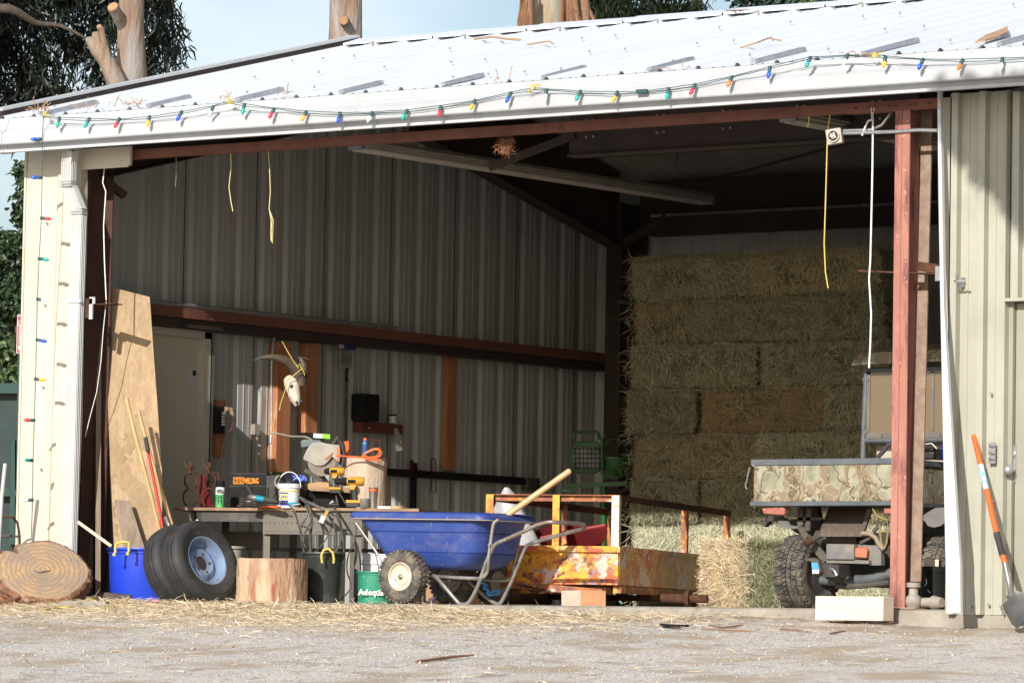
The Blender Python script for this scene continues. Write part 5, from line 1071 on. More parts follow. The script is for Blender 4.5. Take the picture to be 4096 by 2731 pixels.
mb = MB(); mb.tube([at(x, y, Y=-.01) for x, y in [(2004, 275), (1994, 278), (1986, 295), (1980, 312)]], .006, 6); mb.tube([at(x, y, Y=-.01) for x, y in [(2001, 246), (2003, 276), (2008, 248)]], .005, 6); solo(mb, 'hanging_twine', WROPE, 'short white rope tail knotted near the top of the long white rope', 'twine', 'twine hanging from the header')
mb = MB(); mb.tube([at(x, y, Y=.05) for x, y in [(1858, 262), (1858, 280), (1855, 292)]], [.004, .004, .009], 6); solo(mb, 'hanging_twine', YROPE, 'short frayed yellow twine left of the electric box', 'twine', 'twine hanging from the header')
# bird nest
mb = MB(); c_ = at(1163, 335, Y=-.0); NV = 260; P0 = np.array([c_[:]]*NV)+rng.normal(0, 1, (NV, 3))*np.array([.024, .016, .020]); D = unit(rng.normal(0, 1, (NV, 3))+np.array([0, 0, -.4]))
V, F = blades(P0, D, unit(rng.normal(0, 1, (NV, 3))), rng.uniform(.02, .08, NV), np.full(NV, .0035), .4); mb.v = [Vector(v) for v in V]; mb.f = [tuple(f) for f in F]; mb.m = [0]*len(F)
solo(mb, 'bird_nest', mat('nest fibres', (.36, .16, .09), (.25, .12, .07), 20, rough=.9), 'ragged bird nest of brown fibres hanging on the header', 'nest')
# ---------------------------------------------------------------- two wheeled yard barrow
def cc(x, y): return (1350+x/2.24)/S, (1850+y/2.24)/S
t = thing('yard_barrow', (3.4, .45, 0), 'blue plastic two wheeled yard barrow on a bent steel tube frame', 'wheelbarrow')
def rrect(x0, x1, y0, y1, r, z, n=8, zt=0.0):
    P = []
    for (cx_, cy_, a0) in ((x1-r, y1-r, 0), (x0+r, y1-r, PI/2), (x0+r, y0+r, PI), (x1-r, y0+r, 1.5*PI)):
        for i in range(n+1): a = a0+PI/2*i/n; x = cx_+r*math.cos(a); P.append(Vector((x, cy_+r*math.sin(a), z+zt*(x-x0))))
    return P
def loft(mb, rings, cap0=True, cap1=False):
    n = len(rings[0]); o = len(mb.v)
    for r_ in rings: mb.v += r_
    for i in range(len(rings)-1):
        for j in range(n): mb.f.append((o+i*n+j, o+i*n+(j+1) % n, o+(i+1)*n+(j+1) % n, o+(i+1)*n+j)); mb.m.append(mb.mi)
    if cap0: mb.f.append(tuple(o+j for j in range(n-1, -1, -1))); mb.m.append(mb.mi)
    if cap1: mb.f.append(tuple(o+(len(rings)-1)*n+j for j in range(n))); mb.m.append(mb.mi)
def bX(x, Y_=.2): return at(x, 1200, Y=Y_).x
def bZ(y, Y_=.2): return at(950, y, Y=Y_).z
lev = [(1304, 915, 1040, .29, .66, .10), (1301, 897, 1070, .26, .70, .12), (1293, 888, 1086, .24, .72, .13), (1270, 868, 1096, .215, .745, .12), (1268, 866, 1097, .213, .747, .12), (1266.5, 866, 1096, .220, .74, .12), (1265, 864, 1097, .213, .747, .12),
       (1221, 835, 1101, .195, .765, .11), (1219.5, 834, 1101, .202, .758, .11), (1218, 833, 1101, .193, .767, .11), (1196, 818, 1103, .185, .775, .10), (1193, 816, 1104, .185, .775, .10), (1191, 795, 1112, .15, .81, .11), (1188, 792, 1114, .145, .815, .11), (1180, 789, 1114, .15, .81, .11), (1176, 792, 1112, .155, .805, .11)]
TZ = -.012
R_ = [rrect(bX(a, y0), bX(b, y0), y0, y1, r_, bZ(y), 8, TZ) for (y, a, b, y0, y1, r_) in lev]
Ri = [rrect(bX(a, y0)+.03, bX(b, y0)-.02, y0+.03, y1-.03, r_, bZ(y)+.01, 8, TZ) for (y, a, b, y0, y1, r_) in [lev[-1], lev[11], lev[3], lev[1]]]
mb = MB(); loft(mb, R_+Ri, True, True); mb.build('tray', BARROW, t, smooth=35)
CR1 = mat('dusty tray rim', (.40, .33, .24), (.30, .26, .22), 20, rough=.7)
mb = MB(); rim = rrect(bX(793, .147), bX(1113, .147), .1475, .8125, .11, bZ(1190), 8, TZ); mb.tube([p for p in rim], .0045, 6, closed=True); mb.build('rim_edge', CR1, t)
FR = []
def Y_(pts): return [at(*cc(x, y), Y=Y) for x, y, Y in pts]
def smoothpath(P, k_=5):
    Q = []
    for i in range(len(P)-1):
        p0, p1, p2, p3 = P[max(i-1, 0)], P[i], P[i+1], P[min(i+2, len(P)-1)]
        for j in range(k_): s = j/k_; Q.append(.5*((2*p1)+(p2-p0)*s+(2*p0-5*p1+4*p2-p3)*s*s+(3*p1-p0-3*p2+p3)*s**3))
    return Q+[P[-1]]
near = [(850, 1010, .24), (880, 1020, .22), (960, 1110, .2), (1060, 1225, .2), (1100, 1262, .2), (1150, 1262, .2), (1185, 1235, .2), (1250, 1120, .2), (1315, 940, .2), (1350, 850, .2), (1395, 755, .2), (1440, 715, .2), (1500, 690, .2)]
rusty = [(1500, 690, .2), (1600, 645, .21), (1690, 605, .22), (1780, 560, .24), (1880, 533, .26), (1950, 532, .29), (2080, 540, .42), (2170, 548, .54), (2215, 562, .6), (2205, 590, .68), (2130, 610, .70)]
far = [(2130, 610, .70), (2060, 628, .71), (1900, 672, .72), (1780, 708, .73), (1720, 728, .74), (1680, 760, .74), (1650, 830, .74), (1610, 930, .74), (1540, 1100, .74), (1470, 1240, .74), (1440, 1262, .74), (1410, 1255, .74), (1330, 1200, .74), (1180, 1060, .74)]
mb = MB(); mb.tube(smoothpath(Y_(near)), .0135, 12); fr = mb.build('near_leg', CHROMEP, t)
mb = MB(); mb.tube(smoothpath(Y_(rusty)), .0145, 12); mb.build('handle_bar', WORNTUBE, t)
mb = MB(); mb.tube(smoothpath(Y_(far)), .0135, 12); mb.build('far_leg', CHROMEP, t)
hoop = [(1440, 508, .2), (1400, 545, .19), (1385, 620, .19), (1368, 740, .19), (1350, 880, .19), (1345, 960, .2), (1325, 1005, .2), (1290, 1030, .21), (1200, 1033, .22), (1000, 1024, .22), (850, 1012, .24)]
mb = MB(); mb.tube(smoothpath(Y_(hoop)), .012, 12); mb.build('tray_hoop', CHROMEP, t)
mb = MB()
mb.tube(smoothpath(Y_([(1640, 515, .74), (1640, 600, .74), (1610, 770, .74), (1590, 900, .74), (1575, 990, .74), (1545, 1040, .74), (1500, 1053, .73), (1350, 1048, .72), (1150, 1040, .72), (1000, 1035, .72)])), .012, 12)
mb.build('tray_hoop', CHROMEP, t)
mb = MB(); mb.tube([at(817, 1200, Y=.17), at(845, 1240, Y=.2), at(880, 1290, Y=.22), at(890, 1308, Y=.22)], .008, 8); mb.cyl(at(879, 1288, Y=.2), at(892, 1310, Y=.2), .014, 10); mb.build('front_brace', CHROMEP, t)
mb = MB()
for (x, y, Yq) in ((1365, 738, .175), (1330, 898, .175), (1505, 690, .185), (1603, 752, .72), (1582, 915, .72), (1775, 710, .715)): p = at(*cc(x, y), Y=Yq); mb.cyl(p, p+Vector((0, -.012, 0)), .009, 8)
mb.build('bolt_heads', GALV, t)
def spoke_tyre(c, r, w_, ri, m_t, m_r, parent, lugs=34, lw=.011, rimhole=True):
    """wheel whose axle runs along Y, outer face towards -Y"""
    M = Matrix.Translation(c) @ Matrix.Rotation(R(90), 4, 'X')
    mb = MB(M); h = w_/2
    mb.lathe([(ri, -h*.7), (ri+.012, -h*.95), ((r+ri)/2, -h*1.12), (r-.02, -h*1.0), (r-.006, -h*.75), (r-.002, -h*.3), (r-.002, h*.3), (r-.006, h*.75), (r-.02, h*1.0), ((r+ri)/2, h*1.12), (ri+.012, h*.95), (ri, h*.7)], 56, caps=False)
    ty = mb.build('tyre', m_t, parent, smooth=50)
    mb = MB(M)
    for i in range(lugs):
        for k_, (z0, z1) in enumerate(((-h*.98, -h*.38), (-h*.3, h*.3), (h*.38, h*.98))):
            a = 2*PI*(i+(.5 if k_ == 1 else 0))/lugs; da = 2*PI/lugs*.34
            def q(rr, aa, z): return (rr*math.cos(aa), rr*math.sin(aa), z)
            ro = r+.004 if k_ == 1 else r+.002; rb = r-.015
            dz = .0
            mb.add([q(rb, a-da, z0), q(rb, a+da, z0), q(rb, a+da, z1), q(rb, a-da, z1), q(ro, a-da*.9, z0), q(ro, a+da*.9, z0), q(ro, a+da*.9, z1), q(ro, a-da*.9, z1)], [(4, 5, 6, 7), (0, 1, 5, 4), (1, 2, 6, 5), (2, 3, 7, 6), (3, 0, 4, 7)])
    mb.build('tread', m_t, ty, smooth=0)
    mb = MB(M)
    mb.lathe([(ri+.004, h*.8), (ri, h*.95), (ri-.006, h*.9), (ri-.010, h*.6), (ri-.02, h*.5), (ri-.028, h*.45), (ri*.62, h*.38), (ri*.56, h*.52), (ri*.3, h*.6), (.014, h*.62), (.014, h*.1)], 44, caps=False)
    mb.lathe([(ri+.004, h*.8), (ri-.03, 0), (ri+.004, -h*.8)], 44, caps=False); mb.lathe([(ri-.03, -h*.1), (.01, -h*.1)], 44, caps=False); rm = mb.build('rim', m_r, parent, smooth=40)
    mb = MB(M); mb.cyl((0, 0, h*.3), (0, 0, h*1.05), .011, 10); mb.cyl((0, 0, h*.62), (0, 0, h*.8), .02, 6); mb.cyl((-.05*ri/.1, -.02, h*.5), (-.05*ri/.1, -.02, h*.8), .005, 6); mb.build('axle_nut', STEEL, rm)
    return ty
for (x, y, Yq, rm_) in ((927, 1327, .10, RIMW), (1041, 1329, .80, mat('shaded dusty rim', (.34, .28, .22), (.25, .2, .16), 8, rough=.6))):  # far rim is a darker copy of the near one, shade in its colour
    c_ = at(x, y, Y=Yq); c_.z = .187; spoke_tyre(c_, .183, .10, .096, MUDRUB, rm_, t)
mb = MB(); a = at(927, 1327, Y=.1); mb.cyl((a.x, .1, .187), (a.x, .8, .187), .011, 8); mb.build('axle', DUSTY, t)
mb = MB(); a, b = at(1306, 1083, Y=.7), at(1163, 1184, Y=.45); mb.tube([a, b], .0215, 12); mb.sphere(a, .0215, 12); mb.tube([b, b+(b-a)*.25], .0215, 12); solo(mb, 'wooden_stick', mat('smooth tan handle', (.55, .35, .17), (.48, .29, .13), 6, rough=.4), 'thick tan wooden handle sticking up out of the blue barrow', 'tool')

# ---------------------------------------------------------------- rusty orange trailer
ZT = 32.1; O = at(1420, 1343, z=ZT); TYAW = YAW-R(16.5); T = frame((O.x, O.y, 0), TYAW)
def tz(y, x=1420): return at(x, y, z=ZT).z
W_, L_ = .975, 3.3; zb, zt_, zr = tz(1343), tz(1258), tz(1137)
t = thing('trailer', T @ Vector((-W_/2, L_/2, 0)), 'low orange and white flaking steel trailer with rusty rails, behind the barrow', 'trailer')
mb = MB(T); mb.box(-W_, -.004, 0, .02, zb, zt_); mb.box(-.02, .0, .02, L_, zb+.0, zt_-.0); mb.box(-W_, -W_+.02, .02, L_, zb, zt_); mb.box(-W_, 0, L_-.02, L_, zb, zt_); mb.box(-W_+.02, -.02, .02, L_-.02, zb+.05, zb+.06); mb.build('box_body', TRAIL, t, smooth=0, bevel=.002)
mb = MB(T); mb.box(-W_-.01, .012, -.022, .04, zt_, zt_+.012); mb.box(-W_-.01, .012, -.022, -.017, zt_-.03, zt_); mb.box(-.04, .014, .04, L_, zt_, zt_+.012); mb.box(.009, .014, -.02, L_, zt_-.022, zt_); mb.build('top_lip', TRAIL, t, smooth=0)
mb = MB(T); mb.box(-.003, .014, -.021, -.019, zb, zt_); 
def post(x, y, a=.05, m=TRAILR, nm='rail_post'):
    mb = MB(T); mb.box(x, x+a, y, y+.006, zt_+.01, zr); mb.box(x, x+.006, y, y+a, zt_+.01, zr); mb.build(nm, m, t, smooth=0)
PCH = mat('pale flaking post paint', (.62, .50, .44), (.55, .24, .12), 9, rough=.5, amt=(.52, .62), spots=((.22, .08, .04), 24, .62, .68))
YCH = mat('yellow flaking post paint', (.62, .32, .02), (.5, .14, .03), 12, rough=.5, amt=(.5, .6), spots=((.2, .12, .06), 22, .6, .68))
mb = MB(T); mb.box(-.055, .0, -.006, .0, zt_+.01, zr); mb.box(-.006, .0, .0, .05, zt_+.01, zr); mb.build('rail_post', PCH, t, smooth=0)
mb = MB(T); mb.box(-W_, -W_+.055, -.006, .0, zb+.1, zr); mb.box(-W_, -W_+.006, .0, .05, zt_+.01, zr); mb.build('rail_post', YCH, t, smooth=0)
mb = MB(T); xm = -W_+.49; mb.box(xm, xm+.05, -.006, .0, zt_+.01, zr); mb.build('rail_post', YCH, t, smooth=0)
for (x, y) in ((-.05, 1.95), (-.05, L_-.05), (-W_, 1.95), (-W_, L_-.05)):
    mb = MB(T); mb.box(x, x+.045, y, y+.006, zt_+.01, zr-.006); mb.box(x+(.039 if x > -.5 else 0), x+(.045 if x > -.5 else .006), y, y+.045, zt_+.01, zr-.006); mb.build('rail_post', TRAILR, t, smooth=0)
for nm, b_ in (('front_rail', (-W_, 0, .0, .045)), ('side_rail', (-.045, -.001, .05, L_)), ('side_rail', (-W_, -W_+.045, .05, L_)), ):
    mb = MB(T); mb.box(b_[0], b_[1], b_[2], b_[3], zr-.002, zr+.004)
    if nm == 'front_rail': mb.box(-W_+.055, -.055, .036, .042, zr-.042, zr-.002)
    else: xx = b_[0]+(.039 if b_[0] > -.5 else 0.0); mb.box(xx, xx+.006, .05, L_, zr-.042, zr-.002)
    mb.build(nm, RUSTY if nm != 'front_rail' else TRAILR, t, smooth=0)
mb = MB(T); mb.beam((-W_-.0, -.03, zb+.01), (-.12, .03, zb-.055), .05, .05); mb.beam((-.02, .05, zb-.03), (-.05, L_*.8, zb-.03), .06, .05); mb.beam((-W_+.1, .2, zb-.04), (-.1, .2, zb-.04), .05, .05); mb.build('under_frame', TRAILR, t, smooth=0)
mb = MB(T); mb.cyl((-.95, .9, .085), (.10, .9, .085), .022, 10); mb.cyl((.08, .9, .085), (.28, .9, .085), .036, 12); mb.cyl((.26, .9, .085), (.29, .9, .085), .062, 14); mb.cyl((.20, .9, .085), (.42, .9, .085), .03, 10); mb.cyl((-1.05, .9, .09), (-.75, .9, .09), .06, 14); mb.build('axle', RUSTY, t)
mb = MB(T)
for i in range(22): x = -W_+.03+i*.022; mb.tube([(x-.012, -.03, zb+.04-.0045*i+.012*(i % 2)), (x+.012, -.035, zb+.04-.0045*i-.012*(i % 2))], .007, 6)
mb.build('chain', RUSTY, t)
solo(plate([(1290, 1356, 31.6), (1334, 1355, 31.6), (1334, 1391, 31.6), (1290, 1391, 31.6)], .16), 'block', mat('grey block face', (.48, .42, .35), (.4, .34, .27), 9, rough=.8), 'grey end of a wooden block under the trailer corner', 'block', smooth=0)
solo(plate([(1334.4, 1355, 31.6), (1391, 1356, 31.6), (1391, 1391, 31.6), (1334.4, 1391, 31.6)], .16), 'block', mat('orange block face', (.48, .23, .11), (.4, .19, .09), 5, rough=.8, stretch=(1, 1, 5)), 'orange brown wooden block under the trailer corner', 'block', smooth=0)
# brown board, third wheel and red barrow behind
solo(plate([(975, 1312, 33.3), (1135, 1318, 33.3), (1135, 1390, 33.3), (972, 1390, 33.3)], .02), 'board', mat('plain tan board', (.42, .25, .13), (.36, .2, .1), 3, rough=.7), 'tan board lying behind the barrow wheels', 'board', smooth=0)
mb = MB(); mb.tube([at(985, 1378, z=31.75), at(1000, 1372, z=31.75), at(996, 1384, z=31.75), at(978, 1383, z=31.75)], .012, 6); solo(mb, 'wrapper', mat('blue white wrapper', (.1, .18, .7), (.7, .72, .8), 30, rough=.4), 'small crumpled blue wrapper on the slab behind the barrow wheel', 'wrapper')
t = thing('garden_cart', at(1290, 1388, z=34.2), 'red steel barrow lying behind the orange trailer', 'wheelbarrow')
z_ = 34.3; rr = []
for (y, x0, x1, d0, d1) in ((1300, 1240, 1350, .15, .45), (1262, 1225, 1375, .05, .6), (1228, 1205, 1395, 0, .7), (1206, 1262, 1395, 0, .7)):
    a, b = at(x0, y, z=z_+d0), at(x1, y, z=z_+d0); c2, d2 = at(x1, y, z=z_+d1), at(x0, y, z=z_+d1); rr.append([a.lerp(b, i/4) for i in range(4)]+[b.lerp(c2, i/4) for i in range(4)]+[c2.lerp(d2, i/4) for i in range(4)]+[d2.lerp(a, i/4) for i in range(4)])
mb = MB(); loft(mb, rr); mb.build('tray', REDBAR, t, smooth=30)
mb = MB(); mb.tube([at(1196, 1246, z=34.1), at(1240, 1236, z=34.1), at(1300, 1222, z=34.1), at(1390, 1206, z=34.1)], .014, 8); mb.build('rim', mat('lit red edge', (.26, .02, .02), rough=.4), t)  # rim in a lighter red, the light on its edge painted in
c_ = at(1136, 1340, z=32.3); c_.z = .16; M = view_matrix(c_, (.75, .65, 0)); mb = MB(M)
mb.lathe([(.09, -.04), (.12, -.05), (.15, -.045), (.163, -.03), (.165, 0), (.163, .03), (.15, .045), (.12, .05), (.09, .04)], 40, caps=False)
for i in range(30):
    for z0 in (-.035, .002): a = 2*PI*(i+(.5 if z0 > 0 else 0))/30; mb.box(*(0, 0, 0, 0, 0, 0)) if 0 else mb.beam((.166*math.cos(a), .166*math.sin(a), z0), (.166*math.cos(a), .166*math.sin(a), z0+.03), .016, .012, (math.cos(a), math.sin(a), 0))
mb.build('tyre', MUDRUB, t, smooth=40); mb = MB(M); mb.lathe([(.092, .03), (.085, .02), (.05, -.01), (.02, .02), (.012, .04)], 24); mb.build('rim', mat('pale dusty rim', (.35, .31, .25), rough=.6), t)
mb = MB(); mb.tube(smoothpath([at(x, y, z=31.95) for x, y in [(1104, 1337), (1118, 1343), (1110, 1350), (1122, 1354), (1120, 1362), (1130, 1366), (1148, 1360), (1140, 1356), (1128, 1360), (1120, 1370)]]), .008, 6); solo(mb, 'blue_twine', mat('bright blue twine', (.05, .28, .62), rough=.8), 'tangled bright blue twine on the small wheel behind the barrow legs', 'twine')
# white feed bag
mb = MB(); rr = []
for (y, x0, x1, d) in ((1300, 1158, 1262, .12), (1255, 1160, 1250, .12), (1205, 1134, 1226, .1), (1168, 1136, 1204, .08), (1150, 1142, 1192, .06), (1132, 1150, 1180, .04), (1119, 1158, 1168, .012)):
    c_ = at((x0+x1)/2, y, z=33.9); w2 = (x1-x0)/2*mm(33.9)
    rr.append([c_+R0*(w2*math.cos(a)*(1+.12*math.sin(3*a+y)))+hd*(d*math.sin(a)) for a in np.linspace(0, 2*PI, 21)[:-1]])
loft(mb, rr, True, True); solo(mb, 'feed_bag', mat('white woven bag', (.33, .33, .35), (.46, .46, .47), 9, rough=.45, bump=.004, bs=18), 'crumpled white plastic feed bag standing behind the barrow and trailer', 'bag', smooth=50)
# green work lights
t = thing('work_light', at(1352, 1390, z=36.2), 'green halogen work lights on a stand in the dark back corner', 'work light'); zl = 36.2
mb = MB(); mb.cyl(at(1386, 1117, z=zl), at(1386, 1385, z=zl), .028, 12); mb.beam(at(1300, 1115, z=zl), at(1440, 1110, z=zl), .035, .03, hd); mb.beam(at(1292, 1122, z=zl-.1), at(1325, 1126, z=zl-.1), .04, .03, hd)
for q in ((1345, 1388), (1430, 1388)): mb.cyl(at(1386, 1330, z=zl), at(*q, z=zl-.1), .014, 8)
mb.build('stand', GREENM, t)
mb = MB(); P = [(1312, 1030), (1318, 1015), (1322, 1008), (1372, 1008), (1382, 1020), (1386, 1050), (1380, 1075), (1366, 1082), (1325, 1082), (1312, 1070), (1306, 1050)]; plate([(x, y+5, zl) for x, y in P], .12, mb); lp = mb.build('lamp_housing', GREENM, t, smooth=0, bevel=.01)
mb = MB(); plate([(x, y, zl-.01) for x, y in [(1322, 1028), (1376, 1028), (1380, 1050), (1374, 1076), (1328, 1076), (1318, 1055)]], .008, mb); mb.build('glass', mat('dull lamp glass', (.22, .21, .2), (.05, .05, .05), 7, rough=.15), lp, smooth=0)
mb = MB()
for i in range(7): x = 1322+i*9; mb.tube([at(x, 1026, z=zl-.03), at(x, 1078, z=zl-.03)], .003, 5)
for i in range(5): y = 1030+i*11; mb.tube([at(1318, y, z=zl-.032), at(1380, y, z=zl-.032)], .003, 5)
mb.build('guard', BLACKP, lp)
mb = MB(); mb.tube([at(1318, 1008, z=zl), at(1318, 994, z=zl), at(1322, 992, z=zl), at(1372, 992, z=zl), at(1376, 996, z=zl), at(1376, 1010, z=zl)], .012, 8); mb.build('carry_handle', GREENM, t)
mb = MB(); mb.lathe([(.02, -.12), (.07, -.10), (.11, -.04), (.12, .03), (.125, .035), (.125, .05)], 24, at(1412, 1065, z=zl+.1)); mb.tube([at(1392, 1100, z=zl), at(1384, 1085, z=zl), at(1382, 1010, z=zl), at(1388, 998, z=zl)], .014, 8)
mb.tube([at(1412+33*math.cos(a), 1060-52*math.sin(a), z=zl+.1) for a in np.linspace(0, PI, 13)], .006, 6); mb.build('second_lamp', GREENM, t)

# ---------------------------------------------------------------- hay
HAYM = mat('hay strands', (0, 0, 0), (.12, .11, .06), 12, rough=.85, attr=True, amt=(.62, .9))
PG = np.array([(.31, .29, .175), (.21, .235, .13), (.40, .365, .235), (.15, .18, .10), (.52, .46, .31), (.27, .235, .14)])
PB = np.array([(.42, .31, .15), (.34, .25, .12), (.50, .38, .2), (.28, .22, .10), (.38, .33, .17)])
PS = np.array([(.64, .51, .34), (.56, .43, .26), (.72, .60, .43), (.42, .32, .19), (.50, .42, .28)])
def bale(T, dims, faces, label, pal, dens=3800, core=(.13, .125, .06), group='bales of the hay stack', width=.0048, swirl=.5, name='hay_bale', longs=.1, grain=(0, 0, 1)):
    """dims = (x0,x1,y0,y1,z0,z1) in T; faces: list of (axis, sign)"""
    x0, x1, y0, y1, z0, z1 = dims; mb = MB(T); n = 9
    lo = np.array([x0, y0, z0]); hi = np.array([x1, y1, z1]); cen = (lo+hi)/2; half = (hi-lo)/2; sd_ = rng.uniform(0, 99)
    mb2 = MB(T)
    for ax in range(3):
        for sg in (-1, 1):
            a, b = [i for i in range(3) if i != ax]; o = len(mb2.v)
            for i in range(n):
                for j in range(n):
                    q = np.zeros(3); u = -1+2*i/(n-1); v = -1+2*j/(n-1); q[ax] = sg; q[a] = u; q[b] = v
                    nz = mn.noise(Vector(q*half*7+sd_)); e = max(abs(u), abs(v)); e = max(abs(u)*.93, abs(v)) if ax == 1 else e; ins = (.038+.022*(ax == 1))*(e**5)+.022*nz
                    p = cen+q*(half-ins-.006); mb2.v.append(T @ Vector(p))
            for i in range(n-1):
                for j in range(n-1):
                    f = (o+i*n+j, o+i*n+j+1, o+(i+1)*n+j+1, o+(i+1)*n+j)
                    mb2.f.append(f if (sg > 0) == (ax != 1) else f[::-1])
    cols = [core]*len(mb2.f)
    R3 = np.array(T.to_3x3()); t3 = np.array(T.translation)
    for ax, sg in faces:
        a, b = [i for i in range(3) if i != ax]; area = 4*half[a]*half[b]; k = int(dens*1.35*area/.35)
        u = rng.uniform(-1, 1, k); v = rng.uniform(-1, 1, k); P = np.zeros((k, 3)); P[:, a] = cen[a]+u*half[a]; P[:, b] = cen[b]+v*half[b]
        e = np.maximum(np.abs(u)*.93, np.abs(v)); P[:, ax] = cen[ax]+sg*(half[ax]-.048*e**6-.010+rng.uniform(-.010, .016, k))
        N = np.zeros((k, 3)); N[:, ax] = sg; N += rng.normal(0, .35, (k, 3))
        ph = np.array([mn.noise(Vector((P[i, 0]*3.5+sd_, P[i, 1]*3.5, P[i, 2]*3.5)))*swirl*5 for i in range(k)])+rng.normal(0, .62, k)
        D = np.zeros((k, 3)); g = np.array(grain, float); ga = g[a]; gb = g[b]
        if abs(ga)+abs(gb) < .1: gb = 1
        base = math.atan2(gb, ga); D[:, a] = np.cos(base+ph); D[:, b] = np.sin(base+ph); D[:, ax] = sg*rng.normal(.06, .30, k); D = unit(D)
        Ln = rng.gamma(3, .018, k)+.02; big = rng.random(k) < longs*.3; Ln[big] *= 2.2
        P = P-D*Ln[:, None]*.5; lo2, hi2 = lo-np.array([.04, .012, .012]), hi+np.array([.04, .012, .012]); E_ = P+D*Ln[:, None]; bad = ((E_[:, a] > hi2[a]) | (E_[:, a] < lo2[a]) | (E_[:, b] > hi2[b]) | (E_[:, b] < lo2[b]) | (P[:, a] > hi2[a]) | (P[:, a] < lo2[a]) | (P[:, b] > hi2[b]) | (P[:, b] < lo2[b])) & (rng.random(k) < .70); P = P[~bad]; D = D[~bad]; N = N[~bad]; Ln = Ln[~bad]; k = len(P)
        # keep strands from crossing far over the edges
        V, F = blades(P, D, unit(N), Ln, rng.uniform(.55, 1.2, k)*width*.8, .11)
        V = V @ R3.T + t3; o = len(mb2.v); mb2.v += [Vector(q) for q in V]; mb2.f += [tuple(f) for f in (F+o)]
        ci = rng.integers(0, len(pal), k); c = pal[ci]*rng.uniform(.7, 1.25, (k, 1)); cols += list(np.repeat(c, 2, axis=0))
    mb2.m = [0]*len(mb2.f)
    ob = mb2.build(name, HAYM, None, smooth=0, cols=cols); centred(ob); tag(ob, label, 'hay bale', group); return ob
YH = 4.75; top = at(1700, 578, Y=YH).z; rh = top/8
rowsA = [1446, 1735, 2045]; rowsB = [1448, 1600, 1877, 2045]
rows = [[1448, 1720, 2015], [1452, 1592, 1872, 2030], [1450, 1735, 2032], [1442, 1600, 1880, 2040], [1446, 1738, 2040], [1450, 1600, 1880, 2045], [1445, 1735, 2045], [1445, 1600, 1880, 2045]]
ordn = ['top', 'second', 'third', 'fourth', 'fifth', 'sixth', 'seventh', 'bottom']
pos3 = ['left', 'middle', 'right']; pos2 = ['left', 'right']
TI = Matrix.Identity(4)
for i, js in enumerate(rows):
    z1 = top-i*rh; z0 = z1-rh; zc = (z0+z1)/2; yc = 578+ (i+.5)*103
    for j in range(len(js)-1):
        a = at(js[j], yc, Y=YH).x; b = at(js[j+1], yc, Y=YH).x; off = rng.uniform(-.05, .05); dz_ = rng.uniform(-.006, .004); rot_ = rng.uniform(-.012, .012)
        nm = (pos3 if len(js) == 4 else pos2)[j]
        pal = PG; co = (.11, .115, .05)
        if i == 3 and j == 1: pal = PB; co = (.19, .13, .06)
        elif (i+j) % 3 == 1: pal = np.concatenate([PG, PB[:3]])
        if i in (6, 7): pal = np.array([(.58, .56, .40), (.66, .62, .46), (.48, .49, .33), (.40, .42, .27), (.72, .66, .50), (.34, .36, .22)]); co = (.17, .18, .10)  # two lowest rows get paler strands, sunlight put into the colour
        elif i < 6: pal = pal*rng.uniform(.68, 1.12); co = (.06, .06, .03)  # upper rows: random tone per bale, kept darker to paint in the shade
        lab = f'{ordn[i]} row from the top of the hay stack, {nm} bale'+(' with golden brown strands' if (i == 3 and j == 1) else '')
        TBr = Matrix.Translation(((a+b)/2, YH, zc)) @ Matrix.Rotation(rot_, 4, 'Y') @ Matrix.Rotation(rng.uniform(-.03, .03), 4, 'Z') @ Matrix.Translation((-(a+b)/2, -YH, -zc))
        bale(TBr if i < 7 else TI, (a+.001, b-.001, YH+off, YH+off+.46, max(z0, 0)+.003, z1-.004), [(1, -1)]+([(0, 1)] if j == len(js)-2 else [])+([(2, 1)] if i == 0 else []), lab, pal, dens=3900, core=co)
    # long loose strands at the left edge
mb = MB(); k = 420; P = np.zeros((k, 3)); P[:, 0] = at(1448, 900, Y=YH).x+rng.normal(.0, .02, k); P[:, 1] = YH+rng.uniform(0, .05, k); P[:, 2] = rng.uniform(.1, top, k)
D = unit(np.stack([rng.normal(-.5, .5, k), rng.normal(-.3, .3, k), rng.normal(-.3, .8, k)], 1)); V, F = blades(P, D, unit(rng.normal(0, 1, (k, 3))), rng.uniform(.04, .14, k), np.full(k, .0045), .35)
mb.v = [Vector(v) for v in V]; mb.f = [tuple(f) for f in F]; mb.m = [0]*len(F); solo(mb, 'loose_hay', HAYM, 'loose hay strands sticking out of the left edge of the stack', 'hay', kind='stuff', cols=np.repeat(PG[rng.integers(0, 6, k)], 2, axis=0), smooth=0)
# bale in front, and loose hay on the floor
o = at(1706, 1390, z=32.75); Tb = frame((o.x, o.y, 0), YAW-.86); hb_ = at(1706, 1236, z=32.75).z
SINGLE = bale(Tb, (-.47, 0, 0, .52, 0, hb_), [(1, -1)], 'single pale golden bale standing on edge between the trailer and the vehicle', PS, dens=5200, core=(.36, .27, .14), group=None, width=.0055, grain=(1, 0, 0), swirl=.25, longs=.4)
bb = SINGLE
def hayface(T, dims, face, pal, dens, parent_label, **k): return bale(T, dims, face, parent_label, pal, dens=dens, **k)
side = bale(Tb, (-.4, .004, .005, .52, 0, hb_-.01), [(0, 1), (2, 1)], 'greener side', np.array([(.34, .36, .2), (.26, .3, .15), (.46, .46, .3), (.2, .24, .12), (.56, .52, .36)]), dens=5600, core=(.11, .12, .055), group=None, width=.005, name='green_side')
side.parent = bb; side.location -= bb.location
for kk in ('label', 'category'): del side[kk]
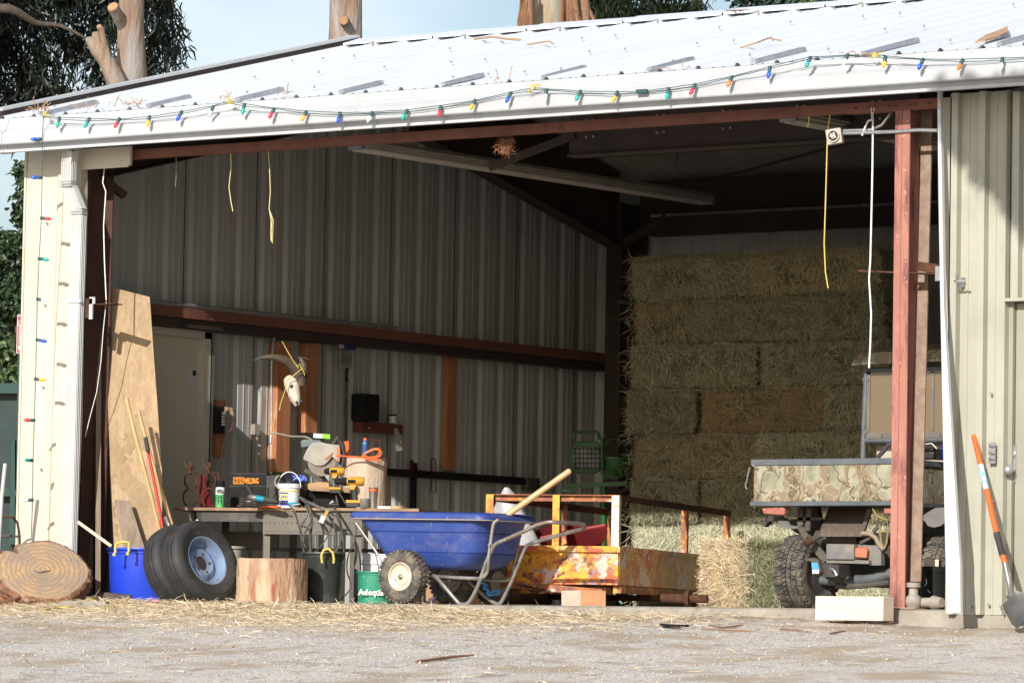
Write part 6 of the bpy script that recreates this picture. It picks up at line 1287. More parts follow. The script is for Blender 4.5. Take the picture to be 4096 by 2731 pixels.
# ---------------------------------------------------------------- camouflage utility vehicle
YT = 1.75
def q(x, y, Y=YT): return at(x, y, Y=Y)
xL = q(1724, 1100).x; xR = xL+1.19; zB = q(1800, 1158).z; zT = q(1800, 1058).z; BLN = 1.05
UT = thing('utility_vehicle', ((xL+xR)/2, YT+1.3, 0), 'camouflage utility vehicle seen from behind with a cargo bed and mesh cab guard', 'utility vehicle')
FRM = mat('dusty blue grey tube', (.075, .09, .105), (.12, .13, .14), 9, rough=.5)
mb = MB(); mb.box(xL+.02, xR-.02, YT+.01, YT+.03, zB+.02, zT-.03); mb.build('tailgate', CAMO, UT, bevel=.003)
mb = MB(); mb.box(xR-.03, xR-.012, YT+.03, YT+BLN, zB+.02, zT-.03); mb.box(xL+.012, xL+.03, YT+.03, YT+BLN, zB+.02, zT-.03); mb.box(xL+.03, xR-.03, YT+BLN-.02, YT+BLN, zB+.02, zT-.02); mb.build('bed_side', CAMO, UT)
mb = MB(); mb.box(xL, xR, YT, YT+.04, zT-.03, zT+.012); mb.box(xR-.04, xR, YT+.04, YT+BLN, zT-.03, zT+.01); mb.box(xL, xL+.04, YT+.04, YT+BLN, zT-.03, zT+.01)
mb.box(xL, xR, YT-.005, YT+.05, zB-.01, zB+.02); mb.box(xR-.03, xR, YT+.05, YT+BLN, zB-.01, zB+.02); mb.build('bed_frame', FRM, UT, smooth=0, bevel=.003)
mb = MB(); mb.box(xL+.03, xR-.03, YT+.05, YT+BLN-.03, zB+.0, zB+.02); mb.build('bed_floor', DUSTY, UT)
mb = MB()
for x in (1728, 1869, 2013): a = q(x, 1148, YT); mb.cyl((a.x, YT+.012, a.z), (a.x, YT-.002, a.z), .009, 8)
mb.cyl((xR-.02, YT+.3, zB+.04), (xR-.008, YT+.3, zB+.04), .009, 8); mb.build('panel_bolts', FRM, UT)
mb = MB(); mb.tube([q(1722, 1073, YT-.01), q(1716, 1100, YT-.01), q(1712, 1115, YT-.01), q(1716, 1124, YT-.01)], .005, 6); mb.tube([q(1728, 1067, YT-.005), q(1740, 1076, YT-.01)], .006, 6); mb.build('gate_hook', GALV, UT)
# cab frame, guard, roof
YC = YT+BLN+.05
def tubeY(pts, r, Y=YC): return [at(x, y, Y=Y) for x, y in pts], r
mb = MB(); a = q(1990, 850, YC); b = q(1982, 1060, YC); mb.tube([b-Vector((0, 0, .35)), b, a], .021, 12); c_ = q(1985, 1012, YC); mb.tube([Vector((c_.x, YC, c_.z)), Vector((c_.x+1.1, YC, c_.z))], .019, 12); mb.tube([b-Vector((0, 0, .35))+Vector((1.12, 0, 0)), a+Vector((1.12, 0, 0))], .021, 12)
mb.tube([a, a+Vector((1.12, 0, 0))], .018, 10); mb.build('roll_bar', FRM, UT)
def meshmat():
    m = bpy.data.materials.new('tan expanded mesh'); m.use_nodes = True; nt = m.node_tree; L = nt.links.new; b = nt.nodes['Principled BSDF']
    tc = nt.nodes.new('ShaderNodeTexCoord'); mp = nt.nodes.new('ShaderNodeMapping'); mp.inputs['Scale'].default_value = (1, 1, 1.6); mp.inputs['Rotation'].default_value = (0, R(45), 0); L(tc.outputs['Object'], mp.inputs[0])
    ck = nt.nodes.new('ShaderNodeTexVoronoi'); ck.feature = 'F1'; ck.distance = 'CHEBYCHEV'; ck.inputs['Randomness'].default_value = 0; ck.inputs['Scale'].default_value = 75; L(mp.outputs[0], ck.inputs[0])
    r = nt.nodes.new('ShaderNodeMapRange'); r.inputs[1].default_value = .26; r.inputs[2].default_value = .34; L(ck.outputs['Distance'], r.inputs[0])
    x = nt.nodes.new('ShaderNodeMixRGB'); x.inputs[1].default_value = (.02, .016, .012, 1); x.inputs[2].default_value = (.21, .15, .09, 1); L(r.outputs[0], x.inputs[0]); L(x.outputs[0], b.inputs['Base Color']); b.inputs['Roughness'].default_value = .7; return m
a = q(1996, 857, YC); b = q(1996, 1000, YC); mb = MB(); mb.box(a.x+.01, a.x+1.06, YC-.004, YC+.002, b.z+.01, a.z-.01); mb.build('mesh_guard', meshmat(), UT)
mb = MB(); mb.box(a.x-.01, a.x+.018, YC-.012, YC-.005, b.z-.01, a.z+.01); mb.box(a.x-.01, a.x+1.07, YC-.013, YC-.005, b.z-.02, b.z+.018); mb.box(a.x+.52, a.x+.545, YC-.012, YC-.005, b.z, a.z); mb.box(a.x-.01, a.x+1.07, YC-.012, YC-.005, a.z-.01, a.z+.012)
for dx in (.12, .6): mb.cyl((a.x+dx, YC-.012, b.z), (a.x+dx, YC-.022, b.z), .01, 8)
for dz in (.06, .9): zz = b.z+(a.z-b.z)*dz; mb.box(a.x-.045, a.x, YC-.016, YC-.006, zz-.012, zz+.012); mb.cyl((a.x+.0, YC-.012, zz), (a.x+.0, YC-.022, zz), .008, 8)
mb.build('guard_frame', mat('dusty grey flat bar', (.17, .15, .12), (.12, .11, .1), 8, rough=.6), UT, smooth=0)
z1 = q(1957, 838, YC).z; z2 = q(1990, 814, YC).z; z3 = q(2010, 790, YC+.35).z; xl = q(1957, 838, YC-.12).x
mb = MB(); rr = []
for (y, z, ins) in ((YC-.13, z1, 0), (YC-.10, z2, .05), (YC-.06, z2+.012, .06), (YC+.25, z3-.03, .12), (YC+.45, z3, .2), (YC+1.2, z3, .2), (YC+1.35, z2, .1)): rr.append([(xl+ins, y, z), (xl+.2+ins, y, z+.006), (xl+.7, y, z+.012), (xl+1.25-ins*.5, y, z+.006), (xl+1.40-ins, y, z)])
vs = [Vector(p) for r_ in rr for p in r_]; n = 5; mb.v = vs+[v-Vector((0, 0, .012)) for v in vs]; o = len(vs)
for i in range(len(rr)-1):
    for j in range(n-1): f = (i*n+j, i*n+j+1, (i+1)*n+j+1, (i+1)*n+j); mb.f += [f, tuple(o+w for w in f[::-1])]; mb.m += [0, 0]
for j in range(n-1): mb.f.append((j, o+j, o+j+1, j+1)); mb.m.append(0)
for i in range(len(rr)-1):
    for j in (0, n-1): mb.f.append((i*n+j, (i+1)*n+j, o+(i+1)*n+j, o+i*n+j)); mb.m.append(0)
mb.build('cab_roof', CAMO, UT, smooth=25)
# seat back, things on the bed
mb = MB(); a = q(2012, 1016, YC+.1); mb.box(a.x, a.x+.9, YC+.10, YC+.16, .75, a.z); mb.build('seat_back', mat('beige seat', (.42, .38, .29), rough=.6), UT, bevel=.01)
mb = MB(); P = [at(x, y, Y=YC-.1) for x, y in [(2016, 1050), (2030, 1035), (2040, 1022), (2060, 1010)]]; mb.tube(P, .017, 8); mb.build('hose', mat('dark mauve hose', (.07, .055, .075), rough=.5), UT)
a = at(2140, 1056, Y=YT+.55); t = thing('chainsaw', a, 'black engine of a small saw lying in the vehicle bed beside the slanted iron', 'chainsaw')
mb = MB(); Ts = frame(a, .2); mb.T = Ts; mb.box(-.12, .05, -.08, .08, 0, .06); mb.box(-.06, .04, -.07, .07, .06, .085); mb.build('engine_cover', mat('glossy dark plastic', (.015, .015, .015), rough=.2), t, bevel=.02)
mb = MB(Ts); 
for i in range(6): mb.box(.052+i*.008, .056+i*.008, -.06, .06, .0, .07)
mb.build('cooling_fins', BLACKP, t)
mb = MB(); mb.tube([at(x, y, Y=YT+.5) for x, y in [(2120, 1040), (2124, 1020), (2140, 1018), (2152, 1030)]], .004, 6); mb.build('pull_wire', WROPE, t)
mb = MB(); a = at(2182, 1056, Y=YT+.5); mb.lathe([(.05, 0), (.055, .10), (.04, .16), (.02, .18)], 16, a); solo(mb, 'jug', BLUETUB, 'blue plastic jug in the vehicle bed at the door edge', 'jug')
# lights, frame and engine under the bed
def at2(x, y, Y): return at((3000+x/2.614)/S, (1900+y/2.614)/S, Y=Y)
def pb(pts, Y, d, m, nm, parent=None, **k): mb = MB(); mb.prism([at2(x, y, Y) for x, y in pts], (0, d, 0)); return mb.build(nm, m, parent or UT, smooth=0, **k)
LENS = mat('faded red lens', (.32, .10, .075), (.4, .17, .13), 30, rough=.3)
pb([(125, 345), (345, 335), (362, 350), (360, 405), (340, 415), (140, 400)], YT+.02, .05, LENS, 'tail_light', bevel=.004)
pb([(1398, 345), (1620, 345), (1620, 400), (1400, 398)], YT+.02, .05, LENS, 'tail_light', bevel=.004)
pb([(120, 320), (1500, 320), (1500, 300), (120, 300)], YT+.05, .08, DUSTY, 'bed_rail')
pb([(130, 470), (180, 430), (300, 425), (380, 470), (520, 450), (520, 330), (700, 330), (760, 600), (560, 640), (480, 600), (420, 560), (330, 470), (200, 480), (150, 540), (120, 535)], YT+.45, .05, mat('black inner guard', (.022, .02, .02), (.06, .05, .045), 9, rough=.7), 'inner_guard')
pb([(305, 475), (400, 478), (420, 520), (505, 535), (505, 555), (420, 560), (305, 545)], YT+.3, .02, WHITEP, 'sticker_plate')
mb = MB(); mb.tube([at2(x, y, YT+.1) for x, y in [(45, 330), (65, 360), (45, 385), (70, 400), (115, 385)]], .009, 8); mb.build('hook', DUSTY, UT)
for (p1, p2, wd) in (((535, 340), (530, 540), .045), ((625, 350), (605, 580), .04), ((530, 540), (600, 660), .045), ((600, 650), (800, 890), .055), ((510, 455), (760, 455), .02), ((1255, 350), (1180, 600), .03)):
    mb = MB(); mb.beam(at2(*p1, YT+.22), at2(*p2, YT+.22), .02, wd, (1, 0, 0)); mb.build('frame_bar', mat('dusty frame steel', (.06, .053, .047), (.13, .115, .09), 8, rough=.8, spec=.2), UT, smooth=0)
mb = MB(); Pm = [at2(x, y, Y) for x, y, Y in ((830, 330, YT+.42), (1285, 330, YT+.42), (1180, 600, YT+.14), (1165, 637, YT+.14), (735, 625, YT+.14), (728, 570, YT+.14))]; mb.prism(Pm, (0, .015, 0)); mb.prism([at2(x, y, YT+.14) for x, y in ((728, 600), (1172, 600), (1165, 640), (735, 640))], (0, .2, 0)); mb.build('muffler_screen', mat('brown mesh screen', (.085, .062, .05), (.15, .115, .09), 60, rough=.8), UT, smooth=0)
mb = MB(); mb.tube([at2(745, 625, YT+.2), at2(640, 680, YT+.12)], .023, 12); ex = mb.build('exhaust_pipe', STEEL, UT); mb = MB(); mb.tube([at2(645, 678, YT+.12), at2(575, 722, YT+.08)], .026, 14); mb.build('exhaust_tip', RUSTY, ex)
mb = MB(); mb.lathe([(.06, -.15), (.065, -.14), (.065, .12), (.05, .14)], 18, at2(850, 665, YT+.35), (1, 0, 0)); mb.lathe([(.06, -.1), (.065, .1)], 18, at2(1030, 650, YT+.35), (1, 0, 0)); mb.build('muffler', DUSTY, UT)
EG = mat('dusty grey cover', (.13, .14, .15), (.2, .18, .15), 14, rough=.7, spots=((.3, .25, .18), 5, .58, .75))
pb([(795, 715), (1085, 720), (1085, 882), (795, 878)], YT+.06, .16, EG, 'engine_cover', bevel=.006)
pb([(795, 882), (1130, 885), (1240, 890), (1240, 925), (800, 915)], YT+.08, .12, EG, 'skid_bracket')
pb([(1110, 722), (1330, 735), (1370, 800), (1370, 940), (1240, 940), (1240, 765), (1110, 755)], YT+.12, .05, EG, 'side_bracket')
mb = MB(); mb.lathe([(.036, -.01), (.042, .0), (.042, .09), (.03, .1)], 18, at2(1108, 812, YT+.12), (1, 0, 0)); mb.build('oil_filter', ORANGE if 0 else mat('dull orange filter', (.50, .16, .09), rough=.5), UT)
pb([(1100, 765), (1225, 775), (1215, 860), (1100, 850)], YT+.08, .02, MATS['dull orange filter'], 'filter_end')
BLK = mat('greasy black casting', (.02, .019, .018), (.07, .06, .05), 9, rough=.65)
pb([(760, 600), (1460, 600), (1460, 1180), (960, 1160), (760, 1050)], YT+.35, .5, BLK, 'engine', bevel=.01)
mb = MB(); mb.tube([at2(x, y, YT+.2) for x, y in ((735, 960), (860, 960), (930, 960))], .03, 8); mb.prism([at2(x, y, YT-.02) for x, y in ((745, 930), (930, 932), (928, 1065), (745, 1060))], (0, .15, 0)); hr = mb.build('hitch_receiver', BLK, UT, smooth=30)
mb = MB(); mb.prism([at2(x, y, YT-.06) for x, y in ((570, 865), (680, 862), (715, 890), (740, 1010), (715, 1032), (650, 1030), (640, 900), (570, 885))], (0, .05, 0)); hb2 = mb.build('ball_mount', DUSTY, UT, smooth=0)
mb = MB(); mb.prism([at2(x, y, YT-.068) for x, y in ((642, 915), (705, 912), (720, 975), (650, 980))], (0, .004, 0)); mb.build('blue_sticker', mat('blue sticker', (.05, .25, .5), (.1, .4, .6), 40, rough=.4), hb2)
mb = MB(); mb.prism([at2(x, y, YT-.068) for x, y in ((650, 984), (722, 980), (718, 1028), (655, 1028))], (0, .004, 0)); mb.build('white_sticker', mat('white sticker', (.7, .72, .8), (.2, .3, .7), 50, rough=.4), hb2)
mb = MB(); mb.tube([at2(x, y, YT-.07) for x, y in ((838, 972), (870, 980), (890, 1010), (908, 1045))], .009, 8); mb.build('hitch_pin', mat('chrome pin', (.7, .7, .75), rough=.15, metal=1), UT)
mb = MB(); mb.tube([at2(x, y, YT+.42) for x, y in ((600, 1070), (760, 1100), (900, 1105), (1050, 1100))], .032, 14); mb.tube([at2(x, y, YT+.25) for x, y in ((1010, 1090), (1200, 1090), (1350, 1060), (1500, 1015), (1700, 980))], .036, 14); mb.build('axle_tube', FRM, UT)
mb = MB(); mb.tube([at2(x, y, YT+.1) for x, y in ((1170, 605), (1250, 610), (1310, 650), (1350, 720), (1400, 780))], .016, 8); mb.build('dusty_hose', mat('dusty hose', (.26, .21, .14), rough=.8), UT)
mb = MB()
for P in (((1360, 590), (1370, 700), (1400, 770)), ((1440, 585), (1430, 700), (1405, 765)), ((1365, 590), (1440, 590)), ((1360, 520), (1355, 590)), ((1280, 340), (1320, 420), (1370, 445), (1440, 470))): mb.tube([at2(x, y, YT+.05) for x, y in P], .007, 6)
mb.build('yellow_linkage', mat('dull yellow paint', (.26, .2, .08), rough=.6), UT)
mb = MB(); mb.tube([at2(1290, 590, YT+.1), at2(1370, 500, YT+.14)], .015, 8); mb.tube([at2(1150, 710, YT+.1), at2(1270, 650, YT+.14)], .012, 8); mb.tube([at2(x, y, YT+.15) for x, y in ((900, 1150), (1000, 1165), (1200, 1150), (1460, 1120))], .02, 8); mb.tube([at2(1020, 1090, YT+.1), at2(1000, 1060, YT+.1)], .02, 10); mb.build('links', DUSTY, UT)
# wheels with chunky tread
def uwheel(xf, yc, parent, fl=1):
    r, w_ = .268, .25; M = Matrix.Translation((xf-w_/2, yc, r)) @ Matrix.Rotation(R(90), 4, 'Y'); h = w_/2
    mb = MB(M); mb.lathe([(.145, -h*.8), (.16, -h*.95), (.21, -h*1.0), (r-.022, -h*.92), (r-.014, -h*.7), (r-.012, 0), (r-.014, h*.7), (r-.022, h*.92), (.21, h*1.0), (.16, h*.95), (.145, h*.8)], 60, caps=False); ty = mb.build('tyre', MUDRUB, parent, smooth=50)
    mb = MB(M); N_ = 26
    def lug(pts, ro):
        vs = [((r-.03)*math.cos(a), (r-.03)*math.sin(a), z) for a, z in pts]+[(ro*math.cos(a), ro*math.sin(a), z) for a, z in pts]; n = len(pts)
        mb.add(vs, [tuple(range(n, 2*n))]+[(i, (i+1) % n, n+(i+1) % n, n+i) for i in range(n)])
    st = 2*PI/N_
    for i in range(N_):
        a = i*st
        for s in (-1, 1):
            lug([(a+st*.05, s*.006), (a+st*.42, s*.006), (a+st*.62, s*.034), (a+st*.25, s*.034)], r+.002)
            lug([(a+st*.55, s*.006), (a+st*.90, s*.006), (a+st*1.1, s*.034), (a+st*.75, s*.034)], r+.002)
            lug([(a+st*.30, s*.040), (a+st*.78, s*.040), (a+st*.92, s*.075), (a+st*.35, s*.082)], r+.0)
            lug([(a+st*.92, s*.044), (a+st*1.22, s*.044), (a+st*1.12, s*.078)], r-.001)
            lug([(a+st*.40, s*.088), (a+st*.95, s*.080), (a+st*.95, s*.118), (a+st*.45, s*.118)], r-.005)
    mb.build('tread', MUDRUB, ty, smooth=0)
    mb = MB(M); mb.lathe([(.148, h*.8), (.15, h*.9), (.142, h*.85), (.135, h*.2), (.12, -.02), (.06, -.04), (.05, -.02), (.02, -.02)], 40); mb.build('rim', mat('dusty black wheel', (.06, .055, .05), (.28, .23, .17), 4, rough=.6, amt=(.45, .7)), parent, smooth=40)
yw = YT+.38; fx = at(1887, 1310, Y=yw).x
uwheel(fx, yw, UT); uwheel(fx+1.19, yw, UT)
uwheel(fx, yw+1.75, UT); uwheel(fx+1.19, yw+1.75, UT)
pb([(1780, 470), (1800, 430), (1850, 390), (1940, 340), (2060, 335), (2120, 380), (2120, 470), (2040, 490), (1990, 530), (1920, 545), (1860, 530), (1830, 480)], YT+.15, .03, mat('dull grey plastic fender', (.12, .115, .11), (.17, .16, .15), 9, rough=.5), 'mud_guard')

# ---------------------------------------------------------------- things at the right
T_ = at(1872, 1419, Y=-.30); b_ = at(2028, 1421, Y=-.28)
t1 = at(1874, 1368, Y=-.30); mb = MB(); a = math.atan2(b_.y-T_.y, b_.x-T_.x); Tt = frame((T_.x, T_.y, T_.z-.012), a); Lb = (b_-T_).length
mb.T = Tt; mb.box(0, Lb*1.0, 0, .14, 0, t1.z-T_.z+.012); o = mb.build('timber_block', PALEW, None, bevel=.004); centred(o); tag(o, 'pale new timber block lying in front of the vehicle wheel', 'timber block')
t = thing('orange_shovel', at(2335, 1408, Y=-.4), 'orange handled shovel leaning on the ribbed wall by the entry door', 'shovel')
def sp(x, y, Y): return at(x, y, Y=Y)
a, b = sp(2237, 1000, -.07), sp(2290, 1228, -.30)
mb = MB(); mb.tube([a, b], .018, 14); mb.build('handle', ORANGE, t)
mb = MB(); mb.tube([a.lerp(b, .30), a.lerp(b, .55)], .0186, 14); mb.build('blue_label', mat('blue white label', (.12, .35, .55), (.6, .65, .7), 30, rough=.4), t)
c_ = sp(2303, 1276, -.34); mb = MB(); mb.tube([b-(b-a)*.02, c_], .0205, 14); mb.build('grip', BLKRUB, t)
d = sp(2308, 1292, -.35); mb = MB(); mb.tube([c_, d], .019, 14); mb.build('collar', ORANGE, t)
mb = MB(); mb.tube([d, sp(2318, 1340, -.38), sp(2320, 1362, -.40), sp(2318, 1372, -.42)], [.016, .015, .014, .02], 12); sk = mb.build('socket', STEEL, t)
mb = MB(); rr = []
for (f, wl_, dep) in ((0, .065, .0), (.12, .088, .03), (.5, .092, .04), (.8, .065, .02), (1.0, .01, -.02)):
    c2 = sp(2318, 1372, -.42).lerp(sp(2352, 1436, -.52), f); ax_ = (sp(2352, 1436, -.52)-sp(2318, 1372, -.42)).normalized(); sdv = ax_.cross(Vector((0, -1, 0))).normalized(); nn = sdv.cross(ax_)
    rr.append([c2+sdv*(wl_*s)+nn*(-dep*(s*s))+nn*.0 for s in (-1, -.6, -.2, .2, .6, 1)])
vs = [p for r_ in rr for p in r_]; o = len(vs); mb.v = vs+[v+Vector((0, .003, -.001)) for v in vs]
for i in range(4):
    for j in range(5): f = (i*6+j, i*6+j+1, (i+1)*6+j+1, (i+1)*6+j); mb.f += [f, tuple(o+w for w in f[::-1])]; mb.m += [0, 0]
mb.build('blade', mat('dark shovel steel', (.12, .12, .125), (.2, .18, .16), 10, rough=.4, metal=.6), t, smooth=50)
# cast valve, black bucket
p = at(2098, 1393, Y=.06); p.z = 0; t = thing('cast_valve', p, 'grey cast iron valve fitting standing at the foot of the red post', 'valve'); CI = mat('grey dusty cast iron', (.33, .30, .26), (.24, .21, .17), 12, rough=.8, bump=.002, bs=60)
mb = MB(); mb.lathe([(.04, 0), (.045, .02), (.052, .03), (.055, .055), (.048, .08), (.032, .09), (.030, .14)], 24, p); mb.build('valve_body', CI, t)
mb = MB(); mb.lathe([(.044, .138), (.047, .14), (.047, .168), (.044, .17)], 24, p); mb.build('collar', CI, t)
mb = MB(); mb.tube([p+Vector((.02, .03, .045)), p+Vector((.12, .04, .045)), p+Vector((.14, .02, .045)), p+Vector((.21, 0, .045))], [.03, .032, .045, .03], 14); mb.build('side_outlet', CI, t)
p = at(2144, 1385, Y=.45); p.z = 0; t = thing('bucket', p, 'black ribbed bucket with a wooden block on its lid behind the valve', 'bucket')
mb = MB(); mb.lathe([(.085, 0), (.09, .21), (.093, .212), (.093, .222), (.09, .224), (.09, .235), (.093, .237), (.093, .247), (.097, .25), (.097, .27), (.09, .272)], 32, p); mb.build('bucket_body', BLACKP, t)
mb = MB(); mb.lathe([(.02, .272), (.096, .272), (.096, .279)], 32, p); mb.build('lid', BLACKP, t)
mb = MB(); mb.tube([p+Vector((-.0, -.094, .20)), p+Vector((.005, -.096, .17)), p+Vector((-.01, -.096, .155))], .003, 5); mb.tube([p+Vector((.01, -.094, .13)), p+Vector((.03, -.092, .11))], .003, 5); mb.build('paint_scratch', WHITEP, t)
mb = MB(); mb.box(-.05, .05, -.04, .04, 0, .045); o = mb.build('wood_offcut', PALEW, None, bevel=.002); o.matrix_world = frame(p+Vector((-.01, 0, .28)), .3); tag(o, 'small pale wood offcut sitting on the black bucket lid', 'wood block')
# ---------------------------------------------------------------- trees beyond the shed
LEAF = mat('eucalyptus leaf', (0, 0, 0), (.02, .025, .01), 3, rough=.5, attr=True, amt=(.6, .9))
def leaves(name, C, spread, k, col, L_=(.09, .16), W_=(.014, .024), droop=1.0, parent=None, label=None, sub=14):
    """clumps of hanging leaves: C list of (centre, radius)"""
    Ps = []; 
    cw = np.array([max(r, .05)**2 for _, r in C]); cw = cw/cw.sum(); idx = rng.choice(len(C), k//sub, p=cw)
    for i in idx:
        c, r = C[i]; d = rng.normal(0, 1, 3); d /= np.linalg.norm(d); q = np.array(c)+d*r*rng.random()**.45*np.array([1, 1, .8]); s = rng.uniform(.5, 1.2)
        line = unit(np.array([[rng.normal(0, .5), rng.normal(0, .5), -droop]]))[0]
        tt = rng.random(sub)[:, None]; Ps.append(q+line*tt*spread*s+rng.normal(0, .045*s, (sub, 3)))
    P = np.concatenate(Ps); k = len(P); D = unit(np.stack([rng.normal(0, .55, k), rng.normal(0, .55, k), -droop+rng.normal(0, .35, k)], 1)); N = unit(rng.normal(0, 1, (k, 3)))
    V, F = blades(P, D, N, rng.uniform(*L_, k), rng.uniform(*W_, k), .2); mb = MB(); mb.v = [Vector(v) for v in V]; mb.f = [tuple(f) for f in F]; mb.m = [0]*len(F)
    col = np.array(col); ci = rng.integers(0, len(col), k); cc_ = np.repeat(col[ci]*rng.uniform(.6, 1.3, (k, 1)), 2, axis=0)
    return mb, cc_
DK = [(.012, .022, .012), (.018, .032, .015), (.010, .018, .012), (.03, .045, .02)]
MG = [(.05, .09, .03), (.07, .11, .04), (.035, .07, .025), (.10, .13, .05)]
BARKE = mat('smooth peeling bark', (.34, .25, .185), (.19, .12, .08), 3.0, rough=.8, stretch=(2.2, 2.2, .35), spots=((.30, .29, .28), 1.6, .52, .64, (2.5, 2.5, .3)), spots2=((.16, .09, .05), 4.5, .6, .68, (2.2, 2.2, .35)), bump=.03, bs=9)
BARKG = mat('grey green smooth bark', (.30, .32, .25), (.38, .36, .27), 1.4, rough=.7, stretch=(1.5, 1.5, .4), spots=((.34, .22, .12), 2.0, .56, .64, (2, 2, .3)))
def tree(name, label, z, trunk, clumps, cols, k, spread=.45, m=BARKE, limbs=(), L_=(.09, .17), W_=(.014, .026), droop=1.0, group=None, extra=None, stubs=()):
    base = at(trunk[-1][0], trunk[-1][1], z=z); base.z = -.3
    t = thing(name, base, label, 'tree', group)
    P = [at(x, y, z=z) for x, y, w_ in trunk]; rs = [w_*mm(z)/2 for x, y, w_ in trunk]; P.append(Vector((P[-1].x, P[-1].y, -.3))); rs.append(rs[-1]*1.15)
    mb = MB()
    Q = []; rq = []
    for i in range(len(P)-1):
        for s in range(24): Q.append(P[i].lerp(P[i+1], s/24)); rq.append((rs[i]+(rs[i+1]-rs[i])*s/24))
    mb.tube(Q+[P[-1]], rq+[rs[-1]], 40); 
    for i_, v in enumerate(mb.v): d_ = mn.noise(Vector((v.x*5, v.y*5, v.z*1.1)))*.6+mn.noise(Vector((v.x*13, v.y*13, v.z*2.5)))*.4; c_ = min(P, key=lambda p_: abs(p_.z-v.z)); o_ = Vector((v.x-c_.x, v.y-c_.y, 0)); v += o_.normalized()*d_*rs[0]*.22 if o_.length > 1e-4 else Vector()
    tr = mb.build('trunk', m, t, smooth=60)
    for lm in limbs: mb = MB(); mb.tube(smoothpath([at(x, y, z=z+dz) for x, y, w_, dz in lm], 3), [w_*mm(z)/2 for w_ in np.interp(np.linspace(0, len(lm)-1, (len(lm)-1)*3+1), range(len(lm)), [l[2] for l in lm])], 12); mb.build('limb', m, tr, smooth=60)
    for (x, y, w_, dx, dy) in stubs:
        a = at(x, y, z=z-.3); b = at(x-dx, y-dy, z=z+.05); mb = MB(); mb.tube([b, a], [w_*mm(z)/2*1.25, w_*mm(z)/2], 16); st = mb.build('cut_branch', m, tr, smooth=60); mb = MB(); d = (a-b).normalized(); mb.cyl(a, a+d*.004, w_*mm(z)/2*.86, 18); mb.build('cut_end', mat('fresh cut wood', (.40, .23, .11), (.28, .15, .07), 12, rough=.8), st)
    if clumps:
        C = [(tuple(at(x, y, z=z+dz)), r*mm(z)) for x, y, dz, r in clumps]; mb, cl = leaves('crown', C, spread, k, cols, L_, W_, droop); mb.build('crown', LEAF, t, smooth=0, cols=cl)
    return t
cl = []
for (x, y, r_) in ((-40, -60, 90), (40, -40, 80), (120, -60, 80), (200, -60, 90), (300, -60, 90), (370, -30, 55), (10, 40, 60), (70, 30, 50), (30, 110, 60), (90, 130, 60), (150, 60, 45), (180, 90, 40), (60, 190, 55), (130, 190, 50), (170, 215, 40), (235, 200, 50), (215, 130, 40), (300, 190, 40), (330, 120, 45), (360, 60, 45), (350, 160, 30), (395, 100, 30), (395, 30, 32), (380, 140, 22), (30, 250, 30), (110, 250, 40), (-50, 100, 80), (-120, 0, 140), (-60, 200, 80), (300, 70, 35), (250, 40, 40), (200, 20, 50), (420, 115, 12), (415, 60, 12), (352, 205, 22), (270, 240, 40), (200, 250, 40), (150, 260, 30)): cl.append((x, y, rng.uniform(.6, 2.2), r_))
for i in range(10): cl.append((rng.uniform(-300, 380), rng.uniform(-700, -80), rng.uniform(-1.5, 2.5), rng.uniform(90, 160)))
tree('eucalyptus_tree', 'dark leafy eucalyptus behind the left end of the roof', 52, [(-150, -600, 40), (-160, -200, 60), (-170, 200, 75), (-180, 500, 85)], cl, [(.006, .013, .008), (.010, .018, .010), (.005, .010, .008), (.018, .03, .014)], 44000, .45, m=WOODD, L_=(.10, .21), W_=(.015, .030), limbs=[[(-160, 60, 30, 0), (-60, 30, 26, 0), (20, 20, 22, 0), (80, 52, 14, .2), (140, 60, 9, .3), (200, 90, 5, .3)]])
tree('pollarded_tree', 'pale brown pollarded trunk with a broken side fork behind the left of the roof', 47.5, [(306, -260, 50), (304, -60, 56), (300, 60, 62), (301, 170, 68), (298, 260, 78), (296, 420, 84)], [(330, -420, .5, 120), (250, -380, .3, 110)], DK, 3000,
     limbs=[[(292, 235, 48, -.25), (264, 180, 44, -.3), (244, 140, 38, -.32), (225, 115, 36, -.35), (208, 96, 24, -.35), (197, 92, 10, -.36)], [(246, 145, 34, -.3), (232, 118, 30, -.34), (222, 86, 22, -.36), (220, 74, 14, -.36)], [(255, 150, 18, -.33), (240, 100, 13, -.4), (232, 62, 13, -.42)]], stubs=[(259, 16, 26, -36, -64), (228, 62, 12, -8, -30)])
tree('eucalyptus_tree', 'bare brown trunk with one round cut knot behind the roof ridge', 46, [(796, -500, 56), (795, -150, 68), (794, 0, 73), (793, 120, 77), (792, 400, 80)], [(790, -700, 0, 200)], DK, 3000, stubs=[(789, 47, 22, -2, -1)])
tree('eucalyptus_tree', 'thick grey green trunk with hanging strips of bark behind the ridge', 47, [(1262, -400, 60), (1256, -100, 74), (1252, 20, 84), (1248, 120, 90), (1244, 400, 95)], [(1450, -260, 0, 130), (1300, -300, 0, 150), (1570, -250, 0, 120)], DK, 4000, m=BARKG)
mb = MB(); sk_ = []
for i in range(46):
    x = rng.choice([rng.uniform(1196, 1224), rng.uniform(1286, 1352), rng.uniform(1205, 1345)]); 
    if 1232 < x < 1284: continue
    z = 46.6+rng.uniform(-.1, .1); L = rng.uniform(60, 130); dx = rng.uniform(-14, 14)+(-8 if x < 1210 else 8 if x > 1320 else 0); mb.tube([at(x-dx*.3, -30, z=z), at(x, 20, z=z), at(x+dx*.6, 20+L*.4, z=z), at(x+dx, 20+L*.7, z=z)], [.03, .035, .028, .008], 5, flat=.35)
tt = bpy.data.objects['eucalyptus_tree.002'] if 'eucalyptus_tree.002' in bpy.data.objects else None
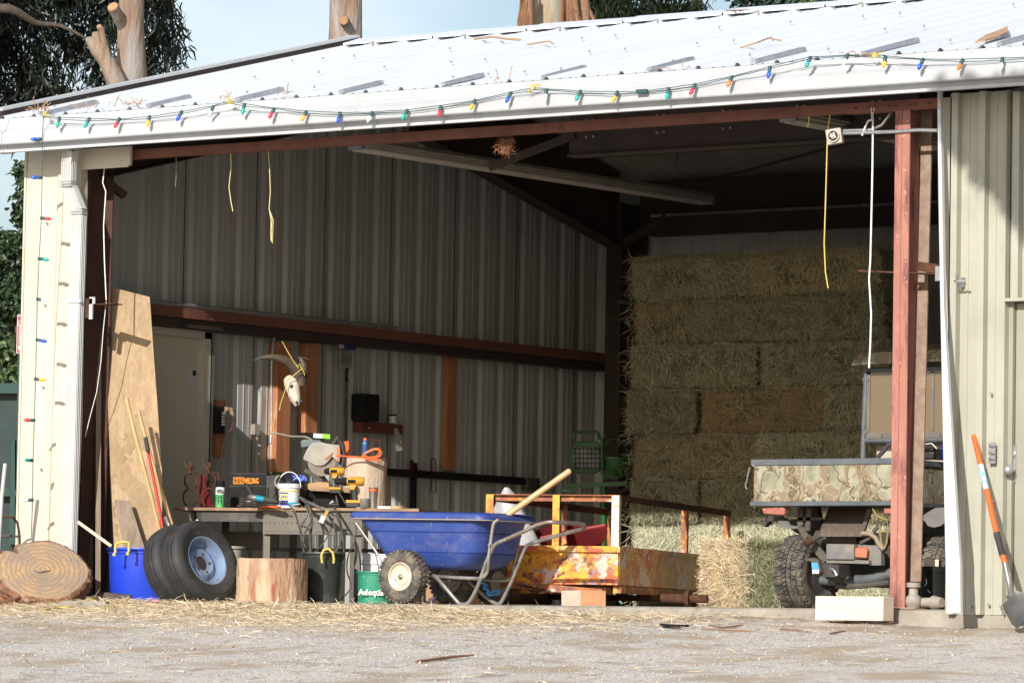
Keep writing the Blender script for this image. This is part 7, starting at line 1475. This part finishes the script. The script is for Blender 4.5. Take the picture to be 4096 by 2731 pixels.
mb.build('bark_strips', mat('peeling bark strips', (.33, .17, .09), (.46, .28, .17), 9, rough=.8, spots=((.12, .07, .04), 7, .6, .7)), tt)
tree('eucalyptus_tree', 'olive brown trunk with drooping green leaves right of the bark strips', 49, [(1402, -400, 46), (1398, -50, 50), (1394, 60, 54), (1390, 300, 58)],
     [(1340, -30, -.4, 40), (1375, -25, -.4, 30), (1420, -10, -.3, 40), (1455, 10, -.3, 38), (1490, 20, -.2, 40), (1520, 0, 0, 40), (1545, 10, 0, 32), (1590, -10, 0, 40), (1600, 15, 0, 26), (1350, 20, -.5, 18), (1400, -150, 0, 110), (1550, -150, 0, 110), (1480, -120, 0, 100), (1460, 40, -.2, 18), (1545, 40, 0, 16), (1335, 40, -.5, 10)], [(.05, .09, .035), (.08, .13, .05), (.03, .055, .025), (.12, .16, .06)], 9000, .35, m=BARKG)
tree('broadleaf_tree', 'dark broad leaved tree top behind the right of the ridge', 44, [(1850, 60, 30), (1850, 300, 36)], [(1740, 10, 0, 40), (1790, 0, 0, 45), (1840, 10, 0, 40), (1890, 0, 0, 40), (1940, -5, 0, 40), (1975, -10, 0, 24), (1720, -5, 0, 22), (1850, -80, 0, 90), (1950, -90, 0, 80)], [(.012, .03, .015), (.02, .05, .025), (.008, .02, .012)], 6500, .12, L_=(.05, .09), W_=(.03, .05), droop=.3)
tree('eucalyptus_tree', 'small spray of pale green hanging leaves above the right of the ridge', 42.5, [(1900, -300, 16), (1895, -150, 18), (1890, 300, 26)], [(1890, -20, 0, 26), (1925, -18, 0, 30), (1860, -15, 0, 20), (1905, -60, 0, 60)], [(.10, .14, .06), (.07, .11, .045)], 1600, .3)
def bush(label, z, cl, cols, k, **a): return tree('bush', label, z, [(cl[0][0], cl[0][1]+60, 12), (cl[0][0], 900, 16)], cl, cols, k, .12, m=WOODD, L_=(.06, .11), W_=(.03, .05), droop=.4, group='shrubs beyond the dumpster', **a)
bush('dark bush rising behind the left corner at mid height', 50, [(40, 620, 0, 40), (10, 560, 0, 40), (-30, 600, 0, 60), (50, 560, 0, 26), (20, 680, 0, 50), (60, 690, 0, 40), (-60, 700, 0, 70), (65, 500, 0, 18), (58, 440, 0, 16), (50, 480, 0, 14), (70, 400, 0, 18), (62, 380, 0, 12)], [(.02, .04, .02), (.035, .065, .025), (.05, .09, .03)], 14000)
bush('paler sunlit bush right behind the green dumpster', 45, [(20, 790, 0, 36), (-10, 820, 0, 40), (40, 850, 0, 30), (10, 880, 0, 36), (-50, 780, 0, 60), (60, 800, 0, 30), (-60, 880, 0, 60)], MG, 9000)
bush('dark bush filling the gap low behind the dumpster', 56, [(20, 760, 0, 70), (-60, 840, 0, 90), (60, 880, 0, 80), (-100, 700, 0, 90), (20, 950, 0, 90), (60, 1050, 0, 90), (0, 1150, 0, 90)], [(.015, .03, .015), (.025, .045, .02)], 12000)
hl = MB()
for i in range(40):
    x0 = -400+i*22; x1 = x0+22; h0 = 14+3*mn.noise(Vector((x0*.02, 0, 0))); h1 = 14+3*mn.noise(Vector((x1*.02, 0, 0))); hl.add([(x0, 420, -2), (x1, 420, -2), (x1, 470, h1-6), (x0, 470, h0-6)], [(0, 1, 2, 3)])
structure(hl.build('hill', mat('distant scrub', (.05, .07, .04), (.09, .09, .05), .05, rough=1), None, smooth=60))['label'] = 'low scrubby hill far behind the trees'
# unseen tree added at the right, crown shaped to shade the wall by the door
t = thing('shadow_tree', (13.4, -7.6, -.75), 'unseen leafy tree added at the right to shade the wall', 'tree')
mb = MB(); mb.tube([(13.4, -7.6, -.75), (13.3, -7.4, 2), (13.1, -7.2, 4.2), (12.9, -7, 6.6)], [.2, .16, .12, .06], 12); mb.tube([(13.2, -7.3, 3.4), (12, -7.1, 4.6), (10.8, -7.0, 5.9), (10.0, -7.0, 6.4)], [.09, .07, .05, .02], 8); mb.build('trunk', BARKE, t)
Ps = []
SX, SZ, SY = -7.0*LD.x/LD.y, -7.0*LD.z/LD.y, -7.0
while len(Ps) < 21000:
    x = rng.uniform(7.8, 9.9); z = rng.uniform(1.2, 3.08)
    if z > 3.00-(x-7.80)*1.09-.03*math.sin(x*9): yy_ = rng.uniform(-.3, .3); Ps.append((x+SX-yy_*.26, SY+yy_, z+SZ-yy_*.49))
P = np.array(Ps); k = len(P)
V, F = blades(P, unit(rng.normal(0, 1, (k, 3))*np.array([1, .2, 1])), unit(np.stack([rng.normal(0, .3, k), -np.ones(k), rng.normal(0, .5, k)], 1)), rng.uniform(.06, .12, k), rng.uniform(.05, .09, k), .1)
mb = MB(); mb.v = [Vector(v) for v in V]; mb.f = [tuple(f) for f in F]; mb.m = [0]*len(F); mb.build('crown', LEAF, t, smooth=0, cols=np.repeat(np.array(MG)[rng.integers(0, 4, k)], 2, axis=0))

# ---------------------------------------------------------------- ground litter
def ground_at(x, y):
    d = ray(x, y); t_ = 24.0
    for _ in range(400):
        p = CAM+d*t_
        if p.z < gz(p.x, p.y): break
        t_ += .05
    p.z = gz(p.x, p.y); return p
k = 30000; P = np.zeros((k, 3)); x = rng.uniform(-.6, 7.6, k); y = -rng.gamma(1.9, .46, k)-.005; keep = (rng.random(k) < np.clip((7.0-x)/3.6, 0.03, 1)) & (y > -3); x, y = x[keep], y[keep]
extra = 1100; x = np.concatenate([x, rng.uniform(-1, 9, extra)]); y = np.concatenate([y, -rng.uniform(0, 6, extra)]); k = len(x)
P = np.stack([x, y, np.array([gz(a, b) for a, b in zip(x, y)])+rng.uniform(.010, .032, k)*np.clip(1+y*.3, .45, 1)], 1)
D = unit(np.stack([rng.normal(0, 1, k), rng.normal(0, 1, k), rng.normal(0, .13, k)], 1)); V, F = blades(P, D, unit(np.stack([rng.normal(0, .5, k), rng.normal(-.5, .4, k), np.ones(k)], 1)), rng.uniform(.03, .12, k), rng.uniform(.003, .0062, k), .15)
mb = MB(); mb.v = [Vector(v) for v in V]; mb.f = [tuple(f) for f in F]; mb.m = [0]*len(F)
o = mb.build('scattered_straw', HAYM, None, smooth=0, cols=np.repeat(PS[rng.integers(0, 5, k)]*rng.uniform(.65, 1.15, (k, 1)), 2, axis=0)); tag(o, 'pale straw scattered over the ground in front of the slab', 'straw', kind='stuff')
# gravel stones
k = 9000; x = rng.uniform(-3, 9.5, k); y = -.25-rng.random(k)*8; r_ = rng.gamma(2.0, .0018, k)+.0022
base = np.array([(1, 0, 0), (-1, 0, 0), (0, 1, 0), (0, -1, 0), (0, 0, .7), (0, 0, -.7)]); bf_ = [(0, 2, 4), (2, 1, 4), (1, 3, 4), (3, 0, 4), (2, 0, 5), (1, 2, 5), (3, 1, 5), (0, 3, 5)]
mb = MB(); cols = []; gp = [(.46, .42, .37), (.38, .35, .31), (.52, .48, .42), (.30, .29, .30), (.40, .29, .22)]
for i in range(k):
    z = gz(x[i], y[i])+.012*mn.noise(Vector((x[i]*3, y[i]*3, 0)))+r_[i]*.3; a = rng.uniform(0, 6.28); ca, sa = math.cos(a), math.sin(a); e = rng.uniform(.6, 1.3, 3); o = len(mb.v)
    for b in base: q_ = b*e*r_[i]; mb.v.append(Vector((x[i]+q_[0]*ca-q_[1]*sa, y[i]+q_[0]*sa+q_[1]*ca, z+q_[2])))
    mb.f += [tuple(o+w_ for w_ in f) for f in bf_]; cols += [gp[int(rng.integers(0, 5))]]*8
mb.m = [0]*len(mb.f); o = mb.build('gravel_stones', mat('gravel stone', (0, 0, 0), rough=.85, attr=True), None, smooth=180, cols=cols); tag(o, 'loose pale stones lying on the gravel yard', 'gravel', kind='stuff')
TWG = mat('red brown twig', (.16, .07, .045), (.24, .12, .07), 30, rough=.8)
def twig(pts, r, label, m=TWG, cat='twig', name='twig'):
    mb = MB(); Q = [ground_at(x, y)+Vector((0, 0, r+.004)) for x, y in pts]; mb.tube(Q, [r]*(len(Q)-1)+[r*.5], 7); return solo(mb, name, m, label, cat, 'twigs lying on the gravel' if cat == 'twig' else None)
twig([(956, 1525), (1000, 1519), (1040, 1514), (1088, 1509)], .009, 'longest dark twig lying on the near gravel below the trailer')
twig([(1628, 1440), (1660, 1444), (1690, 1441), (1708, 1437)], .005, 'thin red twig on the gravel right of the black strip')
twig([(1610, 1448), (1650, 1450), (1700, 1453), (1740, 1452)], .005, 'long thin twig among the yellow straws on the gravel')
twig([(1790, 1447), (1830, 1450), (1860, 1454)], .005, 'short brown twig in front of the timber block')
twig([(1905, 1459), (1925, 1455), (1942, 1452)], .006, 'forked dark twig below the right end of the timber block')
twig([(1518, 1442), (1560, 1445), (1590, 1442)], .012, 'flat black rubber strip lying on the gravel in front of the slab', BLACKP, 'rubber strip', 'rubber_strip')
mb = MB(); p = ground_at(195, 1397); mb.T = frame(p, .5); mb.box(-.16, .16, -.07, .07, -.02, .05); solo(mb, 'concrete_chunk', CONC, 'flat broken concrete piece on the ground before the dark board', 'concrete', bevel=.008)
mb = MB(); mb.tube(smoothpath([ground_at(x, y)+Vector((0, 0, .02)) for x, y in [(100, 1408), (130, 1402), (160, 1400), (190, 1390), (225, 1382), (245, 1380)]]), .007, 7); solo(mb, 'yellow_cord', YROPE, 'yellow cord lying on the ground below the log slice', 'cord')
mb = MB(); mb.tube(smoothpath([at(x, y, z=32.9) for x, y in [(192, 1378), (202, 1372), (216, 1368), (228, 1371), (236, 1380)]]), .005, 6); solo(mb, 'bent_twig', PALEW, 'pale bent cane arching over the ground beside the blue tub', 'cane')
mb = MB(); p = at(358, 1380, z=32.25); mb.sphere(p, .022, 10, sz=.6, sx=1.5); solo(mb, 'pink_rag', mat('pink rag', (.62, .2, .3), rough=.8), 'small pink rag on the slab edge before the tyres', 'rag')
mb = MB(); p = ground_at(520, 1385); mb.T = frame(p+Vector((0, .0, 0)), .4); mb.box(-.05, .05, -.03, .03, 0, .035); solo(mb, 'brick_piece', mat('brick', (.36, .17, .1), rough=.9), 'small piece of brick between the tyres and the stump', 'brick')
mb = MB(); mb.tube([at(236, 1370, z=33.0), at(300, 1376, z=32.9)], .035, 10); solo(mb, 'log_piece', WOODD, 'short dark log lying behind the blue tub', 'log')
mb = MB(); p = at(1000, 500, z=30); 
# dry leaves and twigs on the roof and gutter
def roofbit(pts, r, label, name='roof_twig', m=TWG, flat=1): mb = MB(); mb.tube([onroof(x, y, dz) for x, y, dz in pts], r, 6, flat=flat); return solo(mb, name, m, label, 'twig', 'twigs lying on the roof')
DRY = mat('dry straw brown', (.40, .27, .15), (.3, .18, .1), 20, rough=.85)
roofbit([(1090, 90, .03), (1130, 85, .06), (1165, 90, .04), (1195, 92, .03)], .008, 'curved twig on the roof just left of the grey green trunk', m=DRY)
roofbit([(1212, 103, .03), (1240, 98, .05), (1262, 95, .05), (1272, 102, .03)], .006, 'thin twig on the roof below the grey green trunk', m=DRY)
roofbit([(1700, 110, .03), (1740, 98, .05), (1765, 88, .06), (1795, 94, .03)], .006, 'pale forked twig on the middle of the roof', m=DRY)
roofbit([(1640, 25, .03), (1690, 25, .05), (1740, 23, .03)], .006, 'thin twig near the ridge below the dark tree top')
mb = MB(); P = [onroof(x, y, .04) for x, y in [(2238, 100), (2262, 84), (2290, 74), (2312, 64), (2314, 76), (2290, 88), (2262, 96)]]; mb.prism(P, (0, .01, .012)); solo(mb, 'bark_curl', mat('dry bark curl', (.36, .21, .12), (.45, .28, .17), 12, rough=.8), 'curled piece of brown bark lying on the roof at the right', 'bark', smooth=0)
mb = MB(); rs_ = np.random.default_rng(5)
for (cx_, n_) in ((100, 16), (190, 8), (290, 6), (315, 7), (525, 6), (640, 4), (1150, 3), (1560, 3), (1960, 5), (2005, 4)):
    for i in range(n_):
        x = cx_+rs_.normal(0, 16); y = 258-(x-60)*.066-rs_.uniform(0, 6); a = onroof(x, y, .0) if y < 250 else at(x, y, Y=-.3); a = at(x, y+2, Y=-.27); v = Vector((rs_.normal(0, 1), rs_.normal(0, .5), abs(rs_.normal(.5, .4)))).normalized(); L = rs_.uniform(.03, .11)
        mb.tube([a, a+v*L*.5+Vector((0, 0, .01)), a+v*L], .0032, 5)
o = mb.build('gutter_litter', DRY, None); tag(o, 'dry twigs and straw caught along the top of the gutter', 'dry litter', kind='stuff')
